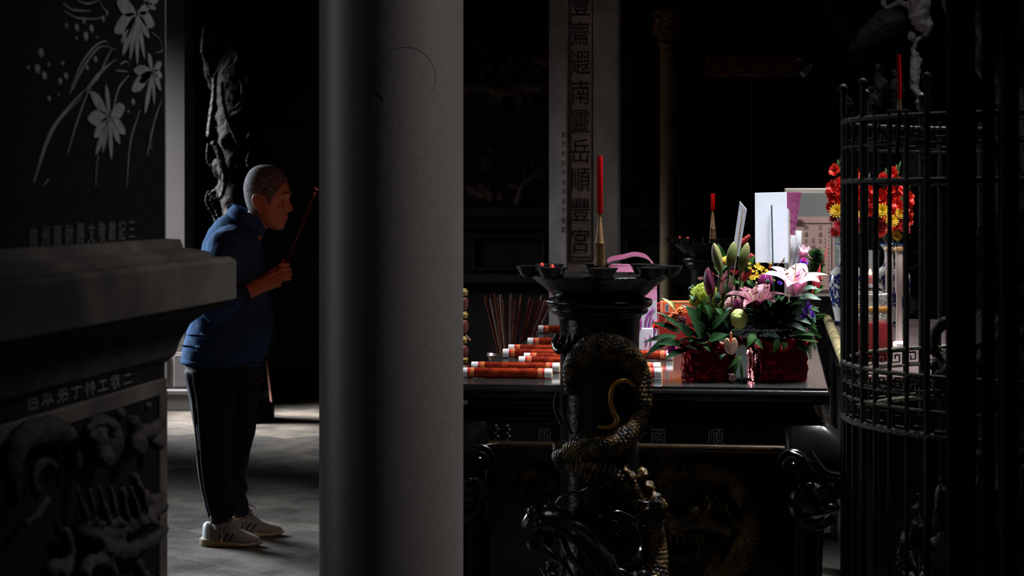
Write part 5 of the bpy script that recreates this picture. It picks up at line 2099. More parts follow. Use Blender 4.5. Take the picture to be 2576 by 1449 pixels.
def foil_pot(t, px0, px1, ybot, ytop, D, m='red_foil', squ=2.6, rot=.3, seed=1):
    """vessel in crumpled foil with a ruffled rim; centre at the thing's origin."""
    k = D / F
    r = (px1 - px0) / 2 * k
    h = (ybot - ytop) * k
    n = 84
    rings = []
    lev = [(0.001, .94, .02), (h * .08, .97, .04), (h * .2, .95, .07), (h * .32, .97, .08), (h * .45, .94, .09), (h * .57, .96, .09), (h * .68, .94, .09), (h * .78, .92, .10), (h * .86, .94, .13), (h * .93, 1.02, .18), (h * 1.0, 1.12, .24), (h * 1.08, 1.18, .30), (h * .96, .9, .1), (h * .7, .8, .03)]
    for z, s_, wr in lev:
        ring = []
        for j in range(n):
            a = 2 * pi * j / n
            c, s = cos(a), sin(a)
            q = (abs(c) ** squ + abs(s) ** squ) ** (-1 / squ)
            q0 = V((c * 2.6 + seed, s * 2.6, z * 34))
            w = 1 + wr * .6 * (.9 - 2.2 * abs(noise.noise(q0)) - .6 * abs(noise.noise(q0 * 2.3)))
            ring.append(V((r * s_ * q * w * cos(a + rot), r * .85 * s_ * q * w * sin(a + rot), z + (wr > .15) * h * .12 * noise.noise(V((c * 5, s * 5, seed + 5))))))
        rings.append(ring)
    mb = MB()
    mb.loft(rings)
    return mb.build('foil_wrapped_pot', m, t, sharp=22)


# ================================================================== arrangement with the lime pompon
AD = 5.72
aq = PZ(1782, 958, TZ)
aq.z = TZ + .0005
fa = thing('flower_arrangement', 'flower arrangement with lime pompon, lily buds and mauve lily in a red foil pot', 'flowers', aq, AX)
foil_pot(fa, 1713, 1850, 966, 872, AD - .06, seed=4, squ=2.3)


def A(px, py, d=0.0):
    return loc_in(fa, P(px, py, AD + d))


TOW = V((0, -1, 0))          # towards the viewer, in the thing's own frame
pompon(fa, A(1774, 752, .02), .046, 'mum_green', n=560, axis=(0, -.5, .9), seed=3, fat=.055)['label'] = 'large lime green pompon bloom'
for b_, t_, r_, m_ in (((1812, 686), (1796, 611), .0145, 'bud_green'), ((1833, 680), (1846, 608), .0135, 'bud_green'), ((1862, 684), (1881, 610), .0145, 'bud_green'), ((1789, 752), (1781, 672), .0165, 'bud_purple')):
    p0, p1 = A(b_[0], b_[1], -.05), A(t_[0], t_[1], -.05)
    bud(fa, p0, p1 - p0, (p1 - p0).length, r_, m_)
# stems and clasping leaves of the buds
mb = MB()
for b_ in ((1812, 686), (1833, 680), (1862, 684), (1789, 752)):
    mb.tube(curve([A(b_[0], b_[1], -.05), A(b_[0] - 6, b_[1] + 50, -.04), A(1800, 850, .0)], 4), .0032, 6)
mb.build('bud_stem', 'stem', fa)
lily(fa, A(1903, 780, -.05), (-.04, -.30, .95), .108, 'lily_dark', spin=.12, a0=.42, a1=1.9, Wd=.36, label='dark mauve lily')
lily(fa, A(1838, 742, .03), (-.3, -.1, .9), .075, 'lily_dark', spin=.2, a0=.15, a1=.5, Wd=.42, stam=False, name='half_open_lily')
o = pompon(fa, A(1848, 772, -.02), .031, 'mum_pink', n=330, axis=(.2, -.7, .6), seed=5, fat=.07)
o['label'] = 'pale pink pompon bloom with a magenta heart'
mb = MB()
for l in range(3):
    for k in range(11):
        mb.merge(petal(.017 - .003 * l, .0032, .9 - .3 * l, 1.2 - .4 * l, 2 * pi * (k + .5 * l) / 11, cup=.3, nu=6, nv=5), Matrix.Translation((0, 0, .022)))
place_mesh(mb, 'magenta_heart', 'magenta', o, A(1848, 772, -.02), aim((.2, -.85, .35)), sharp=0, fix=False)
mb = MB()
mb.ball(A(1859, 802, -.09), (.0245, .018, .0285), 18)
me = fuse(mb, .0022, 1, noise_amp=.0018, noise_scale=70)
finish(me, 'lime_bloom', 'lime', fa, sharp=0)['label'] = 'round pale lime bloom'
# orange bloom at the side
mb = MB()
p0, p1 = A(1716, 782, -.04), A(1676, 804, -.05)
for k in range(150):
    u = rnd.random()
    c = p0.lerp(p1, u)
    a = rnd.uniform(0, 2 * pi)
    rr_ = .019 * (1 - .5 * u * u)
    q = c + V((.3 * rr_ * cos(a), rr_ * sin(a), rr_ * cos(a)))
    mb.tube([c, c.lerp(q, .7), q + (p1 - p0) * .10], [.0022, .0026, .0012], 5, flat=.5)
mb.build('orange_carnation', 'orange_bloom', fa, sharp=0)
# anthuriums
def anthurium(t, pts, m, name='anthurium'):
    c, tip = pts
    mb = MB()
    d = tip - c
    L = d.length
    ux = d.normalized()
    uy = TOW.cross(ux).normalized()
    def f(u, w):
        s = (w - .5) * 2
        x = -0.22 * L * (1 - u) * (abs(s) > .3) + L * u
        wd = L * .52 * sqrt(max(0, sin(pi * (u * .86 + .14))))
        return c + ux * x + uy * (s * wd) + TOW * (.22 * L * (1 - s * s) * .4 + .03 * L * cos(u * 24 + abs(s) * 8) * .4)
    mb.grid(f, 14, 9)
    o = mb.build(name, m, t, sharp=0, solid=.0015)
    mb = MB()
    mb.tube([c + TOW * .008, c + TOW * .02 - ux * L * .35 + V((0, 0, .012))], [.004, .0025], 8)
    mb.build('spadix', 'orange_bloom', o)
    return o


anthurium(fa, (A(1838, 858, -.12), A(1840, 892, -.12)), 'anthurium')
anthurium(fa, (A(1818, 874, -.09), A(1792, 898, -.10)), 'anthurium')
rose(fa, A(1656, 822, -.02), (-.5, -.6, .5), .016, 'red_bloom', 'small_red_rose')
rose(fa, A(1680, 824, .02), (-.3, -.6, .5), .015, 'red_bloom', 'small_red_rose', 1)
rose(fa, A(1716, 812, -.07), (-.2, -.8, .3), .020, 'dusty_pink', 'dusty_pink_rose', 2)
rose(fa, A(1745, 782, -.05), (-.2, -.8, .3), .012, 'dusty_pink', 'dusty_pink_rose', 3)
rose(fa, A(1786, 698, .02), (0, -.3, .9), .014, 'red_bloom', 'small_red_rose', 2)
rose(fa, A(1764, 705, .06), (-.2, -.3, .9), .010, 'dusty_pink', 'small_pink_bloom', 2)
mb = MB()
mb.ball(A(1737, 727, .03), .007, 9)
mb.ball(A(1742, 721, .03), .005, 9)
mb.build('green_berry', 'leaf_pale', fa)
p0, p1 = A(1812, 662, .05), A(1832, 648, .06)
spike(fa, A(1813, 660, .05), A(1842, 648, .06), .011, 'yellow', 'yellow_billy_button', 90)
for i, (a, b, r_) in enumerate((((1873, 668), (1893, 640), .009), ((1864, 706), (1888, 676), .0125), ((1854, 622), (1886, 592), .0075), ((1877, 672), (1889, 648), .008))):
    spike(fa, A(*a, .06), A(*b, .06), r_, 'deep_red', 'red_flower_spike', 70, i)
rose(fa, A(1848, 690, .05), (0, -.5, .8), .013, 'deep_red', 'dark_red_rose', 4)
for x, y in ((1828, 671), (1838, 676)):
    rose(fa, A(x, y, .06), (0, -.4, .8), .010, 'purple', 'violet_lisianthus', x)
# folded pink lily petal between the buds and the stick
mb = MB()
leaf(mb, A(1806, 742, .0), A(1834, 698, -.01), .012, TOW)
leaf(mb, A(1822, 730, .0), A(1838, 698, -.01), .010, TOW)
mb.build('pink_petal', 'dusty_pink', fa, sharp=0)
# foliage
def foliage(t, fn, items, m, name, fold=.22):
    mb = MB()
    for a, b, w, *d in items:
        leaf(mb, fn(*a), fn(*b), w * .82, (rnd.uniform(-.3, .3), -.75, .7), d[0] if d else .006, fold)
    return mb.build(name, m, t, sharp=0, fix=False)


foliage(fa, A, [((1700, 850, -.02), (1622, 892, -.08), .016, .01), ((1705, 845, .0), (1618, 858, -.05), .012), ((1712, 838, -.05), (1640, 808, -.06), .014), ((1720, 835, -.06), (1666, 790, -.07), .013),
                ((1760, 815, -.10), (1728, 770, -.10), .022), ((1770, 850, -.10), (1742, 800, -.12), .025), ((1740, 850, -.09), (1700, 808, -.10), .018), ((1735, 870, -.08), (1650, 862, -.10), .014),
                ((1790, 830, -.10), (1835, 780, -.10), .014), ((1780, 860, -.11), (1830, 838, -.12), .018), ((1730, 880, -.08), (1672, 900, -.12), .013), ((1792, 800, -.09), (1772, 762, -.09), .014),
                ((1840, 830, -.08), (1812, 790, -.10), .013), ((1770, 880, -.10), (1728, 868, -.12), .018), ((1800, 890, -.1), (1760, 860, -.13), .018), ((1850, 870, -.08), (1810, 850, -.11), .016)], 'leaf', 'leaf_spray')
foliage(fa, A, [((1815, 700, -.02), (1800, 670, -.02), .010), ((1806, 690, .0), (1830, 664, .0), .010), ((1822, 652, .06), (1806, 612, .06), .011), ((1875, 690, .05), (1898, 640, .05), .013), ((1850, 720, .0), (1836, 690, .0), .011),
                ((1830, 745, -.03), (1825, 710, -.03), .010), ((1870, 725, -.02), (1852, 705, -.03), .012), ((1760, 790, -.09), (1784, 740, -.10), .009), ((1800, 775, -.08), (1826, 800, -.09), .010), ((1868, 650, .05), (1862, 615, .05), .009),
                ((1880, 705, .02), (1898, 722, .0), .011), ((1765, 765, -.08), (1748, 790, -.09), .008)], 'leaf_mid', 'leaf_spray')
foliage(fa, A, [((1800, 765, -.07), (1808, 735, -.08), .013), ((1748, 760, -.08), (1738, 742, -.08), .007), ((1740, 784, -.06), (1716, 765, -.07), .007), ((1690, 810, -.05), (1655, 782, -.07), .005), ((1820, 790, -.08), (1838, 772, -.09), .006),
                ((1812, 905, -.11), (1822, 890, -.12), .008)], 'leaf_pale', 'pale_leaf_spray')
foliage(fa, A, [((1698, 778, -.05), (1675, 752, -.06), .008), ((1690, 772, -.05), (1668, 748, -.06), .006)], 'leaf_yellow', 'yellow_leaf_spray')
# dense dark greenery that fills the pot
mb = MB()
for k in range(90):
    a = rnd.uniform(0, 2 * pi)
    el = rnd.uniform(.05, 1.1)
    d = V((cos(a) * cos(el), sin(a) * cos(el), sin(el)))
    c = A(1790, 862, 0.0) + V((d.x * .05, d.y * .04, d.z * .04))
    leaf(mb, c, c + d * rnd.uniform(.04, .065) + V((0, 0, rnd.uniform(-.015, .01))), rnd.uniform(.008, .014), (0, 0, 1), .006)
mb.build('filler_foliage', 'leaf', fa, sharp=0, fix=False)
mb = MB()
for k in range(14):
    a = rnd.uniform(0, 2 * pi)
    c = A(1692, 880, -.07)
    d = V((rnd.uniform(-.02, .02), rnd.uniform(-.01, .01), rnd.uniform(-.026, .018)))
    leaf(mb, c - d * .6, c + d, rnd.uniform(.006, .012), (rnd.uniform(-1, 1), -1, rnd.uniform(-1, 1)), .006)
mb.build('foil_ruffle', 'magenta_foil', fa, sharp=0, fix=False)

# ================================================================== arrangement with the big pink lily
AD2 = 5.70
bq2 = PZ(1955, 958, TZ)
bq2.z = TZ + .0005
fb = thing('flower_arrangement', 'flower arrangement with a big pink lily and violet blooms in red cellophane', 'flowers', bq2, AX)
foil_pot(fb, 1882, 2026, 966, 868, AD2 - .06, seed=9, squ=3.4, rot=.25)


def B(px, py, d=0.0):
    return loc_in(fb, P(px, py, AD2 + d))


lily(fb, B(1997, 744, -.06), (.02, -.30, .95), .122, 'lily', spin=.10, a0=.34, a1=1.72, Wd=.38, label='large open pink and white lily')
lily(fb, B(2018, 668, .09), (.1, -.35, .92), .062, 'lily', spin=.5, a0=.1, a1=.55, Wd=.42, name='half_open_lily')
for x, y, r_ in ((2019, 668, .016), (2014, 672, .012), (2041, 706, .015), (1960, 716, .01)):
    rose(fb, B(x, y, .02), (.2, -.5, .7), r_, 'purple', 'violet_lisianthus', x)
rose(fb, B(2022, 658, .01), (.0, -.6, .6), .011, 'magenta', 'magenta_bloom', 2)
pompon(fb, B(1925, 706, .04), .021, 'magenta', n=110, axis=(0, -.6, .8), seed=6, fat=.13)
bud(fb, B(1930, 716, .0), (.05, -.4, .8), .018, .0065, 'leaf_pale', 'pale_green_bud')
fill_ = [(rnd.uniform(1884, 1945), rnd.uniform(660, 706)) for _ in range(34)]
for x, y in fill_ + list(((1898, 672), (1906, 668), (1913, 676), (1922, 690), (1930, 684), (1936, 690), (1940, 674), (1927, 700), (1885, 664), (1890, 700), (1946, 705), (1916, 694), (1903, 682), (1935, 700))):
    daisy(fb, B(x + rnd.uniform(-2, 2), y, .07 + rnd.uniform(-.02, .02)), (rnd.uniform(-.4, .4), -.6, .6), rnd.uniform(.006, .010), 'yellow', 6, 'yellow_filler_flower', 1, 1.4, None)
rose(fb, B(1940, 676, .06), (0, -.6, .6), .010, 'deep_red', 'dark_red_rose', 4)
for (a, b) in (((2026, 780), (2034, 758)), ((2030, 792), (2018, 776)), ((2046, 800), (2036, 775)), ((2024, 800), (2010, 790))):
    mb = MB()
    leaf(mb, B(*a, -.08), B(*b, -.09), .007, (.3, -1, .2), .004)
    leaf(mb, B(*a, -.08), B(b[0] + 8, b[1] + 10, -.09), .006, (-.3, -1, .2), .004)
    mb.build('violet_iris', 'purple', fb, sharp=0, fix=False)
# cypress sprig
mb = MB()
base = B(2048, 745, .03)
for k in range(210):
    u = rnd.random()
    cen = B(2048, 745, .03).lerp(B(2054, 640, .04), u)
    a = rnd.uniform(-1.1, 1.1)
    L = .042 * (1.0 - .45 * abs(u - .5)) * rnd.uniform(.5, 1.0)
    d = V((sin(a), rnd.uniform(-.4, .4), cos(a))).normalized()
    e = cen + d * L
    mb.tube([cen, cen + d * L * .5, e], [.0016, .0015, .0006], 4)
    s = d.orthogonal().normalized()
    for q in range(3):
        c2 = cen + d * L * (.4 + .2 * q)
        mb.tube([c2, c2 + (d + s * (1 if q % 2 else -1)).normalized() * .009], [.0013, .0005], 4)
mb.build('cypress_sprig', 'leaf_mid', fb)
foliage(fb, B, [((2048, 745, .0), (2064, 664, .0), .011), ((2046, 735, -.01), (2058, 690, -.01), .013), ((2040, 760, -.02), (2054, 715, -.02), .009)], 'leaf_red', 'red_leaf')
foliage(fb, B, [((2062, 700, .06), (2082, 615, .06), .004), ((2040, 760, .02), (2072, 690, .03), .005)], 'deep_red', 'red_grass_blade')
foliage(fb, B, [((2022, 730, -.04), (2056, 722, -.06), .011), ((2010, 750, -.04), (2066, 750, -.06), .015), ((2015, 765, -.05), (2062, 782, -.07), .014), ((2030, 780, -.05), (2052, 808, -.09), .014), ((2000, 800, -.07), (2040, 812, -.10), .013),
                ((1985, 815, -.08), (2030, 832, -.11), .012)], 'leaf_pale', 'pale_leaf_spray')
foliage(fb, B, [((1990, 790, -.07), (2060, 770, -.08), .013), ((2010, 790, -.06), (2058, 830, -.08), .015), ((1990, 840, -.08), (2050, 840, -.10), .013), ((1985, 850, -.09), (2060, 858, -.10), .011), ((2020, 850, -.06), (2035, 886, -.09), .012), ((2000, 860, -.09), (2032, 892, -.10), .0135),
                ((1960, 850, -.11), (1945, 890, -.13), .012), ((1975, 860, -.11), (1970, 880, -.13), .010), ((1900, 840, -.10), (1880, 870, -.13), .014), ((1890, 850, -.1), (1920, 875, -.13), .012), ((2045, 740, -.03), (2068, 725, -.03), .01)], 'leaf_mid', 'leaf_spray')
# fern fronds drooping at the side
mb = MB()
for a, b in (((2030, 835, -.06), (2052, 880, -.09)), ((2040, 830, -.05), (2066, 850, -.07)), ((2035, 800, -.05), (2078, 792, -.05)), ((2030, 845, -.08), (2040, 905, -.10))):
    p, q = B(*a), B(*b)
    for k in range(12):
        u = k / 12
        c = p.lerp(q, u)
        d = (q - p).normalized()
        s = d.cross(TOW)
        for sg in (-1, 1):
            leaf(mb, c, c + (d * .5 + s * sg).normalized() * .012 * (1 - u * .7), .0022, TOW, .001)
mb.build('fern_frond', 'leaf_mid', fb, sharp=0, fix=False)
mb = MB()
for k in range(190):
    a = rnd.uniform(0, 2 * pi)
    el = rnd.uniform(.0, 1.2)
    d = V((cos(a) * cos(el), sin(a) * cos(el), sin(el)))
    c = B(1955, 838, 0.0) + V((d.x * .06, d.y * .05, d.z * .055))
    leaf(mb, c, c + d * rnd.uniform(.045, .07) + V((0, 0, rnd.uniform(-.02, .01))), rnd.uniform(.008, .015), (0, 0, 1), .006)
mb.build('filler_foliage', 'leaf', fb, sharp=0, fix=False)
# pink cup of petals and greens seen low in front, between the pots
mb = MB()
for k in range(5):
    mb.merge(petal(.026, .010, .2, .75, 2 * pi * k / 5, cup=.3, nu=7, nv=5), Matrix.Translation(B(1842, 960, -.11)))
mb.build('fallen_pink_bloom', 'dusty_pink', fb, sharp=0, fix=False)
foliage(fb, B, [((1858, 900, -.11), (1846, 950, -.12), .006), ((1862, 910, -.11), (1868, 962, -.12), .006), ((1868, 895, -.1), (1832, 925, -.12), .008)], 'leaf_mid', 'trailing_leaf')
mb = MB()
for k in range(10):
    c = B(2022, 845, -.06)
    d = V((rnd.uniform(-.006, .012), rnd.uniform(-.01, .01), rnd.uniform(.0, .026)))
    leaf(mb, c - d * .5, c + d, rnd.uniform(.004, .009), (rnd.uniform(-1, 1), -1, rnd.uniform(-1, 1)), .006)
mb.build('foil_ruffle', 'magenta_foil', fb, sharp=0, fix=False)
mb = MB()
mb.tube(curve([B(1955, 668, .02), B(1966, 660, .02), B(1974, 648, .02)], 4), .0013, 5)
mb.tube([B(1966, 660, .02), B(1974, 655, .02)], .001, 5)
mb.build('dry_twig', 'wood_red', fb)

# ================================================================== cards on sticks
def quadcard(name, label, corners, D, tilt, m, cat, thick=.0009):
    """corners: px of top-left, top-right, bottom-right, bottom-left with a depth offset each."""
    base = P((corners[2][0] + corners[3][0]) / 2, (corners[2][1] + corners[3][1]) / 2, D)
    t = thing(name, label, cat, base, AX)
    pts = [loc_in(t, P(c[0], c[1], D + c[2])) for c in corners]
    nn = (pts[1] - pts[0]).cross(pts[3] - pts[0]).normalized() * thick
    mb = MB()
    mb.loft([pts, [p + nn for p in pts]])
    mb.build('card', m, t, smooth=False)
    return t, pts


CDD = AD2 + .03
t, pts = quadcard('card_on_stick', 'large blank white card clipped to a dark green stick among the flowers', ((1899, 485, .03), (1979, 483, .03), (1982, 659, -.01), (1900, 661, -.01)), CDD, 0, 'white_paper', 'card')
mb = MB()
mb.tube(curve([loc_in(t, P(1941, 517, CDD + .012)), loc_in(t, P(1943, 600, CDD - .008)), loc_in(t, P(1945, 700, CDD - .03)), loc_in(t, P(1946, 800, CDD - .03))], 4), .0022, 7)
mb.build('stick', 'stick_green', t)
mb = MB()
c = loc_in(t, P(1943, 514, CDD + .012))
mb.box(c, (.007, .003, .0022), Euler((0, -.35, 0)).to_matrix())
mb.build('clip', 'shoe_white', t, smooth=False)
t, pts = quadcard('card_on_stick', 'narrow white card turned almost edge-on on a pale wooden stick', ((1861, 506, .03), (1878, 527, -.03), (1858, 645, -.045), (1842, 640, .02)), AD - .02, 0, 'white_paper', 'card')
mb = MB()
mb.tube([loc_in(t, P(1869, 528, AD - .035)), loc_in(t, P(1856, 620, AD - .045)), loc_in(t, P(1844, 700, AD - .05)), loc_in(t, P(1838, 790, AD - .04))], .0021, 7)
mb.build('stick', 'stick_wood', t)
t, pts = quadcard('card_on_stick', 'white card standing behind the large blank card, only its edge showing', ((1930, 522, .03), (1984, 525, .02), (1986, 662, .01), (1930, 662, .01)), CDD + .035, 0, 'white_paper', 'card')
mb = MB()
mb.tube([loc_in(t, P(1985.5, 530, CDD + .045)), loc_in(t, P(1986, 600, CDD + .04)), loc_in(t, P(1984, 800, CDD + .03))], .0016, 7)
mb.build('stick', 'stick_wood', t)
# pink ribbon strip with its congratulation
BDp = CDD + .075
t = thing('ribbon_strip', 'pink paper strip with two columns of black characters beside the large white card', 'ribbon', P(1990, 600, BDp), AX)
def bn(px, py, d=0.0):
    return loc_in(t, P(px, py, BDp + d))
mb = MB()
rows = [((1974, 484), (2016, 484)), ((1975, 520), (2011, 520)), ((1976, 560), (2005, 560)), ((1978, 597), (1999, 597))]
L_ = [bn(a[0], a[1], .01 * i) for i, (a, b) in enumerate(rows)]
R_ = [bn(b[0], b[1], .01 * i + .005) for i, (a, b) in enumerate(rows)]
mb.loft([[l, r, r + V((0, .0006, 0)), l + V((0, .0006, 0))] for l, r in zip(L_, R_)])
mb.build('strip', 'banner', t, smooth=False)
mb = MB()
for i, (ch, x, y) in enumerate((('恭', 2008, 494), ('祝', 2006, 508), ('清', 2004, 534), ('水', 2002, 548), ('祖', 2000, 562), ('師', 1998, 576), ('香', 1994, 505), ('火', 1992, 531), ('鼎', 1990, 558), ('盛', 1989, 582))):
    write(mb, ch, bn(x, y, -.004 + .01 * (y - 484) / 37.0), (1, 0, 0), V((.12, .22, 1)), .0105 if x < 1996 else .0098, .0008)
mb.build('characters', 'ink', t, smooth=False)
# clear plastic flower sleeves
mb = MB()
t = thing('clear_sleeve', 'pair of clear plastic sleeves standing between the pink strip and the lily', 'sleeve', P(1998, 690, BDp), AX)
for a, b in (((1996, 592), (1990, 690)), ((2009, 580), (2006, 685))):
    mb = MB()
    mb.tube([loc_in(t, P(*a, BDp - .01)), loc_in(t, P(*b, BDp - .01))], [.010, .008], 14, cap=False)
    mb.build('sleeve', 'cellophane', t, solid=.0004)

# ================================================================== notice board behind the vases
ND = 8.55
kn = ND / F
nq = PZ(2050, 500 + .52 * F / ND, TZ)
nq.z += .0006
board = thing('notice_board', 'framed board with a faded pink handwritten sheet under grey-green cloth, behind the vase', 'notice board', nq, AX + R(2.2))
nx_ = lambda px: (px - 2050) * kn
nz = lambda py: H - (py - HY) * kn - TZ
mb = MB()
mb.span((nx_(1974), 0.0, nz(747)), (nx_(2126), .012, nz(474)))
mb.build('frame', 'board_frame', board, smooth=False, bevel=.004)
mb = MB()
mb.span((nx_(1979), -.002, nz(736)), (nx_(2121), .0, nz(486)))
mb.build('cloth', 'board_cloth', board, smooth=False)
mb = MB()
mb.span((nx_(1984), -.0035, nz(733)), (nx_(2099), -.002, nz(546)))
sheet = mb.build('sheet', 'pink_sheet', board, smooth=False)
mb = MB()
for a, b in (((2015, 561), (2094, 563)), ((2091, 561), (2094, 730)), ((1988, 729), (2094, 731)), ((1988, 561), (1990, 731))):
    mb.span((nx_(a[0]), -.0042, nz(b[1])), (nx_(b[0]), -.0034, nz(a[1])))
mb.build('printed_border', 'faded_ink', sheet, smooth=False)
mb = MB()
for ch, x, y, s_ in (('正', 2064, 572, 1), ('爐', 2064, 590, 1), ('主', 2064, 606, 1), ('副', 2028, 572, 1), ('爐', 2028, 590, 1), ('主', 2028, 606, 1), ('王', 2046, 605, 1), ('議', 2046, 623, 1), ('王', 2010, 605, 1)):
    write(mb, ch, (nx_(x), -.0036, nz(y)), (1, 0, 0), (0, 0, 1.15), .0185 * s_, .0006)
for i, ch in enumerate('財團法人三峽清水祖師廟管理委員'):
    write(mb, ch, (nx_(2085), -.0036, nz(575 + i * 10.3)), (1, 0, 0), (0, 0, 1), .0095, .0006)
for i, ch in enumerate('一一三年歲次'):
    write(mb, ch, (nx_(2076), -.0036, nz(575 + i * 9)), (1, 0, 0), (0, 0, 1), .0085, .0006)
mb.build('characters', 'faded_ink', sheet, smooth=False)
mb = MB()
for k in range(7):
    a = k * pi / 6 * 1.0
    mb.prism([(.0, -.004), (.022, -.006), (.026, 0), (.022, .006), (.0, .004)], (nx_(2010), -.004, nz(566)), (cos(a), 0, sin(a)), (-sin(a), 0, cos(a)), .0005)
mb.build('printed_leaf', 'dusty_pink', sheet, smooth=False)
mb = MB()
mb.span((nx_(2010), .012, 0), (nx_(2100), .05, nz(745)))
mb.span((nx_(1990), -.03, 0), (nx_(2120), .09, .012))
mb.build('easel_foot', 'lacquer', board, smooth=False)

# ================================================================== porcelain vases and their flowers
VD = 8.10
vq = PZ(2131, 818, TZ)
va = thing('porcelain_vase', 'blue and white porcelain vase of painted hills, standing before the notice board', 'vase', (vq.x, vq.y, TZ + .0006), AX)
kv = VD / F
vz = lambda py: (818 - py) * kv
prof = [(0, 0), (30 * kv, 0), (31 * kv, vz(813)), (30 * kv, vz(806)), (33 * kv, vz(790)), (39 * kv, vz(765)), (44 * kv, vz(738)), (46 * kv, vz(710)), (45 * kv, vz(695)), (41 * kv, vz(683)), (32 * kv, vz(674)), (23 * kv, vz(666)), (19.5 * kv, vz(655)),
        (18.5 * kv, vz(642)), (20 * kv, vz(630)), (25 * kv, vz(620)), (31 * kv, vz(614)), (31.5 * kv, vz(612)), (29 * kv, vz(611.5)), (19 * kv, vz(622)), (16 * kv, vz(645)), (0, vz(650))]
mb = MB()
mb.lathe(prof, n=48)
mb.build('vase_body', 'porcelain', va, sharp=50)
vb = copy_tree(va)
vb['label'] = 'blue and white porcelain vase mostly hidden by the cage bars and the dragon column'
vq2 = PZ(2244, 818, TZ)
vb.location = (vq2.x, vq2.y, TZ + .0006)
vb.rotation_euler = (0, 0, AX + 1.2)


def floret(mb, p, axis, r, spin):
    fm = MB()
    for k in range(6):
        fm.merge(petal(r, r * (.50 if k % 2 else .42), .35, 1.15 + .25 * (k % 3), spin + k * pi / 3, cup=.25, wave=.28, nu=9, nv=7, pw=.7, blunt=.42))
    mb.merge(fm, Matrix.Translation(p) @ aim(axis))


def glad_bouquet(label, pxc, first):
    c = PZ(pxc, 818, TZ)
    base = P(pxc, 618, VD)
    t = thing('flower_bouquet', label, 'flowers', (base.x, base.y, base.z), AX)
    g = lambda px, py, d=0.0: loc_in(t, P(px, py, VD + d))
    dx = pxc - 2131
    stems = [((2131, 630), (2122, 560), (2102, 500), (2112, 405)), ((2133, 630), (2134, 540), (2138, 470), (2150, 398)), ((2128, 630), (2112, 560), (2106, 505), (2100, 462)), ((2138, 630), (2160, 560), (2176, 500), (2182, 450)), ((2136, 630), (2150, 575), (2160, 530), (2168, 480))]
    rr = random.Random(pxc)
    for i, st in enumerate(stems):
        if not first:
            st = tuple((x * .7 + 2131 * .3 + rr.uniform(-4, 4), y + 22) for x, y in st)
        dd = rr.uniform(-.03, .03) + (.02 if i % 2 else -.02)
        pts = curve([g(x + dx, y, dd * (1 - (k == 0))) for k, (x, y) in enumerate(st)], 6)
        mb = MB()
        mb.tube(pts, lerp([.0035, .003, .0015], len(pts)), 6)
        # green sheathing buds up the tip
        for k in range(4):
            p = pts[-1 - k * 1] if k < len(pts) else pts[-1]
            d = (pts[-1] - pts[-3]).normalized()
            leaf(mb, p - d * .014, p + d * .026 + V(((-1) ** k * .008, 0, 0)), .005, TOW, .003)
        o = mb.build('gladiolus_stem', 'stem', t, sharp=0, fix=False)
        mb = MB()
        for k in range(6):
            u = .50 + .078 * k
            p = pts[int(u * (len(pts) - 1))]
            sgn = -1 if k % 2 else 1
            floret(mb, p, (sgn * .75 + rr.uniform(-.2, .2), -.65, .35), .046 * (1.1 - .6 * max(0, u - .5)), rr.random())
        mb.build('gladiolus_blooms', 'red_bloom', o, sharp=0, fix=False)
    for x, y, r_, m_ in ((2107, 533, .038, 'yellow'), (2130, 558, .034, 'yellow'), (2098, 552, .024, 'deep_red'), (2110, 570, .03, 'deep_red'), (2128, 578, .034, 'orange_bloom'), (2103, 586, .03, 'red_bloom'), (2150, 540, .028, 'yellow'), (2160, 575, .03, 'deep_red'), (2156, 552, .022, 'magenta'), (2142, 596, .026, 'yellow')):
        dome = daisy(t, g(x + dx, y, -.075 + rr.uniform(-.02, .02)), ((x - 2131) * .012, -.8, .45), r_, m_, 16, 'chrysanthemum', 3, 1.45, 'leaf_yellow' if m_ == 'yellow' else 'yellow')
    mb = MB()
    for k in range(46):
        a = rr.uniform(0, 2 * pi)
        p = g(pxc, 600, 0) + V((.02 * cos(a), .02 * sin(a), 0))
        leaf(mb, p, p + V((.055 * cos(a), .05 * sin(a), rr.uniform(.0, .06))), .006, (0, 0, 1), .006)
    mb.build('greenery', 'leaf_mid', t, sharp=0, fix=False)
    mb = MB()
    for k in range(16):
        a = k * pi / 8
        mb.tube([g(pxc, 616, 0) + V((.02 * cos(a), .02 * sin(a), 0)), g(pxc, 585, 0) + V((.055 * cos(a), .05 * sin(a), 0))], [.0012, .0008], 4)
    mb.build('clear_wrap', 'cellophane', t)
    return t


glad_bouquet('tall bouquet of scarlet gladioli and yellow chrysanthemums in the vase before the notice board', 2131, True)
glad_bouquet('scarlet gladioli and chrysanthemums behind the cage bars, in the hidden vase', 2244, False)

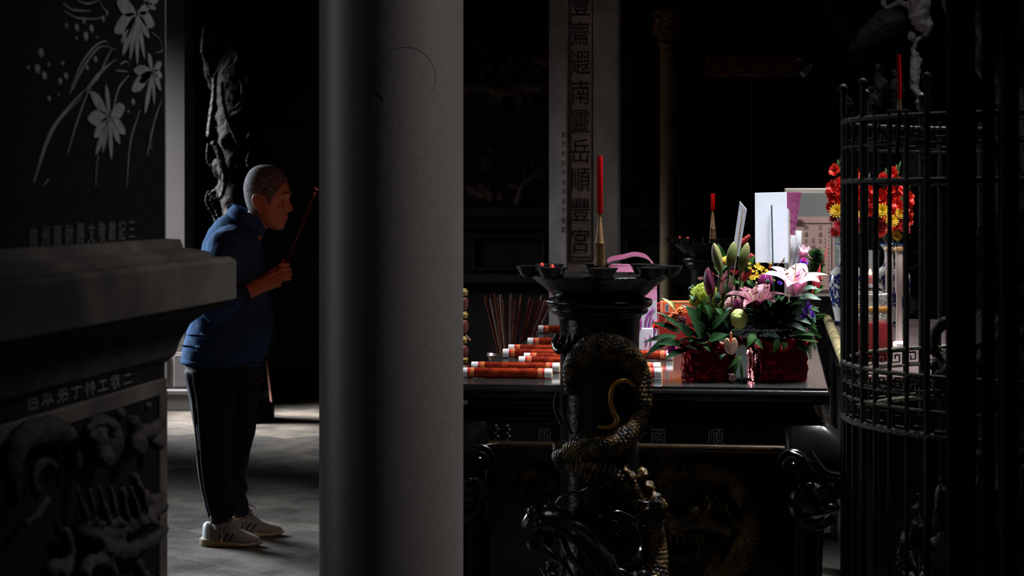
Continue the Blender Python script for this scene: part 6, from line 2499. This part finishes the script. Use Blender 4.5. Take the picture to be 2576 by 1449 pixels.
# ================================================================== red tub, foil pot, glass candles
ED = 6.42
ke = ED / F
eq = PZ(2188, 905, TZ)
eq.z += .0006
ez = lambda py: H - (py - HY) * ke - TZ
tub = thing('red_offering_tub', 'round red tub behind the cage bars, carrying the silver foil pot', 'tub', eq, AX)
mb = MB()
mb.lathe([(0, 0), (56 * ke, 0), (58 * ke, .01), (56 * ke, ez(812)), (0, ez(811))], n=36)
mb.build('tub_body', 'tub_red', tub)
zt_ = ez(811) + TZ
pot = thing('foil_pot', 'silver foil pot with a gold band, standing on the red tub', 'pot', (eq.x, eq.y, zt_ + .0005), AX)
n = 60
rings = []
for z, r_, wr in ((0, 48, .03), (.012, 51, .05), (.028, 50, .05), ((811 - 783) * ke, 49, .03), ((811 - 770) * ke, 49, .01), ((811 - 740) * ke, 47, .03), ((811 - 738) * ke, 42, .0)):
    rings.append([V((r_ * ke * (1 + wr * noise.noise(V((cos(2 * pi * j / n) * 6, sin(2 * pi * j / n) * 6, z * 80)))) * cos(2 * pi * j / n), r_ * ke * (1 + wr * noise.noise(V((sin(2 * pi * j / n) * 6, cos(2 * pi * j / n) * 6, z * 80)))) * sin(2 * pi * j / n), z)) for j in range(n)])
mb = MB()
mb.loft(rings)
mb.build('foil_body', 'silver_foil', pot, sharp=25)
mb = MB()
mb.lathe([(49.6 * ke, (811 - 784) * ke), (50.4 * ke, (811 - 783) * ke), (50.4 * ke, (811 - 770) * ke), (49.6 * ke, (811 - 769) * ke)], n=48)
mb.build('gold_band', 'gold_band', pot)
zp = zt_ + (811 - 738) * ke
lampq = P(2189, 738, ED)
gl = thing('glass_candle', 'clear glass candle lamp with a lit flame and red wax on the foil pot', 'candle lamp', (lampq.x, lampq.y, zp + .0005), AX)
gz = lambda py: (738 - py) * ke
mb = MB()
mb.lathe([(0, 0), (30 * ke, 0), (32 * ke, gz(732)), (26 * ke, gz(728)), (33 * ke, gz(722)), (30 * ke, gz(716)), (22 * ke, gz(713)), (0, gz(712))], n=32)
mb.build('silver_stand', 'silver', gl)
mb = MB()
mb.lathe([(21 * ke, gz(713)), (22 * ke, gz(700)), (22 * ke, gz(630)), (20.5 * ke, gz(630)), (20.5 * ke, gz(710))], n=28)
mb.build('glass_tube', 'clear', gl)
mb = MB()
mb.lathe([(0, gz(713)), (19 * ke, gz(712)), (19 * ke, gz(697)), (0, gz(696))], n=24)
mb.build('red_wax', 'red_wax', gl)
mb = MB()
mb.tube([(0, 0, gz(697)), (0, 0, gz(691))], .0008, 5)
mb.build('wick', 'wick', gl)
mb = MB()
mb.lathe([(0, gz(693)), (4.2 * ke, gz(691)), (5.2 * ke, gz(688)), (3.6 * ke, gz(683)), (0.9 * ke, gz(677)), (0, gz(676))], n=14)
mb.build('flame', 'flame', gl)
lamp('candle_flame_light', P(2189, 686, ED), 0.07, (1.0, 0.55, 0.2), 0.006)
for px, lab in ((2237, 'pinkish glass candle with a gold cap behind the cage bars, nearer the lit lamp'), (2262, 'glass candle with a gold cap behind the cage bars, beside the dragon column')):
    D = 6.9 if px < 2250 else 7.0
    q = PZ(px, 500 + .52 * F / D, TZ)
    t = thing('glass_candle', lab, 'candle lamp', q, AX)
    k = D / F
    mb = MB()
    h = H - (632 - HY) * k - TZ
    mb.lathe([(0, 0), (.03, 0), (.03, .01), (.012, .02), (.010, H - (740 - HY) * k - TZ), (10 * k, H - (736 - HY) * k - TZ), (9.5 * k, h), (0, h)], n=20)
    mb.build('candle_body', 'pink_wax', t)
    mb = MB()
    mb.lathe([(0, h), (12 * k, h), (13 * k, h + 4 * k), (11 * k, h + 10 * k), (0, h + 11 * k)], n=20)
    mb.build('gold_cap', 'brass', t)
# shiny red packet at the tub's side
q = PZ(2132, 930, TZ)
t = thing('red_packet', 'glossy red cellophane packet leaning beside the red tub at the cage edge', 'packet', q, AX + .3)
mb = MB()
n = 20
rings = []
for z, w in ((0, .9), (.03, 1.0), (.09, .95), (.14, .8), (.165, .3)):
    rings.append([V((.012 * w * cos(2 * pi * j / n) * (1 + .2 * noise.noise(V((j * .9, z * 40, 1)))), .03 * w * sin(2 * pi * j / n), z)) for j in range(n)])
mb.loft(rings)
mb.build('packet_body', 'red_foil', t, sharp=25)
# ================================================================== the praying man
MD = 8.53
km = MD / F
mq = P(600, 500 + H / km, MD)
man = thing('person', 'man in a blue fleece jacket and dark trousers bowing with incense in both hands', 'person', (mq.x, mq.y, 0), AX)


def m_(px, py, y=0.0):
    return V(((px - 600) * km, y, H - (py - HY) * km))


# ---- head profile: (row, back, front, half width)
HEAD = [(420, 656, 676, 4), (424, 645, 690, 17), (432, 633, 704, 28), (444, 625, 715, 36), (458, 620, 723, 41), (472, 618, 728, 44), (485, 618, 731, 45), (496, 619, 730, 45), (506, 621, 725, 44), (517, 624, 725, 43),
        (528, 628, 724, 42), (538, 632, 722, 40), (548, 637, 720, 38), (556, 644, 718, 36), (564, 656, 716, 31), (570, 668, 714, 25), (575, 682, 711, 18), (579, 694, 705, 8)]


def head_ring(row, xb, xf, hwid, grow=0.0, n=40):
    c, a = (xb + xf) / 2, (xf - xb) / 2 + grow
    w = hwid + grow
    out = []
    for j in range(n):
        t = 2 * pi * j / n
        ct, st = cos(t), sin(t)
        # flatter, narrower towards the face; rounder at the back
        x = c + a * (abs(ct) ** (0.85 if ct > 0 else 1.0)) * (1 if ct > 0 else -1)
        y = w * st * (1 - .16 * max(0, ct))
        out.append(m_(x, row, y * km))
    return out


def hp_interp(row):
    """smooth profile between the measured rows."""
    for i in range(len(HEAD) - 1):
        if HEAD[i][0] <= row <= HEAD[i + 1][0]:
            p0, p1, p2, p3 = HEAD[max(i - 1, 0)], HEAD[i], HEAD[i + 1], HEAD[min(i + 2, len(HEAD) - 1)]
            t = (row - p1[0]) / (p2[0] - p1[0])
            h = [row]
            for q in (1, 2, 3):
                m1 = (p2[q] - p0[q]) / max(1e-6, p2[0] - p0[0]) * (p2[0] - p1[0])
                m2 = (p3[q] - p1[q]) / max(1e-6, p3[0] - p1[0]) * (p2[0] - p1[0])
                h.append((2 * t ** 3 - 3 * t * t + 1) * p1[q] + (t ** 3 - 2 * t * t + t) * m1 + (-2 * t ** 3 + 3 * t * t) * p2[q] + (t ** 3 - t * t) * m2)
            return tuple(h)
    return HEAD[-1] if row > 500 else HEAD[0]


mb = MB()
mb.loft([head_ring(*hp_interp(420 + 159 * i / 70)) for i in range(71)])
# nose, nostril wings, lips, brow ridge, chin
mb.tube([m_(721, 500), m_(726, 512), m_(730, 524), m_(729, 532)], [5 * km, 6 * km, 8 * km, 6 * km], 10)
for s_ in (-1, 1):
    mb.ball(m_(722, 531, s_ * 7 * km), (6 * km, 4.5 * km, 5 * km), 8)
    mb.tube(curve([m_(727, 488, s_ * 6 * km), m_(727, 487, s_ * 18 * km), m_(717, 491, s_ * 32 * km)], 4), 4.5 * km, 7)
    mb.ball(m_(706, 522, s_ * 27 * km), (13 * km, 10 * km, 11 * km), 12)
mb.tube(curve([m_(713, 546, -14 * km), m_(722, 545, 0), m_(713, 546, 14 * km)], 4), 3.8 * km, 7)
mb.tube(curve([m_(712, 556, -12 * km), m_(720, 556, 0), m_(712, 556, 12 * km)], 4), 3.8 * km, 7)
mb.ball(m_(708, 569, 0), (9 * km, 11 * km, 8 * km), 10)
# neck and shoulders, trunk, limbs: one body
mb.tube([m_(662, 540), m_(645, 556), m_(628, 580), m_(606, 612)], [33 * km, 33 * km, 36 * km, 40 * km], 14)
mb.tube([m_(592, 622), m_(582, 690), m_(572, 760), m_(562, 850), m_(560, 905)], [46 * km, 58 * km, 62 * km, 62 * km, 58 * km], 14)
for s_, dx in ((-1, 0), (1, 22)):
    mb.tube([m_(598, 618, s_ * .05), m_(590, 622, s_ * .17)], [44 * km, 36 * km], 12)
    mb.tube([m_(588, 622, s_ * .17), m_(572, 690, s_ * .21), m_(566, 762, s_ * .225)], [34 * km, 29 * km, 26 * km], 12)
    mb.tube([m_(566, 762, s_ * .225), m_(610, 742, s_ * .22), m_(652, 722, s_ * .17)], [26 * km, 24 * km, 18 * km], 12)
    yl = -.095 if s_ < 0 else .115
    xs_ = (556, 543, 545, 548, 560, 562) if s_ < 0 else (572, 592, 588, 578, 588, 592)
    mb.tube([m_(x_, r_, yl * k_) for x_, r_, k_ in zip(xs_, (905, 1010, 1110, 1200, 1290, 1318), (.8, 1, 1, 1, 1, 1))], [44 * km, 34 * km, 26 * km, 22 * km, 15 * km, 15 * km], 12)
me = fuse(mb, .0052, 4)
# features too fine for that surface stay as their own closed forms inside the body mesh
body = finish(me, 'body', 'skin', man, sharp=0)
body['label'] = 'tanned skin'

# ears
for s_ in (-1, 1):
    mb = MB()
    pts = curve([m_(662, 532, s_ * 44 * km), m_(650, 520, s_ * 47 * km), m_(643, 502, s_ * 50 * km), m_(649, 490, s_ * 51 * km), m_(660, 493, s_ * 48 * km), m_(663, 505, s_ * 46 * km)], 5)
    mb.tube(pts, lerp([5 * km, 4 * km, 3.4 * km, 3.4 * km, 3 * km, 2.2 * km], len(pts)), 8)
    mb.ball(m_(654, 508, s_ * 45.5 * km), (10 * km, 3 * km, 17 * km), 10)
    mb.ball(m_(660, 531, s_ * 45 * km), (5.5 * km, 3 * km, 6 * km), 8)
    me = fuse(mb, .0022, 2)
    finish(me, 'ear', 'skin', man, sharp=0)
    mb = MB()
    mb.ball(m_(711, 507, s_ * 22 * km), (7 * km, 7 * km, 5 * km), 12)
    e = mb.build('eye', 'eye', man)
    mb = MB()
    mb.tube(curve([m_(719, 508, s_ * 13 * km), m_(717, 502, s_ * 22 * km), m_(708, 507, s_ * 32 * km)], 5), 2.4 * km, 7)
    mb.tube(curve([m_(719, 509, s_ * 13 * km), m_(716, 512, s_ * 22 * km), m_(708, 508, s_ * 32 * km)], 5), 2.2 * km, 7)
    mb.build('eyelid', 'skin', e)
    mb = MB()
    mb.tube(curve([m_(730, 489, s_ * 9 * km), m_(729, 484, s_ * 20 * km), m_(716, 489, s_ * 36 * km)], 5), lerp([2 * km, 3 * km, 1 * km], 11), 6, flat=.6)
    mb.build('eyebrow', 'hair', e)
mb = MB()
mb.tube(curve([m_(713, 551, -14 * km), m_(721, 550.5, 0), m_(713, 551, 14 * km)], 5), lerp([.8 * km, 2.6 * km, .8 * km], 11), 6)
mb.build('lips', 'lip', man)

# hair: close-cropped cap over the skull, short at the sides, following the hairline
mb = MB()
n = 180
rows = [420, 421, 422.5, 424.5, 426.5, 428.5] + [431 + 2.5 * i for i in range(47)]
rings = []
for r in rows:
    row, xb, xf, hw_ = hp_interp(max(420, min(r, 577)))
    g = 4.2 if r < 480 else 3.2 - (r - 480) * .03
    rings.append(head_ring(r - 4.2 * max(0.0, min(1.0, (440 - r) / 18)), xb, xf, hw_, g * min(1.0, .35 + (r - 420) / 9), n))
bidx = len(mb.v)
for rg in rings:
    mb.v += [tuple(p) for p in rg]


def hairy(row, j):
    t = 2 * pi * (j + .5) / n
    ct = cos(t)
    # front hairline, temples, round the ear, nape
    tab = [(-1.01, 550), (-.55, 549), (-.40, 535), (-.28, 503), (-.10, 488), (.02, 494), (.10, 512), (.20, 514), (.28, 492), (.42, 484), (.55, 470), (.72, 463), (.86, 457), (1.01, 455)]
    lim = 455
    for a_, b_ in zip(tab, tab[1:]):
        if a_[0] <= ct <= b_[0]:
            lim = a_[1] + (b_[1] - a_[1]) * (ct - a_[0]) / (b_[0] - a_[0])
    lim += 2.5 * sin(j * 2.7)
    return row <= lim


for k in range(len(rows) - 1):
    for j in range(n):
        if hairy(rows[k + 1], j):
            j2 = (j + 1) % n
            mb.f.append((bidx + k * n + j, bidx + k * n + j2, bidx + (k + 1) * n + j2, bidx + (k + 1) * n + j))
mb.f.append(tuple(bidx + j for j in range(n)))
mb.build('hair', 'hair', man, sharp=0, solid=.004)

# ---- jacket
def ell(px0, px1, row, hy, tilt=0.0, yc=0.0, n=36, p=2.4, grow=0):
    c, a = (px0 + px1) / 2, (px1 - px0) / 2 + grow
    out = []
    for j in range(n):
        t = 2 * pi * j / n
        ct, st = cos(t), sin(t)
        x = c + a * abs(ct) ** (2 / p) * (1 if ct > 0 else -1)
        y = yc + hy * abs(st) ** (2 / p) * (1 if st > 0 else -1)
        out.append(m_(x, row + tilt * (x - c), y))
    return out


mb = MB()
tor = [(914, 464, 652, .185), (905, 461, 660, .195), (880, 462, 672, .205), (845, 470, 684, .21), (800, 482, 688, .215), (745, 490, 676, .205), (690, 496, 668, .20), (645, 504, 664, .20), (615, 514, 660, .195), (590, 528, 655, .165), (568, 548, 652, .115), (552, 566, 650, .085)]
mb.loft([ell(a, b, r, h_, .05 + .28 * max(0, (640 - r) / 100)) for r, a, b, h_ in tor])
for s_ in (-1, 1):
    mb.tube([m_(595, 612, s_ * .08), m_(586, 622, s_ * .175), m_(575, 665, s_ * .215), m_(566, 715, s_ * .225), m_(562, 765, s_ * .215)], [52 * km, 50 * km, 46 * km, 42 * km, 39 * km], 16)
    mb.ball(m_(562, 765, s_ * .215), 39 * km, 12)
    mb.tube([m_(562, 765, s_ * .225), m_(590, 752, s_ * .235), m_(616, 739, s_ * .228), m_(629, 733, s_ * .215)], [39 * km, 34 * km, 28 * km, 25 * km], 16)
# folds round the waist, the crook of the arm and the back
for (x0, y0, x1, y1, yy) in ((470, 862, 540, 880, -.20), (478, 835, 560, 850, -.21), (500, 780, 560, 800, -.21), (520, 640, 590, 655, -.22), (530, 665, 600, 690, -.25), (540, 720, 600, 700, -.26)):
    mb.tube(curve([m_(x0, y0, yy * .9), m_((x0 + x1) / 2, (y0 + y1) / 2 - 6, yy), m_(x1, y1, yy)], 4), lerp([.004, .009, .004], 9), 7)
me = fuse(mb, .0075, 4, noise_amp=.006, noise_scale=9)
jk = finish(me, 'jacket', 'fleece', man, sharp=0)
jk['label'] = 'blue fleece jacket'
# hem band, stand-up collar, cuffs, zip
mb = MB()
mb.loft([ell(463, 653, 916, .187, .05, grow=1), ell(462, 655, 911, .189, .05, grow=3), ell(461, 657, 904, .193, .05, grow=3)], False)
mb.build('hem_band', 'fleece', jk, sharp=0, solid=.006)
mb = MB()
rg = []
for r, a, b, h_, ti in ((566, 572, 664, .098, .62), (552, 578, 668, .094, .58), (540, 586, 668, .086, .52), (534, 590, 668, .082, .50)):
    rg.append(ell(a, b, r, h_, ti, p=2.0))
mb.loft(rg, False)
mb.build('collar', 'fleece', jk, sharp=0, solid=.008)
for s_ in (-1, 1):
    mb = MB()
    mb.tube([m_(620, 737, s_ * .225), m_(633, 731, s_ * .210)], [27 * km, 24.5 * km], 16, cap=False)
    mb.build('cuff', 'navy', jk, solid=.005)
mb = MB()
mb.tube(curve([m_(668, 585, -.01), m_(684, 640, -.005), m_(692, 700, .0), m_(693, 780, 0), m_(686, 850, 0), m_(664, 918, 0)], 6), .003, 6)
mb.build('zip', 'navy', jk)

# ---- trousers
mb = MB()
mb.loft([ell(468, 654, 895, .185), ell(470, 656, 930, .19), ell(474, 654, 960, .188)])
near = [(930, 472, 606, -.085, .10), (960, 478, 604, -.09, .10), (1000, 487, 600, -.095, .098), (1060, 495, 592, -.10, .092), (1110, 500, 590, -.10, .085), (1160, 505, 588, -.10, .08), (1210, 513, 590, -.10, .076), (1245, 522, 598, -.10, .074), (1262, 526, 604, -.10, .072), (1276, 530, 604, -.10, .068), (1288, 533, 598, -.10, .064), (1299, 535, 592, -.10, .06), (1309, 540, 584, -.10, .052)]
far = [(930, 530, 656, .085, .10), (960, 540, 652, .095, .10), (1000, 545, 643, .105, .095), (1060, 547, 638, .112, .088), (1100, 547, 632, .115, .084), (1140, 549, 624, .115, .08), (1180, 552, 616, .115, .076), (1208, 556, 604, .115, .070), (1230, 560, 612, .115, .072), (1243, 562, 616, .115, .074), (1256, 565, 607, .115, .066), (1268, 566, 612, .115, .066), (1284, 570, 615, .115, .062), (1298, 574, 616, .115, .057), (1309, 580, 612, .115, .05)]
for lg_ in (near, far):
    mb.loft([ell(a, b, r, h_, 0, yc, p=2.1) for r, a, b, yc, h_ in lg_])
me = fuse(mb, .008, 3, noise_amp=.007, noise_scale=8, seed=4)
tr = finish(me, 'trousers', 'trousers', man, sharp=0)
for dx, w in ((14, 2.6), (30, 2.6)):
    mb = MB()
    q = []
    for r, a, b, yc, h_ in near[:11]:
        c, hx = (a + b) / 2, (b - a) / 2
        u = (a + dx * (1 - (r - 930) / 620) - c) / hx
        q.append(m_(a + dx * (1 - (r - 930) / 620), r, yc - h_ * sqrt(max(.02, 1 - abs(u) ** 2.1)) - .004))
    mb.tube(curve(q, 4), w * km, 6)
    mb.build('side_stripe', 'stripe_cloth', tr)
mb = MB()
mb.tube([m_(545, 1284, -.163), m_(545.5, 1297, -.160)], [1.6 * km, 1.2 * km], 6)
mb.build('ankle_zip', 'zip', tr)

# ---- hands: four bent fingers and a thumb each, closed round the sticks
def hand(side):
    mb = MB()
    s_ = side
    if s_ < 0:
        # near hand: back of the hand from the cuff to the knuckles
        wr, kn_ = m_(640, 728, -.198), [m_(694, 686, -.088), m_(699, 696, -.090), m_(700, 706, -.088), m_(697, 716, -.084)]
        mid = m_(664, 715, -.155)
        mb.tube([m_(618, 738, -.222), wr, mid], [20 * km, 18 * km, 20 * km], 12)
        for q in kn_:
            mb.tube([wr.lerp(q, .25), wr.lerp(q, .7), q], [13 * km, 10 * km, 6.6 * km], 9)
        for i, q in enumerate(kn_):
            p1 = q + V((10 * km, .020, 1.5 * km))
            p2 = q + V((2 * km, .050, 3 * km))
            p3 = q + V((-12 * km, .040, 3 * km))
            mb.tube([q, p1], [6.4 * km, 5.8 * km], 9)
            mb.tube([p1, p2], [5.8 * km, 5.2 * km], 9)
            mb.tube([p2, p3], [5.2 * km, 4.4 * km], 9)
            mb.ball(q, 6.9 * km, 9)
            mb.ball(p1, 5.9 * km, 9)
            mb.ball(p3, 4.5 * km, 8)
        mb.tube([m_(664, 704, -.13), m_(682, 688, -.075), m_(698, 676, -.045), m_(707, 670, -.035)], [10 * km, 8 * km, 6.6 * km, 5.4 * km], 9)
        mb.ball(m_(707, 670, -.035), 5.4 * km, 8)
    else:
        wr = m_(648, 722, .15)
        mb.tube([m_(618, 738, .222), wr, m_(684, 706, .06)], [20 * km, 19 * km, 21 * km], 12)
        L4 = [(.0, 664, 729, 708), (.0, 676, 734, 706), (.0, 687.5, 735, 707), (.0, 698, 733, 709)]
        for i, (dy, row, xk, xt) in enumerate(L4):
            mcp = m_(716, row + 4, .048)
            pip = m_(xk - 4, row + 1, .008)
            dip = m_(xk - 8, row, -.030 + .004 * i)
            tip = m_(xt, row + 1.5, -.042 + .004 * i)
            mb.tube([m_(684, 706, .06).lerp(mcp, .2), mcp], [12 * km, 7 * km], 9)
            mb.tube([mcp, pip], [7 * km, 6.2 * km], 9)
            mb.tube([pip, dip], [6.2 * km, 5.6 * km], 9)
            mb.tube([dip, tip], [5.6 * km, 4.7 * km], 9)
            mb.ball(pip, 6.3 * km, 9)
            mb.ball(dip, 5.8 * km, 9)
            mb.ball(tip, 4.7 * km, 8)
        mb.tube([m_(684, 700, .05), m_(700, 682, .03), m_(712, 664, .012), m_(714, 656, .006)], [10 * km, 8 * km, 6.4 * km, 5.2 * km], 9)
        mb.ball(m_(714, 656, .006), 5.2 * km, 8)
    if s_ > 0:
        mb.v = [(x, y - .030 * max(0.0, min(1.0, (x - (650 - 600) * km) / (50 * km))), z) for x, y, z in mb.v]
    me = fuse(mb, .0023, 2)
    return finish(me, 'hand', 'skin', man, sharp=0)


hand(-1)
hand(1)

# incense sticks held between the palms
for i, (x0, y0, x1, y1, yy) in enumerate(((700, 716, 796, 474, -.036), (702, 718, 801, 477, -.028), (704, 714, 792, 486, -.020))):
    labs = ('thin incense stick held by the praying man, its ember nearest his face', 'thin incense stick held by the praying man, reaching farthest towards the round column', 'thin incense stick held by the praying man, the lowest ember of the three')
    a, b = m_(x0, y0, yy), m_(x1, y1, yy)
    t = thing('incense_stick', labs[i], 'incense stick', man.matrix_basis @ V((0, 0, 0)), AX, None)
    mb = MB()
    mb.tube([a, b], [.0016, .0019], 7)
    mb.build('stick', 'incense', t)
    mb = MB()
    mb.ball(b, .0032, 8)
    mb.build('ember', 'ember', t)


# ---- shoes
def shoe(x_heel, row, L, yc, yaw, near_):
    """x along the foot from the heel."""
    o = V(((x_heel - 600) * km, yc, 0.0))
    mt = Matrix.Translation(o) @ Matrix.Rotation(yaw, 4, 'Z')
    def wid(u):
        return .5 * L * (.26 + .13 * sin(pi * min(1, u * 1.05) ** 1.4)) * (1 - max(0, (u - .72) / .28) ** 2.4 * .75) * (1 - max(0, (.12 - u) / .12) ** 2 * .45)
    def topz(u):
        pts = [(0, .088), (.06, .10), (.14, .098), (.26, .105), (.36, .112), (.45, .098), (.6, .073), (.75, .058), (.88, .046), (.96, .036), (1, .024)]
        for a, b in zip(pts, pts[1:]):
            if a[0] <= u <= b[0]:
                return a[1] + (b[1] - a[1]) * (u - a[0]) / (b[0] - a[0])
        return .024
    solez = lambda u: .034 - .016 * min(1, u * 1.4) + .004 * max(0, (u - .8) / .2)
    N = 30
    # sole
    rings = []
    for i in range(N):
        u = i / (N - 1)
        w = wid(u) * 1.09
        z0 = .0 + .012 * max(0, (u - .82) / .18) ** 2 + .004 * max(0, (.08 - u) / .08)
        z1 = solez(u)
        x = -.012 + u * (L + .016)
        zm = (z0 + z1) / 2
        rings.append([V((x, -w * .92, z0)), V((x, -w * 1.06, zm)), V((x, -w, z1)), V((x, w, z1)), V((x, w * 1.06, zm)), V((x, w * .92, z0))])
    mb = MB()
    mb.loft(rings)
    b = MB()
    b.merge(mb, mt)
    sole = b.build('sole', 'sole', man, sharp=50, bevel=.003)
    # upper
    def section(u, g=0.0):
        w = wid(u) + g
        zt, zs = topz(u) + g, solez(u) - .003
        x = u * L
        out = []
        for j in range(15):
            t = pi * j / 14
            k = abs(cos(t)) ** .75 * (1 if cos(t) > 0 else -1)
            lean = 1 - .25 * max(0, sin(t)) * (u < .45)
            out.append(V((x, -w * k * lean, zs + (zt - zs) * sin(t) ** .85)))
        return out
    mb = MB()
    mb.loft([section(.012 + i / (N - 1) * .985) for i in range(N)])
    b = MB()
    b.merge(mb, mt)
    up = b.build('upper', 'shoe_knit', man, sharp=0)
    # white heel cup
    mb = MB()
    mb.loft([section(.004 + i / 9 * .135, .0022) for i in range(10)])
    b = MB()
    b.merge(mb, mt)
    b.build('heel_cup', 'shoe_white', man, sharp=60)
    # three slanting side stripes on the outer side
    for q in range(3):
        mb = MB()
        u0 = .285 + q * .085
        for sd_ in (-1, 1):
            rows_ = []
            for k in range(6):
                f = k / 5
                uu = u0 + .085 * f
                zz_ = .036 - .004 * q + f * .030
                pts = []
                for du in (0, .042):
                    u = uu + du
                    sec = section(u, .0015)
                    best = min([p for p in sec if p.y * sd_ > 0], key=lambda p: abs(p.z - zz_))
                    lo_ = [p for p in sec if p.y * sd_ > 0]
                    lo_.sort(key=lambda p: p.z)
                    yv = lo_[0].y
                    for p_, n_ in zip(lo_, lo_[1:]):
                        if p_.z <= zz_ <= n_.z:
                            yv = p_.y + (n_.y - p_.y) * (zz_ - p_.z) / max(1e-6, n_.z - p_.z)
                    pts.append(V((u * L, yv, zz_)))
                rows_.append([pts[0], pts[1], pts[1] + V((0, sd_ * .0012, 0)), pts[0] + V((0, sd_ * .0012, 0))])
            mb.loft(rows_)
        b = MB()
        b.merge(mb, mt)
        b.build('stripe', 'shoe_black', up, smooth=False)
    # laces
    mb = MB()
    for q in range(5):
        u = .34 + q * .05
        sec = section(u, .003)
        mb.tube([sec[4], sec[7] + V((0, 0, .002)), sec[10]], .0026, 6)
    s1 = section(.36, .004)
    mb.tube(curve([s1[6], s1[4] + V((0, -.012, .004)), s1[2] + V((.004, -.010, 0)), s1[1] + V((.002, -.010, -.01))], 5), .0024, 6)
    mb.tube(curve([s1[7], s1[7] + V((.02, .008, .016)), s1[8] + V((.045, .004, .006)), s1[8] + V((.028, .002, -.004))], 5), .0024, 6)
    mb.tube(curve([s1[7], s1[7] + V((.01, -.012, .014)), s1[5] + V((.035, -.01, .0)), s1[5] + V((.022, .002, 0))], 5), .0024, 6)
    b = MB()
    b.merge(mb, mt)
    lc = b.build('lace', 'lace', man)
    mb = MB()
    e = s1[1] + V((.002, -.010, -.01))
    mb.tube([e, e + V((.001, 0, -.022))], .0027, 7)
    b = MB()
    b.merge(mb, mt)
    b.build('lace_tip', 'aglet', lc)
    # ankle sock / collar of the shoe
    mb = MB()
    mb.tube([V((.085, 0, .08)), V((.072, 0, .12)), V((.068, 0, .165))], [.044, .040, .036], 16)
    b = MB()
    b.merge(mb, mt)
    b.build('shoe_collar', 'shoe_knit', man)


shoe(521, 1355, .252, -.10, R(-6), True)
shoe(549, 1335, .262, .135, R(3), False)
print('objects', len(bpy.data.objects))
